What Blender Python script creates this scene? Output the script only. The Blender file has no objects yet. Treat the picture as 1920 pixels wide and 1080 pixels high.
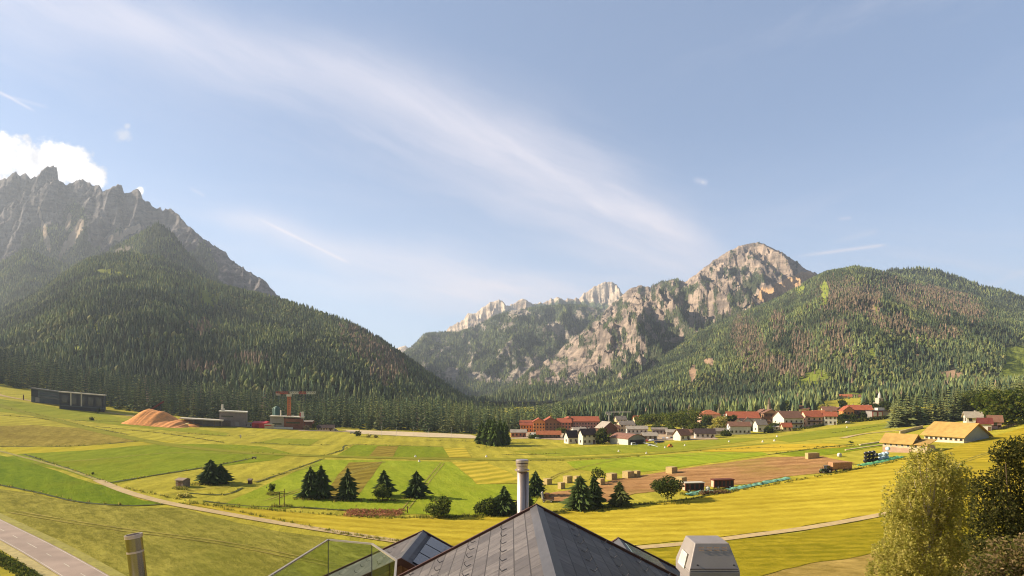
import bpy, bmesh, math, random
import numpy as np
from mathutils import Vector, Matrix
random.seed(7); RNG = np.random.default_rng(11)
sc = bpy.context.scene
COL = sc.collection
R = math.radians
# ------------------------------------------------------------------ view geometry (photo pixels 1920x1080)
FPX = 1100.0; CX = 960.0; HY = 735.0; CZ = 40.0

def ss(a, b, x):
    t = np.clip((x - a) / (b - a), 0, 1)
    return t * t * (3 - 2 * t)

_xs = np.arange(-9000, 9001, 4.0)
def _table(px, pz, sig=6):
    z = np.interp(_xs, px, pz)
    k = np.exp(-0.5 * (np.arange(-24, 25) / sig) ** 2); k /= k.sum()
    return np.convolve(np.pad(z, 24, mode='edge'), k, mode='valid')
_far = _table([-9000, -1600, -900, -700, -523, -360, -250, -157, -80, -26, 0, 100, 227, 331, 450, 560, 1600, 9000],
              [150, 150, 108, 77, 47, 23.5, 13.3, 8.6, 5, 2, 0.5, 2, 6.4, 14, 24, 34, 90, 90])
_near = _table([-9000, -1600, -900, -700, -523, -360, -250, -157, -80, -26, 0, 60, 105, 160, 200, 230, 262, 300, 400, 1600, 9000],
               [150, 150, 108, 77, 47, 23.5, 13.3, 8.6, 5, 2, 0.5, 3, 7, 13, 17, 20, 25, 31, 46, 100, 100])
def gz(x, y):
    x = np.asarray(x, float); y = np.asarray(y, float)
    w = ss(290, 480, y)
    n = np.interp(x, _xs, _near); f = np.interp(x, _xs, _far)
    return n * (1 - w) + f * w + 21.0 * (1 - ss(30, 104, y))

_ys = np.concatenate([np.arange(85, 700, 1.5), np.arange(700, 2500, 6.0)])
def at(X, Y):
    """ground point seen at photo pixel X, Y"""
    u = (X - CX) / FPX; s = (HY - Y) / FPX
    f = CZ + _ys * s - gz(u * _ys, _ys)
    neg = np.nonzero(f <= 0)[0]
    if len(neg) == 0: y = 1500.0
    elif neg[0] == 0: y = _ys[0]
    else:
        i = neg[0]; a, b = f[i - 1], f[i]
        y = _ys[i - 1] + (_ys[i] - _ys[i - 1]) * a / (a - b)
    x = u * y
    return Vector((x, y, float(gz(x, y))))
def mpp(y): return y / FPX

# ------------------------------------------------------------------ noise
def _h(ix, iy, seed):
    h = (ix.astype(np.int64) * 374761393 + iy.astype(np.int64) * 668265263 + seed * 974634777) & 0xffffffff
    h = ((h ^ (h >> 13)) * 1274126177) & 0xffffffff
    h = ((h ^ (h >> 16)) * 2246822519) & 0xffffffff
    return ((h ^ (h >> 15)) & 0xffffff) / float(0xffffff)
def vn(x, y, seed=0):
    ix = np.floor(x); iy = np.floor(y); fx = x - ix; fy = y - iy
    fx = fx * fx * fx * (fx * (fx * 6 - 15) + 10); fy = fy * fy * fy * (fy * (fy * 6 - 15) + 10)
    a = _h(ix, iy, seed); b = _h(ix + 1, iy, seed); c = _h(ix, iy + 1, seed); d = _h(ix + 1, iy + 1, seed)
    return (a * (1 - fx) + b * fx) * (1 - fy) + (c * (1 - fx) + d * fx) * fy
def fbm(x, y, o=4, seed=0, g=0.5):
    s = 0; a = 1; t = 0
    for i in range(o):
        s = s + a * vn(x + i * 17.3, y - i * 9.1, seed + i); t += a; a *= g
        x, y = x * 1.62 + y * 1.18, y * 1.62 - x * 1.18
    return s / t
def ridged(x, y, o=5, seed=0, g=0.55):
    s = 0; a = 1; t = 0
    for i in range(o):
        n = 1 - np.abs(2 * vn(x + i * 31.7, y + i * 11.9, seed + i) - 1)
        s = s + a * n * n; t += a; a *= g
        x, y = x * 1.62 + y * 1.18, y * 1.62 - x * 1.18
    return s / t

# ------------------------------------------------------------------ materials
def srgb(r, g, b):
    f = lambda c: ((c / 255 + 0.055) / 1.055) ** 2.4 if c > 10 else c / 255 / 12.92
    return (f(r), f(g), f(b))
def _nt(name):
    m = bpy.data.materials.new(name); m.use_nodes = True
    nt = m.node_tree; return m, nt, nt.nodes['Principled BSDF']
def nd(nt, typ, ins=None, **kw):
    n = nt.nodes.new(typ)
    for k, v in kw.items(): setattr(n, k, v)
    for k, v in (ins or {}).items():
        if hasattr(v, 'is_linked') or isinstance(v, bpy.types.NodeSocket): nt.links.new(v, n.inputs[k])
        else: n.inputs[k].default_value = v
    return n
def c4(c): return (c[0], c[1], c[2], 1)
def mixc(nt, f, a, b, mode='MIX'):
    n = nt.nodes.new('ShaderNodeMix'); n.data_type = 'RGBA'; n.blend_type = mode; n.clamp_factor = True
    for idx, v in ((0, f), (6, a), (7, b)):
        if isinstance(v, bpy.types.NodeSocket): nt.links.new(v, n.inputs[idx])
        else: n.inputs[idx].default_value = v if idx == 0 else c4(v)
    return n.outputs[2]
def math_(nt, op, a, b=0.0, c=0.0, clamp=False):
    n = nt.nodes.new('ShaderNodeMath'); n.operation = op; n.use_clamp = clamp
    for i, v in enumerate((a, b, c)):
        if isinstance(v, bpy.types.NodeSocket): nt.links.new(v, n.inputs[i])
        else: n.inputs[i].default_value = v
    return n.outputs[0]
def maprange(nt, v, a, b, c=0.0, d=1.0, smooth=True):
    n = nt.nodes.new('ShaderNodeMapRange'); n.interpolation_type = 'SMOOTHSTEP' if smooth else 'LINEAR'
    nt.links.new(v, n.inputs[0])
    for i, x in enumerate((a, b, c, d)): n.inputs[i + 1].default_value = x
    return n.outputs[0]
def noise(nt, vec, scale, detail=4, rough=0.55, dist=0.0):
    n = nd(nt, 'ShaderNodeTexNoise', {'Scale': scale, 'Detail': detail, 'Roughness': rough, 'Distortion': dist})
    if vec is not None: nt.links.new(vec, n.inputs['Vector'])
    return n.outputs['Fac']
def mapping(nt, vec, loc=(0, 0, 0), rot=(0, 0, 0), scale=(1, 1, 1)):
    """turn first, then stretch"""
    if any(rot):
        n = nd(nt, 'ShaderNodeMapping', {'Rotation': rot}); nt.links.new(vec, n.inputs[0]); vec = n.outputs[0]
    n = nd(nt, 'ShaderNodeMapping', {'Location': loc, 'Scale': scale}); nt.links.new(vec, n.inputs[0]); return n.outputs[0]
def objco(nt): return nt.nodes.new('ShaderNodeTexCoord').outputs['Object']
def worldco(nt): return nt.nodes.new('ShaderNodeNewGeometry').outputs['Position']

_mats = {}
def mat(name, col, rough=0.8, ns=2.0, na=0.25, metal=0.0, bump=0.0, spec=0.3):
    """plain weathered surface: base colour broken up by two scales of noise"""
    if name in _mats: return _mats[name]
    m, nt, p = _nt(name)
    co = objco(nt)
    a = noise(nt, co, ns, 6); b = noise(nt, co, ns * 0.17, 3)
    f = math_(nt, 'ADD', math_(nt, 'MULTIPLY', a, 0.6), math_(nt, 'MULTIPLY', b, 0.4))
    f = maprange(nt, f, 0.3, 0.7)
    lo = tuple(c * (1 - na) for c in col); hi = tuple(min(1, c * (1 + na)) for c in col)
    nt.links.new(mixc(nt, f, lo, hi), p.inputs['Base Color'])
    p.inputs['Roughness'].default_value = rough; p.inputs['Metallic'].default_value = metal
    p.inputs['Specular IOR Level'].default_value = spec
    if bump:
        bn = nd(nt, 'ShaderNodeBump', {'Strength': bump, 'Distance': 0.05, 'Height': a}); nt.links.new(bn.outputs[0], p.inputs['Normal'])
    _mats[name] = m; return m

def field_mat(name, c1, c2, ang=0.0, wl=6.0, stripe=0.5, patch=None, grain=0.35, dist=3.5):
    """mown meadow: swath stripes along a direction, clumpy grass grain, larger dry patches"""
    m, nt, p = _nt(name)
    co = worldco(nt)
    w = nd(nt, 'ShaderNodeTexWave', {'Scale': 1.0, 'Distortion': dist, 'Detail': 3.0, 'Detail Scale': 0.6, 'Detail Roughness': 0.7},
           wave_type='BANDS', bands_direction='X')
    mp = mapping(nt, co, rot=(0, 0, R(-ang)), scale=(0.314 / wl, 0.012, 0.0))
    nt.links.new(mp, w.inputs['Vector'])
    n1 = noise(nt, mapping(nt, co, rot=(0, 0, R(-ang)), scale=(0.5, 0.22, 0.5)), 1.0, 7, 0.8)
    n2 = noise(nt, mapping(nt, co, rot=(0, 0, R(-ang)), scale=(0.16, 0.022, 0)), 1.0, 5, 0.65)
    n3 = noise(nt, co, 0.02, 5, 0.6)
    f = math_(nt, 'ADD', math_(nt, 'MULTIPLY', w.outputs['Fac'], stripe), math_(nt, 'MULTIPLY', n2, 1 - stripe))
    f = math_(nt, 'ADD', f, math_(nt, 'MULTIPLY', math_(nt, 'SUBTRACT', n1, 0.5), grain * 5.5))
    n4 = noise(nt, mapping(nt, co, rot=(0, 0, R(-ang)), scale=(0.13, 0.05, 0.1)), 1.0, 5, 0.65)
    f = math_(nt, 'ADD', f, math_(nt, 'MULTIPLY', math_(nt, 'SUBTRACT', n4, 0.5), 1.3))
    f = maprange(nt, f, 0.05, 0.95, smooth=False)
    base = mixc(nt, f, c1, c2)
    pc = patch or tuple(0.62 * a + 0.38 * b for a, b in zip(c1, (0.24, 0.2, 0.04)))
    base = mixc(nt, maprange(nt, n3, 0.48, 0.75, 0, 0.75), base, pc)
    nt.links.new(base, p.inputs['Base Color'])
    p.inputs['Roughness'].default_value = 1.0; p.inputs['Specular IOR Level'].default_value = 0.05
    bn = nd(nt, 'ShaderNodeBump', {'Strength': 0.5, 'Distance': 0.5, 'Height': f}); nt.links.new(bn.outputs[0], p.inputs['Normal'])
    return m

def attr_mat(name, rough=0.9, trans=0.0):
    """foliage coloured by each plant's own tint"""
    m, nt, p = _nt(name)
    a = nd(nt, 'ShaderNodeAttribute', attribute_name='Col')
    nt.links.new(a.outputs['Color'], p.inputs['Base Color'])
    p.inputs['Roughness'].default_value = rough; p.inputs['Specular IOR Level'].default_value = 0.1
    if trans:
        t = nd(nt, 'ShaderNodeBsdfTranslucent'); nt.links.new(a.outputs['Color'], t.inputs[0])
        mx = nd(nt, 'ShaderNodeMixShader', {0: trans}); nt.links.new(p.outputs[0], mx.inputs[1]); nt.links.new(t.outputs[0], mx.inputs[2])
        nt.links.new(mx.outputs[0], nt.nodes['Material Output'].inputs[0])
    return m

# ------------------------------------------------------------------ object helpers
def tag(o, label=None, cat=None, group=None, kind=None):
    if label: o['label'] = label
    if cat: o['category'] = cat
    if group: o['group'] = group
    if kind: o['kind'] = kind
    return o
def empty(name, loc=(0, 0, 0), rz=0.0):
    o = bpy.data.objects.new(name, None); COL.objects.link(o)
    o.location = loc; o.rotation_euler = (0, 0, rz); o.empty_display_size = 0.5
    return o
def link(name, me, mats, parent=None):
    o = bpy.data.objects.new(name, me); COL.objects.link(o)
    for m in (mats if isinstance(mats, (list, tuple)) else [mats]):
        if m is not None and not (len(me.materials) and m.name in me.materials): me.materials.append(m)
    if parent: o.parent = parent
    return o
def np_mesh(name, V, F, col=None, smooth=False, attrs=None):
    V = np.ascontiguousarray(V, np.float32); F = np.ascontiguousarray(F, np.int32)
    me = bpy.data.meshes.new(name); k = F.shape[1]
    me.vertices.add(len(V)); me.vertices.foreach_set('co', V.ravel())
    me.loops.add(F.size); me.loops.foreach_set('vertex_index', F.ravel())
    me.polygons.add(len(F)); me.polygons.foreach_set('loop_start', np.arange(0, F.size, k, dtype=np.int32))
    me.polygons.foreach_set('loop_total', np.full(len(F), k, np.int32))
    me.polygons.foreach_set('use_smooth', np.full(len(F), smooth))
    me.update(calc_edges=True)
    if col is not None:
        a = me.color_attributes.new('Col', 'FLOAT_COLOR', 'POINT')
        c = np.ones((len(V), 4), np.float32); c[:, :3] = col; a.data.foreach_set('color', c.ravel())
    for nme, val in (attrs or {}).items():
        a = me.attributes.new(nme, 'FLOAT', 'POINT'); a.data.foreach_set('value', np.ascontiguousarray(val, np.float32).ravel())
    return me

class MB:
    """collects simple shapes into one mesh"""
    def __init__(s): s.v = []; s.f = []; s.mi = []
    def poly(s, pts, mi=0):
        b = len(s.v); s.v += [tuple(p) for p in pts]; s.f.append(tuple(range(b, b + len(pts)))); s.mi.append(mi)
    def raw(s, pts, faces, mi=0, M=None):
        b = len(s.v)
        s.v += [tuple(M @ Vector(p)) if M else tuple(p) for p in pts]
        for f in faces: s.f.append(tuple(b + i for i in f)); s.mi.append(mi)
        return s
    def box(s, a, b, mi=0, M=None):
        x0, y0, z0 = a; x1, y1, z1 = b
        p = [(x0, y0, z0), (x1, y0, z0), (x1, y1, z0), (x0, y1, z0), (x0, y0, z1), (x1, y0, z1), (x1, y1, z1), (x0, y1, z1)]
        return s.raw(p, [(0, 3, 2, 1), (4, 5, 6, 7), (0, 1, 5, 4), (1, 2, 6, 5), (2, 3, 7, 6), (3, 0, 4, 7)], mi, M)
    def bar(s, a, b, w, h=None, mi=0):
        """rectangular bar from a to b"""
        a = Vector(a); b = Vector(b); d = b - a; L = d.length
        if L < 1e-6: return s
        q = d.to_track_quat('X', 'Z').to_matrix().to_4x4(); h = h or w
        return s.box((0, -w / 2, -h / 2), (L, w / 2, h / 2), mi, Matrix.Translation(a) @ q)
    def tube(s, pts, rad, n=8, mi=0, cap=True):
        pts = [Vector(p) for p in pts]; rings = []
        rad = rad if isinstance(rad, (list, tuple)) else [rad] * len(pts)
        b = len(s.v)
        for i, p in enumerate(pts):
            d = (pts[min(i + 1, len(pts) - 1)] - pts[max(i - 1, 0)])
            q = d.to_track_quat('Z', 'Y').to_matrix() if d.length > 1e-9 else Matrix.Identity(3)
            for k in range(n):
                a = 2 * math.pi * k / n
                s.v.append(tuple(p + q @ Vector((math.cos(a) * rad[i], math.sin(a) * rad[i], 0))))
        for i in range(len(pts) - 1):
            for k in range(n):
                s.f.append((b + i * n + k, b + i * n + (k + 1) % n, b + (i + 1) * n + (k + 1) % n, b + (i + 1) * n + k)); s.mi.append(mi)
        if cap:
            s.f.append(tuple(b + k for k in range(n))[::-1]); s.mi.append(mi)
            e = b + (len(pts) - 1) * n; s.f.append(tuple(e + k for k in range(n))); s.mi.append(mi)
        return s
    def lathe(s, prof, n=16, mi=0, c=(0, 0, 0)):
        """profile of (r, z) turned round the z axis"""
        b = len(s.v)
        for r, z in prof:
            for k in range(n):
                a = 2 * math.pi * k / n; s.v.append((c[0] + r * math.cos(a), c[1] + r * math.sin(a), c[2] + z))
        for i in range(len(prof) - 1):
            for k in range(n):
                s.f.append((b + i * n + k, b + i * n + (k + 1) % n, b + (i + 1) * n + (k + 1) % n, b + (i + 1) * n + k)); s.mi.append(mi)
        return s
    def mesh(s, name, smooth=False):
        me = bpy.data.meshes.new(name); me.from_pydata(s.v, [], s.f); me.update()
        me.polygons.foreach_set('material_index', np.array(s.mi, np.int32))
        if smooth: me.polygons.foreach_set('use_smooth', np.full(len(me.polygons), True))
        return me
    def build(s, name, mats, parent=None, smooth=False): return link(name, s.mesh(name, smooth), mats, parent)
SKY_TINT = (0.94, 1.0, 1.05); HORIZON_C = (7.0, 7.9, 9.2); VEIL_C = (5.2, 6.6, 9.4); CIRRUS_C = (6.9, 6.6, 7.2)
CUM_LO = (6.0, 6.0, 6.4); CUM_HI = (10.0, 9.7, 9.4); SKY_S = 0.068
EXPOSURE = 1.0
HAZE_D = 7.5e-5
# ================================================================== SUN, SKY, CAMERA
SUN_EL = 28.0
SUN_DIR = Vector((-math.cos(R(SUN_EL)) * math.cos(R(4)), math.cos(R(SUN_EL)) * math.sin(R(4)), math.sin(R(SUN_EL))))
ld = bpy.data.lights.new('sun', 'SUN'); ld.energy = 5.0; ld.angle = R(0.5); ld.color = (1.0, 0.88, 0.69)
lo = bpy.data.objects.new('sun', ld); COL.objects.link(lo)
lo.rotation_euler = (-SUN_DIR).to_track_quat('-Z', 'Y').to_euler(); lo.location = (-300, 0, 300)

cd = bpy.data.cameras.new('camera'); cam = bpy.data.objects.new('camera', cd); COL.objects.link(cam)
cam.location = (0, 0, CZ); cam.rotation_euler = (R(90), 0, 0)
cd.sensor_width = 36; cd.lens = 36 * FPX / 1920; cd.shift_y = (HY - 540) / 1920
cd.clip_start = 0.5; cd.clip_end = 30000; sc.camera = cam

w = bpy.data.worlds.new('World'); sc.world = w; w.use_nodes = True
nt = w.node_tree; bg = nt.nodes['Background']
sky = nd(nt, 'ShaderNodeTexSky', sky_type='NISHITA', sun_disc=False, sun_elevation=R(SUN_EL),
         sun_rotation=math.atan2(SUN_DIR.x, SUN_DIR.y), altitude=1200, air_density=1.0, dust_density=0.7, ozone_density=1.6)
gen = nt.nodes.new('ShaderNodeTexCoord').outputs['Generated']
sep = nd(nt, 'ShaderNodeSeparateXYZ', {0: gen})
dy = math_(nt, 'MAXIMUM', sep.outputs[1], 0.02)
# sky directions as tangents about the valley axis, in the photo's pixel units
PX_ = math_(nt, 'MULTIPLY_ADD', math_(nt, 'DIVIDE', sep.outputs[0], dy), FPX / 1920, CX / 1920)      # X/1920
PY_ = math_(nt, 'MULTIPLY_ADD', math_(nt, 'DIVIDE', sep.outputs[2], dy), -FPX / 1920, HY / 1920)     # Y/1920
front = maprange(nt, sep.outputs[1], 0.05, 0.3)
pv = nd(nt, 'ShaderNodeCombineXYZ', {0: PX_, 1: PY_, 2: 0.0}).outputs[0]
warpn = nd(nt, 'ShaderNodeTexNoise', {'Vector': pv, 'Scale': 7.0, 'Detail': 5.0, 'Roughness': 0.6})
wv = nd(nt, 'ShaderNodeVectorMath', {0: warpn.outputs['Color'], 1: (0.5, 0.5, 0.5)}, operation='SUBTRACT').outputs[0]
wv = nd(nt, 'ShaderNodeVectorMath', {0: wv, 3: 0.035}, operation='SCALE').outputs[0]
pw = nd(nt, 'ShaderNodeVectorMath', {0: pv, 1: wv}, operation='ADD').outputs[0]
sp = nd(nt, 'ShaderNodeSeparateXYZ', {0: pw})
def fcurve(v, pts):
    n = nt.nodes.new('ShaderNodeFloatCurve'); nt.links.new(v, n.inputs[1]); c = n.mapping.curves[0]
    while len(c.points) > 2: c.points.remove(c.points[1])
    c.points[0].location = pts[0]; c.points[1].location = pts[-1]
    for p in pts[1:-1]: c.points.new(*p)
    for p in c.points: p.handle_type = 'AUTO_CLAMPED'
    n.mapping.update(); return n.outputs[0]
def band(center, width, amp):
    c = fcurve(sp.outputs[0], [(x / 1920, y / 1920) for x, y in center])
    wd = fcurve(sp.outputs[0], [(x / 1920, y / 1920) for x, y in width])
    am = fcurve(sp.outputs[0], [(x / 1920, y) for x, y in amp])
    d = math_(nt, 'DIVIDE', math_(nt, 'SUBTRACT', sp.outputs[1], c), wd)
    g = math_(nt, 'EXPONENT', math_(nt, 'MULTIPLY', math_(nt, 'MULTIPLY', d, d), -1.0))
    return math_(nt, 'MULTIPLY', g, am)
def streak(rot, sx, sy, seed, lo, hi, det=7):
    v = mapping(nt, pw, loc=(seed, seed * 0.7, 0), rot=(0, 0, R(rot)), scale=(sx, sy, 1))
    return maprange(nt, noise(nt, v, 1.0, det, 0.6, 0.4), lo, hi)
b1 = band([(0, 10), (250, 45), (500, 105), (750, 180), (950, 270), (1120, 375), (1260, 460), (1400, 520), (1920, 640)],
          [(0, 75), (500, 70), (900, 75), (1100, 85), (1250, 60), (1400, 40), (1920, 30)],
          [(0, 0.62), (300, 0.62), (800, 0.55), (1050, 0.66), (1200, 0.72), (1330, 0.45), (1480, 0.12), (1920, 0.05)])
b1 = math_(nt, 'MULTIPLY', b1, math_(nt, 'MULTIPLY_ADD', streak(-30, 3.0, 20, 1.3, 0.25, 0.75), 0.6, 0.42))
b2 = band([(0, 330), (350, 395), (500, 430), (650, 478), (850, 515), (1000, 548), (1200, 590), (1920, 700)],
          [(0, 10), (350, 16), (600, 32), (850, 42), (1000, 36), (1200, 30), (1920, 30)],
          [(0, 0.0), (330, 0.1), (480, 0.6), (700, 0.7), (900, 0.95), (1000, 0.9), (1150, 0.4), (1920, 0.0)])
b2 = math_(nt, 'MULTIPLY', b2, math_(nt, 'MULTIPLY_ADD', streak(-17, 4, 34, 4.1, 0.25, 0.7), 0.6, 0.4))
low = maprange(nt, PY_, 230 / 1920, 640 / 1920)
b3 = math_(nt, 'MULTIPLY', math_(nt, 'MULTIPLY', low, streak(-7, 3.0, 26, 7.7, 0.42, 0.8)), 0.42)
hi_ = math_(nt, 'MULTIPLY', maprange(nt, PX_, 0.5, 1.0), streak(24, 3.0, 12, 2.2, 0.48, 0.85)); hi_ = math_(nt, 'MULTIPLY', hi_, 0.28)
def seg(ax, ay, bx, by, wd, amp, fade=True):
    L = math.hypot(bx - ax, by - ay); dx, dyv = (bx - ax) / L, (by - ay) / L
    rx = math_(nt, 'SUBTRACT', PX_, ax / 1920); ry = math_(nt, 'SUBTRACT', PY_, ay / 1920)
    t = math_(nt, 'ADD', math_(nt, 'MULTIPLY', rx, dx), math_(nt, 'MULTIPLY', ry, dyv))
    n = math_(nt, 'ADD', math_(nt, 'MULTIPLY', rx, -dyv), math_(nt, 'MULTIPLY', ry, dx))
    n = math_(nt, 'DIVIDE', n, wd / 1920)
    g = math_(nt, 'EXPONENT', math_(nt, 'MULTIPLY', math_(nt, 'MULTIPLY', n, n), -1.0))
    e = math_(nt, 'MULTIPLY', maprange(nt, t, -0.15 * L / 1920, 0.35 * L / 1920), maprange(nt, t, 0.85 * L / 1920, 1.02 * L / 1920, 1, 0))
    return math_(nt, 'MULTIPLY', math_(nt, 'MULTIPLY', g, e), amp)
segs = [seg(475, 405, 662, 497, 2.6, 0.45), seg(-60, 140, 68, 210, 2.4, 0.45), seg(1500, 480, 1668, 458, 3.2, 0.55), seg(1780, 570, 1960, 490, 6, 0.16),
        seg(-40, 165, 95, 203, 3, 0.2), seg(1560, 455, 1650, 432, 5, 0.16), seg(355, 352, 385, 368, 3, 0.25), seg(1300, 336, 1328, 344, 5, 0.3), seg(1570, 411, 1598, 408, 3, 0.3)]
b4 = band([(0, 120), (500, 190), (900, 300), (1150, 400), (1350, 500), (1920, 620)], [(0, 60), (600, 95), (1000, 120), (1200, 110), (1400, 60), (1920, 40)], [(0, 0.12), (500, 0.2), (900, 0.3), (1150, 0.4), (1300, 0.25), (1450, 0.05), (1920, 0.03)])
b4 = math_(nt, 'MULTIPLY', b4, math_(nt, 'MULTIPLY_ADD', streak(-22, 5.0, 40, 9.3, 0.3, 0.72), 0.9, 0.15))
tot = math_(nt, 'ADD', math_(nt, 'ADD', b1, b2), b4)
tot = math_(nt, 'ADD', tot, b3); tot = math_(nt, 'ADD', tot, hi_)
for s_ in segs: tot = math_(nt, 'ADD', tot, s_)
tot = math_(nt, 'MINIMUM', math_(nt, 'MULTIPLY', tot, front), 0.92)
hzn = maprange(nt, sep.outputs[2], -0.05, 0.42, 1.0, 0.0)          # whitening of the air towards the horizon
skyc = mixc(nt, 1.0, sky.outputs[0], (SKY_TINT), 'MULTIPLY')
skyc = mixc(nt, math_(nt, 'MULTIPLY', hzn, 0.5), skyc, HORIZON_C)
skyc = mixc(nt, 0.24, skyc, VEIL_C)
# sky out of view, overhead and behind, darkened to weaken the fill light
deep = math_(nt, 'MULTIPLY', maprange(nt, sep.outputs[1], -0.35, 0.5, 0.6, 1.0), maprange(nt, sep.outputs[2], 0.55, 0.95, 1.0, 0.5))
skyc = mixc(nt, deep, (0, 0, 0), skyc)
skyc = mixc(nt, tot, skyc, CIRRUS_C)
# cumulus behind the left peaks
cn1 = nd(nt, 'ShaderNodeTexNoise', {'Vector': pv, 'Scale': 42.0, 'Detail': 8.0, 'Roughness': 0.62})
def puff(cs, namp, edge):
    best = None
    for x, y, r in cs:
        dv = nd(nt, 'ShaderNodeVectorMath', {0: pv, 1: (x / 1920, y / 1920, 0)}, operation='DISTANCE').outputs['Value']
        k = math_(nt, 'MULTIPLY_ADD', dv, -1920 / r, 1.0)
        best = k if best is None else math_(nt, 'SMOOTH_MAX', best, k, 0.25)
    v = math_(nt, 'MULTIPLY_ADD', math_(nt, 'SUBTRACT', cn1.outputs['Fac'], 0.5), namp, best)
    return v, maprange(nt, v, 0.0, edge)
cv, cm = puff([(-60, 300, 75), (0, 290, 45), (5, 258, 18), (55, 305, 50), (85, 290, 34), (120, 303, 42), (150, 315, 40), (185, 328, 24), (262, 358, 10), (-20, 345, 50), (60, 350, 50)], 2.1, 0.42)
cv2, cm2 = puff([(231, 255, 15), (238, 236, 7), (1318, 342, 4)], 3.4, 1.1)
cm2 = math_(nt, 'MULTIPLY', cm2, 0.6)
cm = math_(nt, 'MULTIPLY', math_(nt, 'MAXIMUM', cm, cm2), front)
cn2 = nd(nt, 'ShaderNodeTexNoise', {'Vector': pv, 'Scale': 24.0, 'Detail': 6.0, 'Roughness': 0.6})
cshade = maprange(nt, math_(nt, 'ADD', cn2.outputs['Fac'], math_(nt, 'MULTIPLY', cv, 0.25)), 0.4, 0.75)
cc = mixc(nt, cshade, CUM_LO, CUM_HI)
skyc = mixc(nt, cm, skyc, cc)
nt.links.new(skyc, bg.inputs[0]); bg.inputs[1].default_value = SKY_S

# ================================================================== VALLEY FLOOR
gx = np.concatenate([-np.geomspace(620, 6400, 26)[::-1], np.arange(-600, 601, 10.0), np.geomspace(620, 6400, 26)])
gy = np.concatenate([[-250, -120, -60, -30], np.arange(0, 900, 10.0), np.geomspace(900, 8300, 34)])
XX, YY = np.meshgrid(gx, gy, indexing='ij')
GV = np.stack([XX, YY, gz(XX, YY)], -1).reshape(-1, 3)
nx, ny = XX.shape
def grid_faces(nx, ny):
    i, j = np.meshgrid(np.arange(nx - 1), np.arange(ny - 1), indexing='ij'); a = (i * ny + j).ravel()
    return np.stack([a, a + ny, a + ny + 1, a + 1], 1)
G_YEL = srgb(144, 136, 42); G_YEL2 = srgb(192, 176, 62)
m_ground = field_mat('meadow_dry', G_YEL, G_YEL2, 8, 9, 0.25, srgb(150, 136, 44))
tag(link('ground', np_mesh('ground', GV, grid_faces(nx, ny), smooth=True), m_ground), kind='structure')

def drape(name, pts, m, lift, cell=9.0, px=True):
    """sheet laid over the ground inside an outline given in photo pixels"""
    P = []
    if px:
        n = len(pts)
        for i in range(n):
            a, b = pts[i], pts[(i + 1) % n]; k = max(1, int(math.hypot(a[0] - b[0], a[1] - b[1]) / 14))
            for j in range(k): P.append(at(a[0] + (b[0] - a[0]) * j / k, a[1] + (b[1] - a[1]) * j / k))
    else: P = pts
    P = [(p[0] + 2.2 * (fbm(np.array(p[0] / 9.0), np.array(p[1] / 9.0), 3, 5) - 0.5), p[1] + 2.6 * (fbm(np.array(p[0] / 9.0), np.array(p[1] / 9.0), 3, 6) - 0.5)) for p in P]
    bm = bmesh.new(); vs = [bm.verts.new((p[0], p[1], 0)) for p in P]
    f = bm.faces.new(vs)
    xs = [p[0] for p in P]; ys_ = [p[1] for p in P]
    for axis, lo_, hi2 in ((0, min(xs), max(xs)), (1, min(ys_), max(ys_))):
        c = math.floor(lo_ / cell) * cell + cell
        while c < hi2:
            co = (c, 0, 0) if axis == 0 else (0, c, 0); no = (1, 0, 0) if axis == 0 else (0, 1, 0)
            bmesh.ops.bisect_plane(bm, geom=bm.verts[:] + bm.edges[:] + bm.faces[:], dist=1e-5, plane_co=co, plane_no=no)
            c += cell
    bmesh.ops.triangulate(bm, faces=bm.faces[:])
    bmesh.ops.recalc_face_normals(bm, faces=bm.faces[:])
    for v in bm.verts: v.co.z = float(gz(v.co.x, v.co.y)) + lift
    bm.normal_update()
    if sum(f.normal.z for f in bm.faces) < 0: bmesh.ops.reverse_faces(bm, faces=bm.faces[:])
    me = bpy.data.meshes.new(name); bm.to_mesh(me); bm.free()
    me.polygons.foreach_set('use_smooth', np.full(len(me.polygons), True))
    return tag(link(name, me, m), kind='structure')

def ribbon(name, pts, width, m, lift, px=True, step=6.0, kind='structure', jitter=0.0):
    P = [at(*p) if px else Vector((p[0], p[1], 0)) for p in pts]
    Q = []
    # Catmull-Rom through the points
    for i in range(len(P) - 1):
        p0, p1, p2, p3 = P[max(i - 1, 0)], P[i], P[i + 1], P[min(i + 2, len(P) - 1)]
        k = max(1, int((p2 - p1).length / step))
        for j in range(k):
            t = j / k
            Q.append(0.5 * ((2 * p1) + (p2 - p0) * t + (2 * p0 - 5 * p1 + 4 * p2 - p3) * t * t + (3 * p1 - p0 - 3 * p2 + p3) * t ** 3))
    Q.append(P[-1])
    V = []; F = []
    for i, q in enumerate(Q):
        d = (Q[min(i + 1, len(Q) - 1)] - Q[max(i - 1, 0)]); d.z = 0; d.normalize(); n = Vector((-d.y, d.x, 0))
        ww = width * (1 + jitter * (random.random() - 0.5))
        for s in (-0.5, -0.17, 0.17, 0.5):
            p = q + n * (s * ww); V.append((p.x, p.y, float(gz(p.x, p.y)) + lift))
    for i in range(len(Q) - 1):
        for k in range(3): F.append((4 * i + k, 4 * i + 4 + k, 4 * i + 5 + k, 4 * i + k + 1))
    me = np_mesh(name, np.array(V), np.array(F)[:, ::-1], smooth=True)
    o = link(name, me, m)
    if kind: tag(o, kind=kind)
    return o, Q

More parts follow.
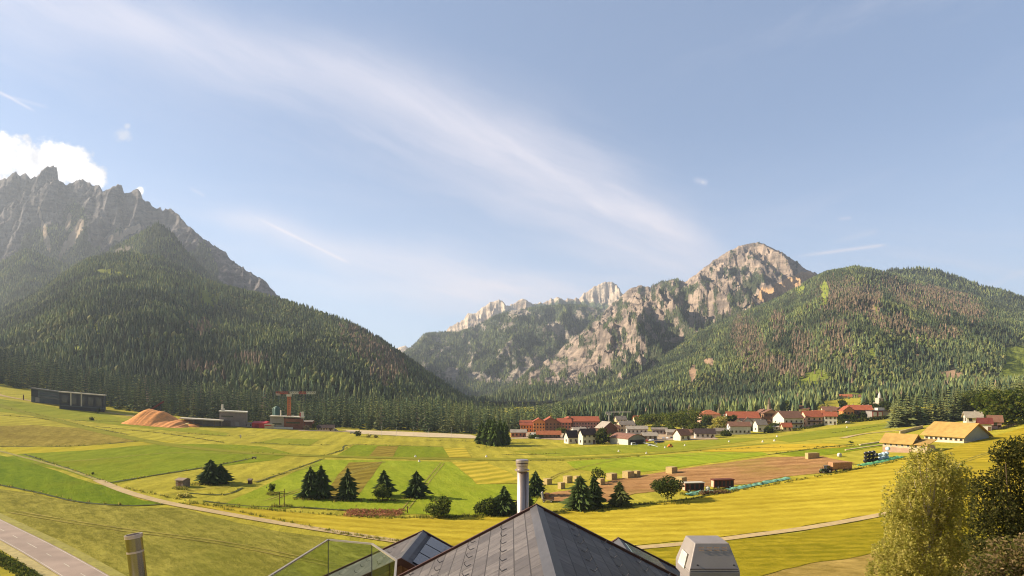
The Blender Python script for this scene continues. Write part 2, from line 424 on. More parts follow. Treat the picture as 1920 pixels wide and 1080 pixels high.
M_gold = field_mat('stubble_gold', srgb(154, 132, 28), srgb(208, 184, 60), 84, 6.0, 0.27, srgb(172, 150, 40), grain=0.3)
M_gold_r = field_mat('stubble_slope', srgb(138, 122, 26), srgb(196, 168, 48), 62, 6.0, 0.3, srgb(152, 138, 34), grain=0.3)
M_green = field_mat('grass_bright', srgb(124, 138, 24), srgb(162, 168, 46), 20, 7, 0.12, srgb(138, 138, 34))
M_greenl = field_mat('grass_deep', srgb(90, 110, 8), srgb(124, 138, 20), 40, 5, 0.15, srgb(112, 112, 18))
M_green2 = field_mat('grass_mid', srgb(108, 120, 16), srgb(142, 150, 34), 3, 8, 0.14, srgb(136, 130, 30))
M_green3 = field_mat('grass_far', srgb(122, 126, 28), srgb(154, 154, 46), 10, 14, 0.18, srgb(152, 142, 42))
M_olive = field_mat('pasture_olive', srgb(116, 110, 36), srgb(166, 154, 66), 50, 3.5, 0.12, srgb(118, 118, 38), grain=0.6)
M_dull = field_mat('pasture_dull', srgb(130, 114, 40), srgb(170, 150, 64), 30, 6, 0.2, srgb(124, 106, 40), grain=0.55)
M_brown = field_mat('grass_tedded', srgb(118, 100, 34), srgb(158, 138, 52), -28, 7, 0.45, srgb(128, 122, 40))
M_swath = field_mat('swath_yellow', srgb(152, 142, 36), srgb(208, 180, 62), -40, 10.0, 0.6, srgb(182, 162, 50), grain=0.25, dist=1.5)
M_soil = field_mat('bare_soil', srgb(142, 102, 62), srgb(188, 142, 92), 76, 9, 0.35, srgb(150, 134, 58), grain=0.5)
M_ygreen = field_mat('meadow_yellow_green', srgb(122, 114, 14), srgb(170, 150, 36), 80, 3.0, 0.3, srgb(144, 128, 26), grain=0.55)
M_tan = field_mat('pasture_tan', srgb(140, 116, 56), srgb(184, 154, 84), 60, 3, 0.1, srgb(132, 116, 46), grain=0.6)
M_strip = field_mat('mown_strip', srgb(126, 124, 36), srgb(152, 146, 50), 80, 12, 0.3, srgb(136, 132, 40))
M_ditch = mat('ditch_grass', srgb(70, 74, 24), 1, 1.0, 0.35)
M_path = mat('dirt_path', srgb(186, 160, 112), 1, 0.8, 0.15)
M_pathg = mat('path_verge', srgb(120, 110, 50), 1, 1.0, 0.3)
M_gravel = mat('gravel_light', srgb(198, 172, 134), 1, 0.5, 0.15)

drape('field', [(0, 860), (40, 851), (160, 845), (300, 832), (440, 834), (500, 838), (545, 850), (520, 862), (470, 868), (390, 877), (300, 890), (205, 908), (100, 878)], M_green2, 0.08)
drape('field', [(0, 838), (140, 837), (275, 827), (340, 826), (300, 832), (160, 845), (40, 851), (20, 848)], field_mat('strip_yellow', srgb(166, 152, 36), srgb(186, 168, 46), 10, 8, 0.3), 0.07)
drape('field', [(-20, 800), (60, 797), (150, 803), (275, 826), (140, 836), (-20, 837)], M_dull, 0.09)
drape('field', [(-20, 850), (60, 868), (130, 893), (205, 915), (268, 938), (315, 944), (255, 949), (150, 941), (60, 922), (-20, 905)], M_greenl, 0.12)
drape('field', [(-30, 912), (60, 926), (150, 944), (255, 952), (330, 952), (420, 974), (520, 995), (660, 1015), (760, 1030), (850, 1037), (930, 1090), (180, 1090), (60, 1005), (-30, 965)], M_olive, 0.10)
drape('field', [(420, 948), (500, 908), (605, 862), (845, 866), (895, 909), (985, 908), (1010, 925), (990, 966), (830, 968), (770, 965), (560, 952), (470, 958)], M_green, 0.12)
drape('field', [(600, 935), (655, 868), (716, 866), (690, 905), (665, 938)], M_brown, 0.17)
drape('field', [(848, 867), (912, 866), (992, 906), (896, 909)], M_swath, 0.17)
drape('field', [(628, 856), (664, 834), (832, 838), (842, 858)], M_green2, 0.10)
drape('field', [(690, 856), (708, 837), (748, 837), (736, 857)], M_brown, 0.16)
drape('field', [(833, 840), (872, 840), (884, 858), (842, 858)], M_swath, 0.16)
drape('field', [(470, 832), (520, 822), (600, 824), (580, 836)], M_green3, 0.10)
drape('field', [(960, 846), (1100, 838), (1240, 832), (1380, 822), (1440, 822), (1330, 838), (1290, 844), (1180, 850), (1040, 856)], M_green3, 0.10)
drape('field', [(1060, 866), (1200, 856), (1330, 848), (1430, 848), (1440, 853), (1340, 867), (1250, 880), (1150, 890), (1080, 880)], M_green, 0.11)
drape('field', [(1290, 844), (1400, 834), (1560, 832), (1600, 838), (1440, 847), (1330, 847)], field_mat('strip_gold', srgb(186, 156, 40), srgb(204, 174, 54), 70, 9, 0.4), 0.12)
drape('field', [(1440, 822), (1540, 806), (1665, 793), (1668, 802), (1600, 815), (1480, 830)], M_green3, 0.10)
drape('field', [(1450, 850), (1600, 838), (1660, 826), (1660, 836), (1560, 852), (1500, 858)], M_green2, 0.10)
drape('field', [(1150, 900), (1250, 884), (1340, 870), (1440, 858), (1540, 856), (1600, 868), (1555, 886), (1470, 895), (1400, 908), (1330, 912), (1270, 918), (1190, 926), (1140, 942), (1030, 940), (1030, 926), (1080, 918)], M_soil, 0.13)
drape('field', [(330, 943), (420, 950), (560, 962), (700, 971), (830, 972), (960, 968), (1080, 958), (1180, 950), (1290, 938), (1420, 912), (1500, 897), (1560, 889), (1640, 870), (1720, 856), (1760, 862), (1740, 950), (1680, 957), (1500, 989), (1280, 1016), (1150, 1027), (1010, 1031), (880, 1028), (760, 1014), (640, 998), (480, 971), (400, 956)], M_gold, 0.14)
drape('field', [(1722, 856), (1800, 836), (1860, 818), (1940, 797), (2030, 775), (2030, 960), (1742, 950), (1762, 862)], M_gold_r, 0.14)
drape('field', [(880, 1038), (1010, 1040), (1150, 1036), (1280, 1026), (1500, 999), (1680, 966), (1760, 955), (1960, 960), (1960, 1000), (1640, 1036), (1500, 1062), (1390, 1092), (930, 1092)], M_ygreen, 0.12)
drape('field', [(1390, 1094), (1500, 1063), (1640, 1037), (1960, 1001), (1960, 1094)], M_tan, 0.13)
drape('field', [(-20, 745), (60, 757), (200, 778), (330, 800), (430, 812), (420, 818), (300, 806), (160, 790), (-20, 770)], M_green3, 0.09)
# roads, tracks, mown strips and ditches
ribbon('farm_track', [(-30, 838), (60, 862), (130, 882), (188, 903)], 1.6, mat('track_grassy', srgb(150, 138, 64), 1, 0.8, 0.3), 0.2)
ribbon('path', [(184, 901), (192, 905), (240, 924), (310, 943), (400, 960), (520, 981), (660, 1003), (760, 1018), (860, 1031), (960, 1035)], 3.2, M_path, 0.22)
ribbon('path', [(930, 1033), (1000, 1036), (1150, 1031), (1300, 1019), (1400, 1006), (1500, 993), (1600, 976), (1700, 956), (1800, 930)], 3.0, M_path, 0.228)
ribbon('mown_strip', [(-30, 752), (90, 784), (200, 812), (330, 836), (480, 850), (660, 857), (850, 861), (1000, 861), (1150, 856), (1290, 845), (1440, 832)], 9, M_strip, 0.20)
dit = [[(45, 852), (130, 880), (200, 905)], [(205, 906), (300, 890), (400, 874), (472, 860)], [(480, 905), (540, 884), (605, 861)], [(-30, 904), (60, 922), (150, 942), (250, 949), (310, 945)],
       [(-20, 837), (140, 837), (275, 826)], [(350, 925), (420, 928), (455, 915)], [(600, 857), (640, 845), (664, 834), (830, 838)], [(460, 848), (500, 850), (560, 853)],
       [(380, 940), (470, 950), (560, 952), (690, 960)], [(960, 864), (1100, 862), (1200, 856)], [(1300, 846), (1420, 840), (1590, 838), (1660, 828)],
       [(1440, 853), (1540, 840), (1600, 833)], [(110, 788), (200, 790), (290, 792)], [(0, 779), (60, 783), (110, 790)], [(800, 826), (900, 828), (1000, 830)],
       [(940, 853), (1010, 852), (1060, 850)], [(930, 966), (1080, 957), (1180, 949), (1290, 936), (1420, 910)], [(1560, 812), (1640, 800), (1668, 797)], [(330, 812), (440, 818), (480, 816)],
       [(180, 800), (300, 812), (420, 830)], [(-20, 760), (60, 775), (140, 795), (240, 815)], [(470, 830), (580, 835), (620, 834)]]
for i, d in enumerate(dit): ribbon('ditch', d, 0.8 + 0.5 * random.random(), M_ditch, 0.19, jitter=0.9, step=3)
def offs_(P, o):
    out = []
    for i, p in enumerate(P):
        a = P[max(i - 1, 0)]; b = P[min(i + 1, len(P) - 1)]; d = Vector((b[0] - a[0], b[1] - a[1])); d.normalize(); out.append((p[0] - d.y * o, p[1] + d.x * o))
    return out
M_worn = mat('wheel_track', srgb(152, 136, 50), 1, 0.5, 0.35)
for pts in ([(500, 940), (620, 900), (720, 866)], [(760, 955), (800, 905), (830, 868)], [(60, 870), (180, 862), (320, 850), (480, 852)],
            [(20, 960), (200, 990), (420, 1020), (620, 1060)], [(960, 950), (1010, 915), (1060, 885), (1160, 862)], [(1120, 862), (1260, 856), (1420, 848)], [(300, 930), (360, 920), (470, 905), (600, 870)], [(1740, 890), (1800, 868), (1900, 835)]):
    for o_ in (-0.9, 0.9):
        g_ = [at(*q) for q in pts]; ribbon('wheel_track', offs_([(q.x, q.y) for q in g_], o_), 0.45, M_worn, 0.235, px=False, jitter=1.2, step=4)
# country road at the lower left with painted lines
M_asph = mat('asphalt', srgb(164, 142, 126), 0.9, 0.25, 0.16)
M_paint = mat('road_paint', srgb(196, 184, 164), 0.8, 1.5, 0.25)
r0 = [(-60, 962), (0, 993), (60, 1024), (120, 1058), (170, 1088), (215, 1115)]
P0 = [at(*p) for p in r0]
P0 = [(p.x, p.y) for p in P0]
d0 = Vector((P0[1][0] - P0[0][0], P0[1][1] - P0[0][1])); d0.normalize()
P0 = [(P0[0][0] - d0.x * 60, P0[0][1] - d0.y * 60)] + P0
ribbon('road', P0, 6.2, M_asph, 0.16, px=False)
def offs(P, o):
    out = []
    for i, p in enumerate(P):
        a = P[max(i - 1, 0)]; b = P[min(i + 1, len(P) - 1)]; d = Vector((b[0] - a[0], b[1] - a[1])); d.normalize()
        out.append((p[0] - d.y * o, p[1] + d.x * o))
    return out
ribbon('road_line', offs(P0, 2.75), 0.15, M_paint, 0.19, px=False)
ribbon('road_line', offs(P0, -2.75), 0.15, M_paint, 0.19, px=False)
ribbon('road_verge', offs(P0, 4.2), 2.0, mat('verge', srgb(150, 140, 62), 1, 1.2, 0.25), 0.14, px=False)
ribbon('road_verge', offs(P0, -4.2), 2.0, mat('verge2', srgb(176, 158, 104), 1, 1.2, 0.25), 0.14, px=False)
tot_ = 0
for i in range(1, len(P0) - 1):
    a = Vector(P0[i]); b = Vector(P0[i + 1]); L = (b - a).length; d = (b - a) / L; t = 0
    while t + 3 < L:
        ribbon('road_dash', [tuple(a + d * t), tuple(a + d * (t + 3))], 0.16, M_paint, 0.19, px=False); t += 9
# gravel road and yard at the foot of the forest
ribbon('road', [(560, 807), (640, 809), (700, 813), (780, 817), (870, 821), (960, 822), (1050, 821), (1160, 829)], 9, M_gravel, 0.2)
drape('yard', [(640, 806), (760, 810), (880, 815), (905, 822), (800, 820), (680, 814)], mat('yard_pale', srgb(206, 182, 142), 1, 0.5, 0.12), 0.26)
drape('yard', [(960, 806), (1060, 806), (1160, 806), (1250, 812), (1330, 812), (1350, 824), (1250, 826), (1160, 831), (1060, 826), (960, 820)], mat('yard_stone', srgb(176, 150, 118), 1, 0.3, 0.2), 0.22)
ribbon('track', [(-30, 728), (0, 741), (60, 752), (150, 766), (220, 776), (300, 788), (400, 797), (500, 803), (580, 807)], 6, mat('track_pale', srgb(176, 148, 90), 1, 0.5, 0.2), 0.2)
ribbon('track', [(1580, 822), (1620, 814), (1700, 806), (1790, 798)], 4, M_path, 0.22)
# ================================================================== MOUNTAINS
def px_of(P):
    return CX + FPX * P[..., 0] / P[..., 1], HY - FPX * (P[..., 2] - CZ) / P[..., 1]
MOUNT = {}
def at_mount(key, X, Y):
    """point of a mountain's surface seen at photo pixel X, Y"""
    P = MOUNT[key]['P']; PX, PY = px_of(P); d = (PX - X) ** 2 + (PY - Y) ** 2 + P[..., 1] * 1e-5
    i = np.unravel_index(np.argmin(d), d.shape); return Vector(P[i])
def mountain(key, sil, ridge, foot, X0, X1, nX, nT, prof=1.0, amp=30, lam=300, ramp=0.0, seed=1, taper=0.12, base=None, crag=0.0, back=0.5):
    Xs = np.linspace(X0, X1, nX)
    T = np.concatenate([np.linspace(0, 0.75, int(nT * 0.62), endpoint=False), np.linspace(0.75, 1.0, int(nT * 0.38)), 1 + np.array([.02, .06, .12, .2, .3, .45])])
    D = np.interp(Xs, [p[0] for p in ridge], [p[1] for p in ridge]); Fd = np.interp(Xs, [p[0] for p in foot], [p[1] for p in foot])
    k = np.ones(5) / 5
    S = np.interp(Xs, [p[0] for p in sil], [p[1] for p in sil])
    if crag:
        S = S - crag * (ridged(Xs / 16.0, Xs * 0 + seed, 3, seed + 40) - 0.45) * 2 - crag * 0.6 * (vn(Xs / 3.1, Xs * 0, seed + 9) - 0.5)
    u = (Xs - CX) / FPX
    zr = CZ + (HY - S) / FPX * D
    Y = Fd[:, None] + (D - Fd)[:, None] * T[None, :]
    Xw = u[:, None] * Y
    zf = gz(u * Fd, Fd) - 12 if base is None else np.full(nX, base, float)
    tt = np.minimum(T, 1.0)
    p = tt ** prof
    Z = zf[:, None] + (zr - zf)[:, None] * p[None, :]
    over = np.maximum(T - 1, 0)
    Z = Z - over[None, :] * (zr - zf)[:, None] * (1.2 * back + 0.6)
    tp = ss(0, 0.18, tt) * (1 - ss(1 - taper, 1.0, tt)) 
    rel = np.clip((zr - zf) / max(1.0, np.percentile(zr - zf, 75)), 0.1, 1.3)
    n = fbm(Xw / lam, Y / lam, 5, seed) - 0.5
    g = ridged(Xw / lam * 1.7 + n * 0.7, Y / lam * 0.5 + n * 0.3, 6, seed + 20) - 0.5
    Z = Z + (amp * n * (1 - ramp) + amp * 1.6 * g * ramp) * 2 * tp[None, :] * rel[:, None]
    if ramp >= 0.6: Z = Z + amp * 0.42 * (ridged(Xw / lam * 6 + n * 2, Y / lam * 2.6, 4, seed + 60) - 0.5) * tp[None, :] * rel[:, None]
    lim = CZ + (HY - (S[:, None] + 1.5 + 10 * (1 - tt[None, :]))) / FPX * Y
    ok = (T < 0.999)[None, :]
    Z = np.where(ok, np.minimum(Z, np.maximum(lim, zf[:, None])), Z)
    P = np.stack([Xw, Y, Z], -1)
    MOUNT[key] = dict(P=P, S=S, Xs=Xs, T=T, n=n, g=g, D=D)
    return MOUNT[key]

def slope_of(P):
    dx = np.gradient(P, axis=0); dt = np.gradient(P, axis=1)
    N = np.cross(dx, dt); N /= np.linalg.norm(N, axis=-1, keepdims=True) + 1e-9
    N *= np.sign(N[..., 2:3] + 1e-9)
    return N
def patchmask(PX, PY, lst, rough=0.5, seed=5, sc_=14.0):
    m = np.zeros_like(PX)
    n = (fbm(PX / sc_, PY / sc_, 4, seed) - 0.5) * 2 * rough
    for (x, y, rx, ry, rot) in lst:
        c, s = math.cos(R(rot)), math.sin(R(rot))
        a = ((PX - x) * c + (PY - y) * s) / rx; b = (-(PX - x) * s + (PY - y) * c) / ry
        m = np.maximum(m, np.clip(1.35 - np.sqrt(a * a + b * b) + n, 0, 0.6) / 0.6)
    return m

def rock_mat(name, r1, r2, veg1, veg2, fine=0.02, meadow=srgb(140, 150, 50), earth=srgb(190, 150, 120), bump=1.0):
    m, nt, p = _nt(name)
    co = worldco(nt)
    v = nd(nt, 'ShaderNodeAttribute', attribute_name='veg').outputs['Fac']
    md = nd(nt, 'ShaderNodeAttribute', attribute_name='mead').outputs['Fac']
    ea = nd(nt, 'ShaderNodeAttribute', attribute_name='earth').outputs['Fac']
    a = noise(nt, mapping(nt, co, scale=(1, 1, 0.35)), fine, 8, 0.65); b = noise(nt, co, fine * 0.2, 5)
    st = noise(nt, mapping(nt, co, scale=(1, 1, 4.0)), fine * 0.8, 5, 0.6)
    rk = mixc(nt, maprange(nt, math_(nt, 'ADD', math_(nt, 'MULTIPLY', a, 0.6), math_(nt, 'MULTIPLY', st, 0.4)), 0.40, 0.60), r1, r2)
    rk = mixc(nt, maprange(nt, b, 0.5, 0.75, 0, 0.4), rk, tuple(c * 0.8 for c in r2))
    fo = noise(nt, co, fine * 4, 4, 0.7)
    vg = mixc(nt, maprange(nt, math_(nt, 'ADD', math_(nt, 'MULTIPLY', fo, 0.7), math_(nt, 'MULTIPLY', b, 0.3)), 0.35, 0.65), veg1, veg2)
    f = math_(nt, 'ADD', v, math_(nt, 'MULTIPLY', math_(nt, 'SUBTRACT', math_(nt, 'ADD', math_(nt, 'MULTIPLY', a, 0.5), math_(nt, 'MULTIPLY', fo, 0.5)), 0.5), 2.6))
    f = maprange(nt, f, 0.38, 0.62)
    c = mixc(nt, f, rk, vg)
    f2 = maprange(nt, math_(nt, 'ADD', md, math_(nt, 'MULTIPLY', math_(nt, 'SUBTRACT', fo, 0.5), 1.6)), 0.3, 0.75, 0, 0.85)
    c = mixc(nt, f2, c, meadow)
    f3 = maprange(nt, math_(nt, 'ADD', ea, math_(nt, 'MULTIPLY', math_(nt, 'SUBTRACT', a, 0.5), 1.6)), 0.3, 0.75, 0, 0.85)
    c = mixc(nt, f3, c, earth)
    nt.links.new(c, p.inputs['Base Color']); p.inputs['Roughness'].default_value = 1; p.inputs['Specular IOR Level'].default_value = 0.05
    bn = nd(nt, 'ShaderNodeBump', {'Strength': bump, 'Distance': 0.35 / fine, 'Height': math_(nt, 'ADD', a, math_(nt, 'MULTIPLY', st, 0.5))})
    nt.links.new(bn.outputs[0], p.inputs['Normal'])
    return m

def finish(key, name, m, veg, mead=None, earth=None):
    M = MOUNT[key]; P = M['P']; z = np.zeros(P.shape[:2])
    M['veg'] = veg; M['mead'] = mead if mead is not None else z; M['earth'] = earth if earth is not None else z
    me = np_mesh(name, P.reshape(-1, 3), grid_faces(*P.shape[:2]), smooth=True, attrs={'veg': veg, 'mead': M['mead'], 'earth': M['earth']})
    return tag(link(name, me, m), kind='structure')

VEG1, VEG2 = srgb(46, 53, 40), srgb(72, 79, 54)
# left: wooded hill in front, its wooded shoulder, and the jagged rock peaks behind
A1 = mountain('A1', [(-400, 640), (-60, 605), (0, 586), (65, 556), (125, 514), (165, 490), (230, 476), (300, 484), (350, 510), (400, 535), (450, 548), (533, 566), (600, 588), (650, 606), (700, 632), (760, 672), (800, 702), (850, 736), (900, 766), (960, 782), (1080, 800)],
              [(-400, 1900), (300, 1750), (850, 1450), (1080, 1300)], [(-400, 760), (0, 700), (600, 680), (900, 760), (1080, 900)], -400, 1080, 300, 110, prof=0.95, amp=26, lam=260, seed=3, taper=0.06)
A2 = mountain('A2', [(-500, 560), (-60, 512), (0, 492), (50, 468), (85, 482), (130, 500), (180, 482), (230, 457), (270, 434), (297, 418), (320, 434), (350, 472), (400, 525), (450, 560), (520, 620)],
              [(-500, 2600), (100, 2500), (300, 2300), (520, 2100)], [(-500, 1600), (520, 1500)], -500, 520, 260, 80, prof=1.0, amp=45, lam=320, seed=8, taper=0.08, ramp=0.3, base=60)
A3 = mountain('A3', [(-500, 420), (-200, 350), (0, 338), (12, 335), (20, 328), (30, 321), (38, 331), (48, 321), (58, 336), (68, 332), (78, 318), (88, 311), (97, 309), (106, 313), (110, 341), (125, 346), (140, 338), (155, 333), (168, 345), (185, 346), (192, 359), (205, 356), (215, 347), (222, 344), (229, 347), (234, 361), (245, 358), (258, 354), (264, 362), (268, 375), (280, 380), (295, 392), (300, 386), (305, 394), (318, 388), (330, 398), (345, 414), (365, 434), (385, 449), (410, 463), (440, 491), (480, 517), (500, 531), (525, 557), (560, 586), (640, 660)],
              [(-500, 3600), (100, 3500), (300, 3250), (640, 2500)], [(-500, 2200), (300, 2100), (640, 1800)], -500, 640, 620, 190, prof=1.25, amp=95, lam=300, ramp=0.8, seed=15, taper=0.05, base=100, crag=4.0)
# middle: far pale ridges, the wooded massif, then the bare rock mountain
B1 = mountain('B1', [(700, 700), (742, 652), (758, 648), (775, 655), (815, 640), (836, 622), (840, 613), (856, 606), (870, 600), (878, 588), (890, 588), (905, 577), (920, 567), (930, 563), (941, 563), (950, 574), (965, 568), (980, 560), (1000, 571), (1020, 566), (1045, 556), (1060, 561), (1085, 560), (1092, 552), (1110, 540), (1130, 529), (1145, 527), (1156, 531), (1164, 546), (1180, 560), (1240, 600)],
              [(700, 7000), (1240, 6800)], [(700, 5600), (1240, 5600)], 690, 1240, 420, 70, prof=1.2, amp=110, lam=380, ramp=0.8, seed=23, taper=0.05, base=200, crag=3.0)
B2 = mountain('B2', [(690, 720), (745, 672), (756, 662), (775, 648), (795, 626), (830, 623), (860, 624), (890, 612), (930, 592), (960, 582), (1000, 577), (1050, 572), (1090, 572), (1130, 580), (1170, 584), (1240, 610), (1300, 640)],
              [(690, 4600), (1300, 5000)], [(690, 2700), (1300, 2700)], 690, 1300, 330, 130, prof=0.85, amp=110, lam=420, ramp=0.6, seed=31, taper=0.06, base=20)
B3 = mountain('B3', [(860, 775), (900, 752), (950, 722), (990, 695), (1040, 663), (1090, 622), (1130, 585), (1160, 560), (1180, 542), (1200, 534), (1220, 538), (1240, 528), (1262, 523), (1285, 527), (1300, 519), (1320, 501), (1340, 487), (1365, 471), (1390, 460), (1405, 455), (1424, 453), (1440, 461), (1460, 470), (1490, 489), (1510, 504), (1540, 516), (1570, 528), (1650, 580)],
              [(860, 2600), (1150, 3900), (1650, 3700)], [(860, 1500), (1200, 1600), (1650, 2500)], 860, 1650, 560, 230, prof=0.95, amp=105, lam=360, ramp=0.85, seed=44, taper=0.05, base=15, crag=2.2)
# right: wooded mountain and its farther shoulder
C2 = mountain('C2', [(1560, 600), (1620, 530), (1670, 506), (1720, 503), (1760, 508), (1800, 522), (1850, 540), (1880, 545), (1920, 560), (2050, 600), (2350, 680)],
              [(1560, 3000), (2350, 2700)], [(1560, 2200), (2350, 1900)], 1560, 2350, 220, 60, prof=1.0, amp=40, lam=300, seed=52, taper=0.08, base=150)
C1 = mountain('C1', [(860, 800), (900, 775), (960, 768), (1020, 758), (1050, 746), (1150, 708), (1250, 657), (1300, 628), (1350, 604), (1400, 584), (1430, 572), (1480, 548), (1520, 524), (1550, 510), (1580, 505), (1605, 500), (1640, 506), (1680, 516), (1720, 528), (1780, 546), (1830, 556), (1880, 572), (1920, 586), (2050, 640), (2350, 720)],
              [(860, 1500), (1150, 2300), (1500, 2650), (2350, 2300)], [(860, 900), (1100, 880), (1500, 860), (1700, 900), (2350, 900)], 860, 2350, 520, 150, prof=0.95, amp=52, lam=330, ramp=0.45, seed=61, taper=0.07)

# --- cover: where rock shows, where trees stand, open meadow and bare earth
def cover(key):
    M = MOUNT[key]; PX, PY = px_of(M['P']); return M, PX, PY, slope_of(M['P'])
M, PX, PY, N = cover('A1')
mead = patchmask(PX, PY, [(208, 513, 32, 9, 4), (245, 520, 18, 6, 5), (395, 560, 24, 18, 40), (180, 620, 8, 12, 10), (150, 652, 26, 5, -12), (105, 698, 8, 3, 0), (205, 606, 10, 2.5, 10)], 0.55, 4, 10)
brn1 = patchmask(PX, PY, [(378, 622, 18, 14, 0), (382, 700, 40, 12, 10), (690, 665, 60, 24, 40), (715, 700, 34, 20, 70), (740, 690, 34, 14, 50), (470, 680, 25, 12, 0)], 0.5, 6, 18)
M['brown'] = brn1
finish('A1', 'hill', rock_mat('hill_floor', srgb(70, 70, 50), srgb(90, 84, 60), srgb(40, 46, 26), srgb(66, 66, 38), 0.03, meadow=srgb(136, 140, 58), bump=0.4), np.ones(PX.shape), mead)
M, PX, PY, N = cover('A2')
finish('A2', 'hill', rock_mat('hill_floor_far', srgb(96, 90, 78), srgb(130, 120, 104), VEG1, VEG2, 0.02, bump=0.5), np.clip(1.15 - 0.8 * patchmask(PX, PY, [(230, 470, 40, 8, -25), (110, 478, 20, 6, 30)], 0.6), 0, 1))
M['brown'] = np.zeros(PX.shape)
M, PX, PY, N = cover('A3')
hh = (PY - np.interp(PX, M['Xs'], M['S']))
line = 105 + 46 * np.sin(PX / 37.0 + 1.0) + 26 * np.sin(PX / 13.0) - np.clip((PX - 300) / 220, 0, 1) * 95
veg = np.clip(0.5 + (hh - line) / 70 + (fbm(PX / 22, PY / 40, 4, 7) - 0.5) * 1.6, 0, 1)
earth = patchmask(PX, PY, [(84, 435, 5, 38, -14), (140, 440, 9, 32, 28), (235, 437, 34, 7, -24), (118, 470, 5, 20, 18), (128, 415, 5, 20, 10)], 0.45, 9, 9)
finish('A3', 'mountain', rock_mat('rock_grey', srgb(68, 66, 70), srgb(130, 122, 118), VEG1, VEG2, 0.018, earth=srgb(190, 168, 146), bump=1.0), veg, None, earth)
M['brown'] = np.zeros(PX.shape)
M, PX, PY, N = cover('B1')
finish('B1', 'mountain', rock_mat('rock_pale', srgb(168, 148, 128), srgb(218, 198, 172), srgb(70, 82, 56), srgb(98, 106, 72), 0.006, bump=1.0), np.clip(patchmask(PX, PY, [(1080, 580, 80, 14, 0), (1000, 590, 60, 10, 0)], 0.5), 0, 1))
M, PX, PY, N = cover('B2')
veg = np.clip(0.76 + (fbm(PX / 14, PY / 18, 5, 17) - 0.5) * 1.6 - 0.5 * patchmask(PX, PY, [(1010, 705, 60, 30, 0), (850, 712, 14, 26, -30), (1180, 610, 50, 22, -20), (1110, 590, 40, 12, 10), (970, 588, 20, 8, 0), (1055, 620, 30, 20, 0), (905, 715, 30, 20, 0)], 0.6, 3, 16), 0, 1)
veg = np.maximum(veg, ss(700, 730, PY))
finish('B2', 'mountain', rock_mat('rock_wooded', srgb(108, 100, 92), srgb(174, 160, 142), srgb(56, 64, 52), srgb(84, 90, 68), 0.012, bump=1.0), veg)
M['brown'] = np.zeros(PX.shape)
M, PX, PY, N = cover('B3')
hh = (PY - np.interp(PX, M['Xs'], M['S']))
rocky = np.interp(PX, [860, 950, 1050, 1130, 1200, 1300, 1350, 1420, 1480, 1520, 1650], [0, 10, 60, 130, 140, 110, 110, 105, 85, 40, 0])
wl_ = np.clip((1330 - PX) / 60, 0, 1)
veg = np.clip((1 - wl_) * np.interp(hh, [0, 45, 95, 130, 190], [0.02, 0.15, 0.5, 0.75, 1.0]) + wl_ * np.interp(hh, [0, 40, 100, 190], [0.42, 0.56, 0.7, 1.0]) + (fbm(PX / 9, PY / 13, 5, 27) - 0.5) * 2.0 
              - 0.3 * patchmask(PX, PY, [(1130, 660, 60, 30, -20), (1195, 640, 30, 30, 0), (1060, 690, 40, 30, -25), (990, 725, 30, 14, -20), (1460, 540, 60, 14, -30), (1210, 565, 50, 25, -10)], 0.55, 12, 18)
              + 0.8 * patchmask(PX, PY, [(1415, 528, 18, 10, -10), (1380, 510, 20, 8, -20), (1300, 540, 25, 6, -30)], 0.4, 13, 10), 0, 1)
veg = np.maximum(veg, ss(705, 735, PY))
earth = patchmask(PX, PY, [(1474, 537, 60, 13, -27), (1440, 552, 16, 14, 0)], 0.35, 9, 10)
finish('B3', 'mountain', rock_mat('rock_warm', srgb(114, 102, 93), srgb(176, 155, 136), srgb(58, 64, 50), srgb(86, 88, 64), 0.013, earth=srgb(206, 164, 118), bump=1.0), veg, None, earth)
M['brown'] = np.zeros(PX.shape)
M, PX, PY, N = cover('C2')
finish('C2', 'hill', bpy.data.materials['hill_floor_far'], np.ones(PX.shape)); M['brown'] = fbm(PX / 60, PY / 40, 3, 71) > 0.6
M, PX, PY, N = cover('C1')
mead = patchmask(PX, PY, [(1522, 710, 32, 14, -20), (1598, 748, 30, 12, -10), (1545, 545, 9, 20, 0), (1905, 685, 26, 38, 15), (1500, 540, 10, 10, 0), (1828, 631, 10, 5, 10), (1640, 582, 6, 12, 0), (1636, 660, 6, 10, 0), (1460, 722, 8, 6, 0)], 0.45, 33, 9)
mead = np.maximum(mead, ((PX > 1882 + (715 - PY) * 0.08) & (PY > 652) & (PY < 722)) * 1.35)
brn = patchmask(PX, PY, [(1400, 640, 46, 26, 80), (1420, 668, 34, 16, 85), (1502, 650, 38, 22, 80), (1572, 640, 44, 24, 75), (1590, 680, 26, 14, 80), (1460, 610, 30, 14, 85), (1670, 612, 34, 20, 0), (1750, 630, 40, 12, 0), (1720, 560, 70, 20, 20), (1600, 560, 60, 30, 0), (1470, 690, 60, 18, 20), (1800, 570, 60, 20, 30)], 0.6, 35, 26)
earth = patchmask(PX, PY, [(1784, 702, 22, 8, 0), (1720, 640, 2.2, 26, 2), (1720, 667, 5, 4, 0), (1300, 700, 9, 16, 0), (1330, 680, 12, 8, 20), (1637, 575, 4, 18, 0), (1440, 556, 16, 8, -20)], 0.4, 36, 8)
M['brown'] = brn
finish('C1', 'mountain', rock_mat('forest_floor', srgb(110, 100, 80), srgb(150, 136, 110), srgb(46, 50, 34), srgb(70, 70, 48), 0.02, meadow=srgb(132, 140, 54), earth=srgb(172, 140, 112), bump=0.4), np.ones(PX.shape), mead, earth)

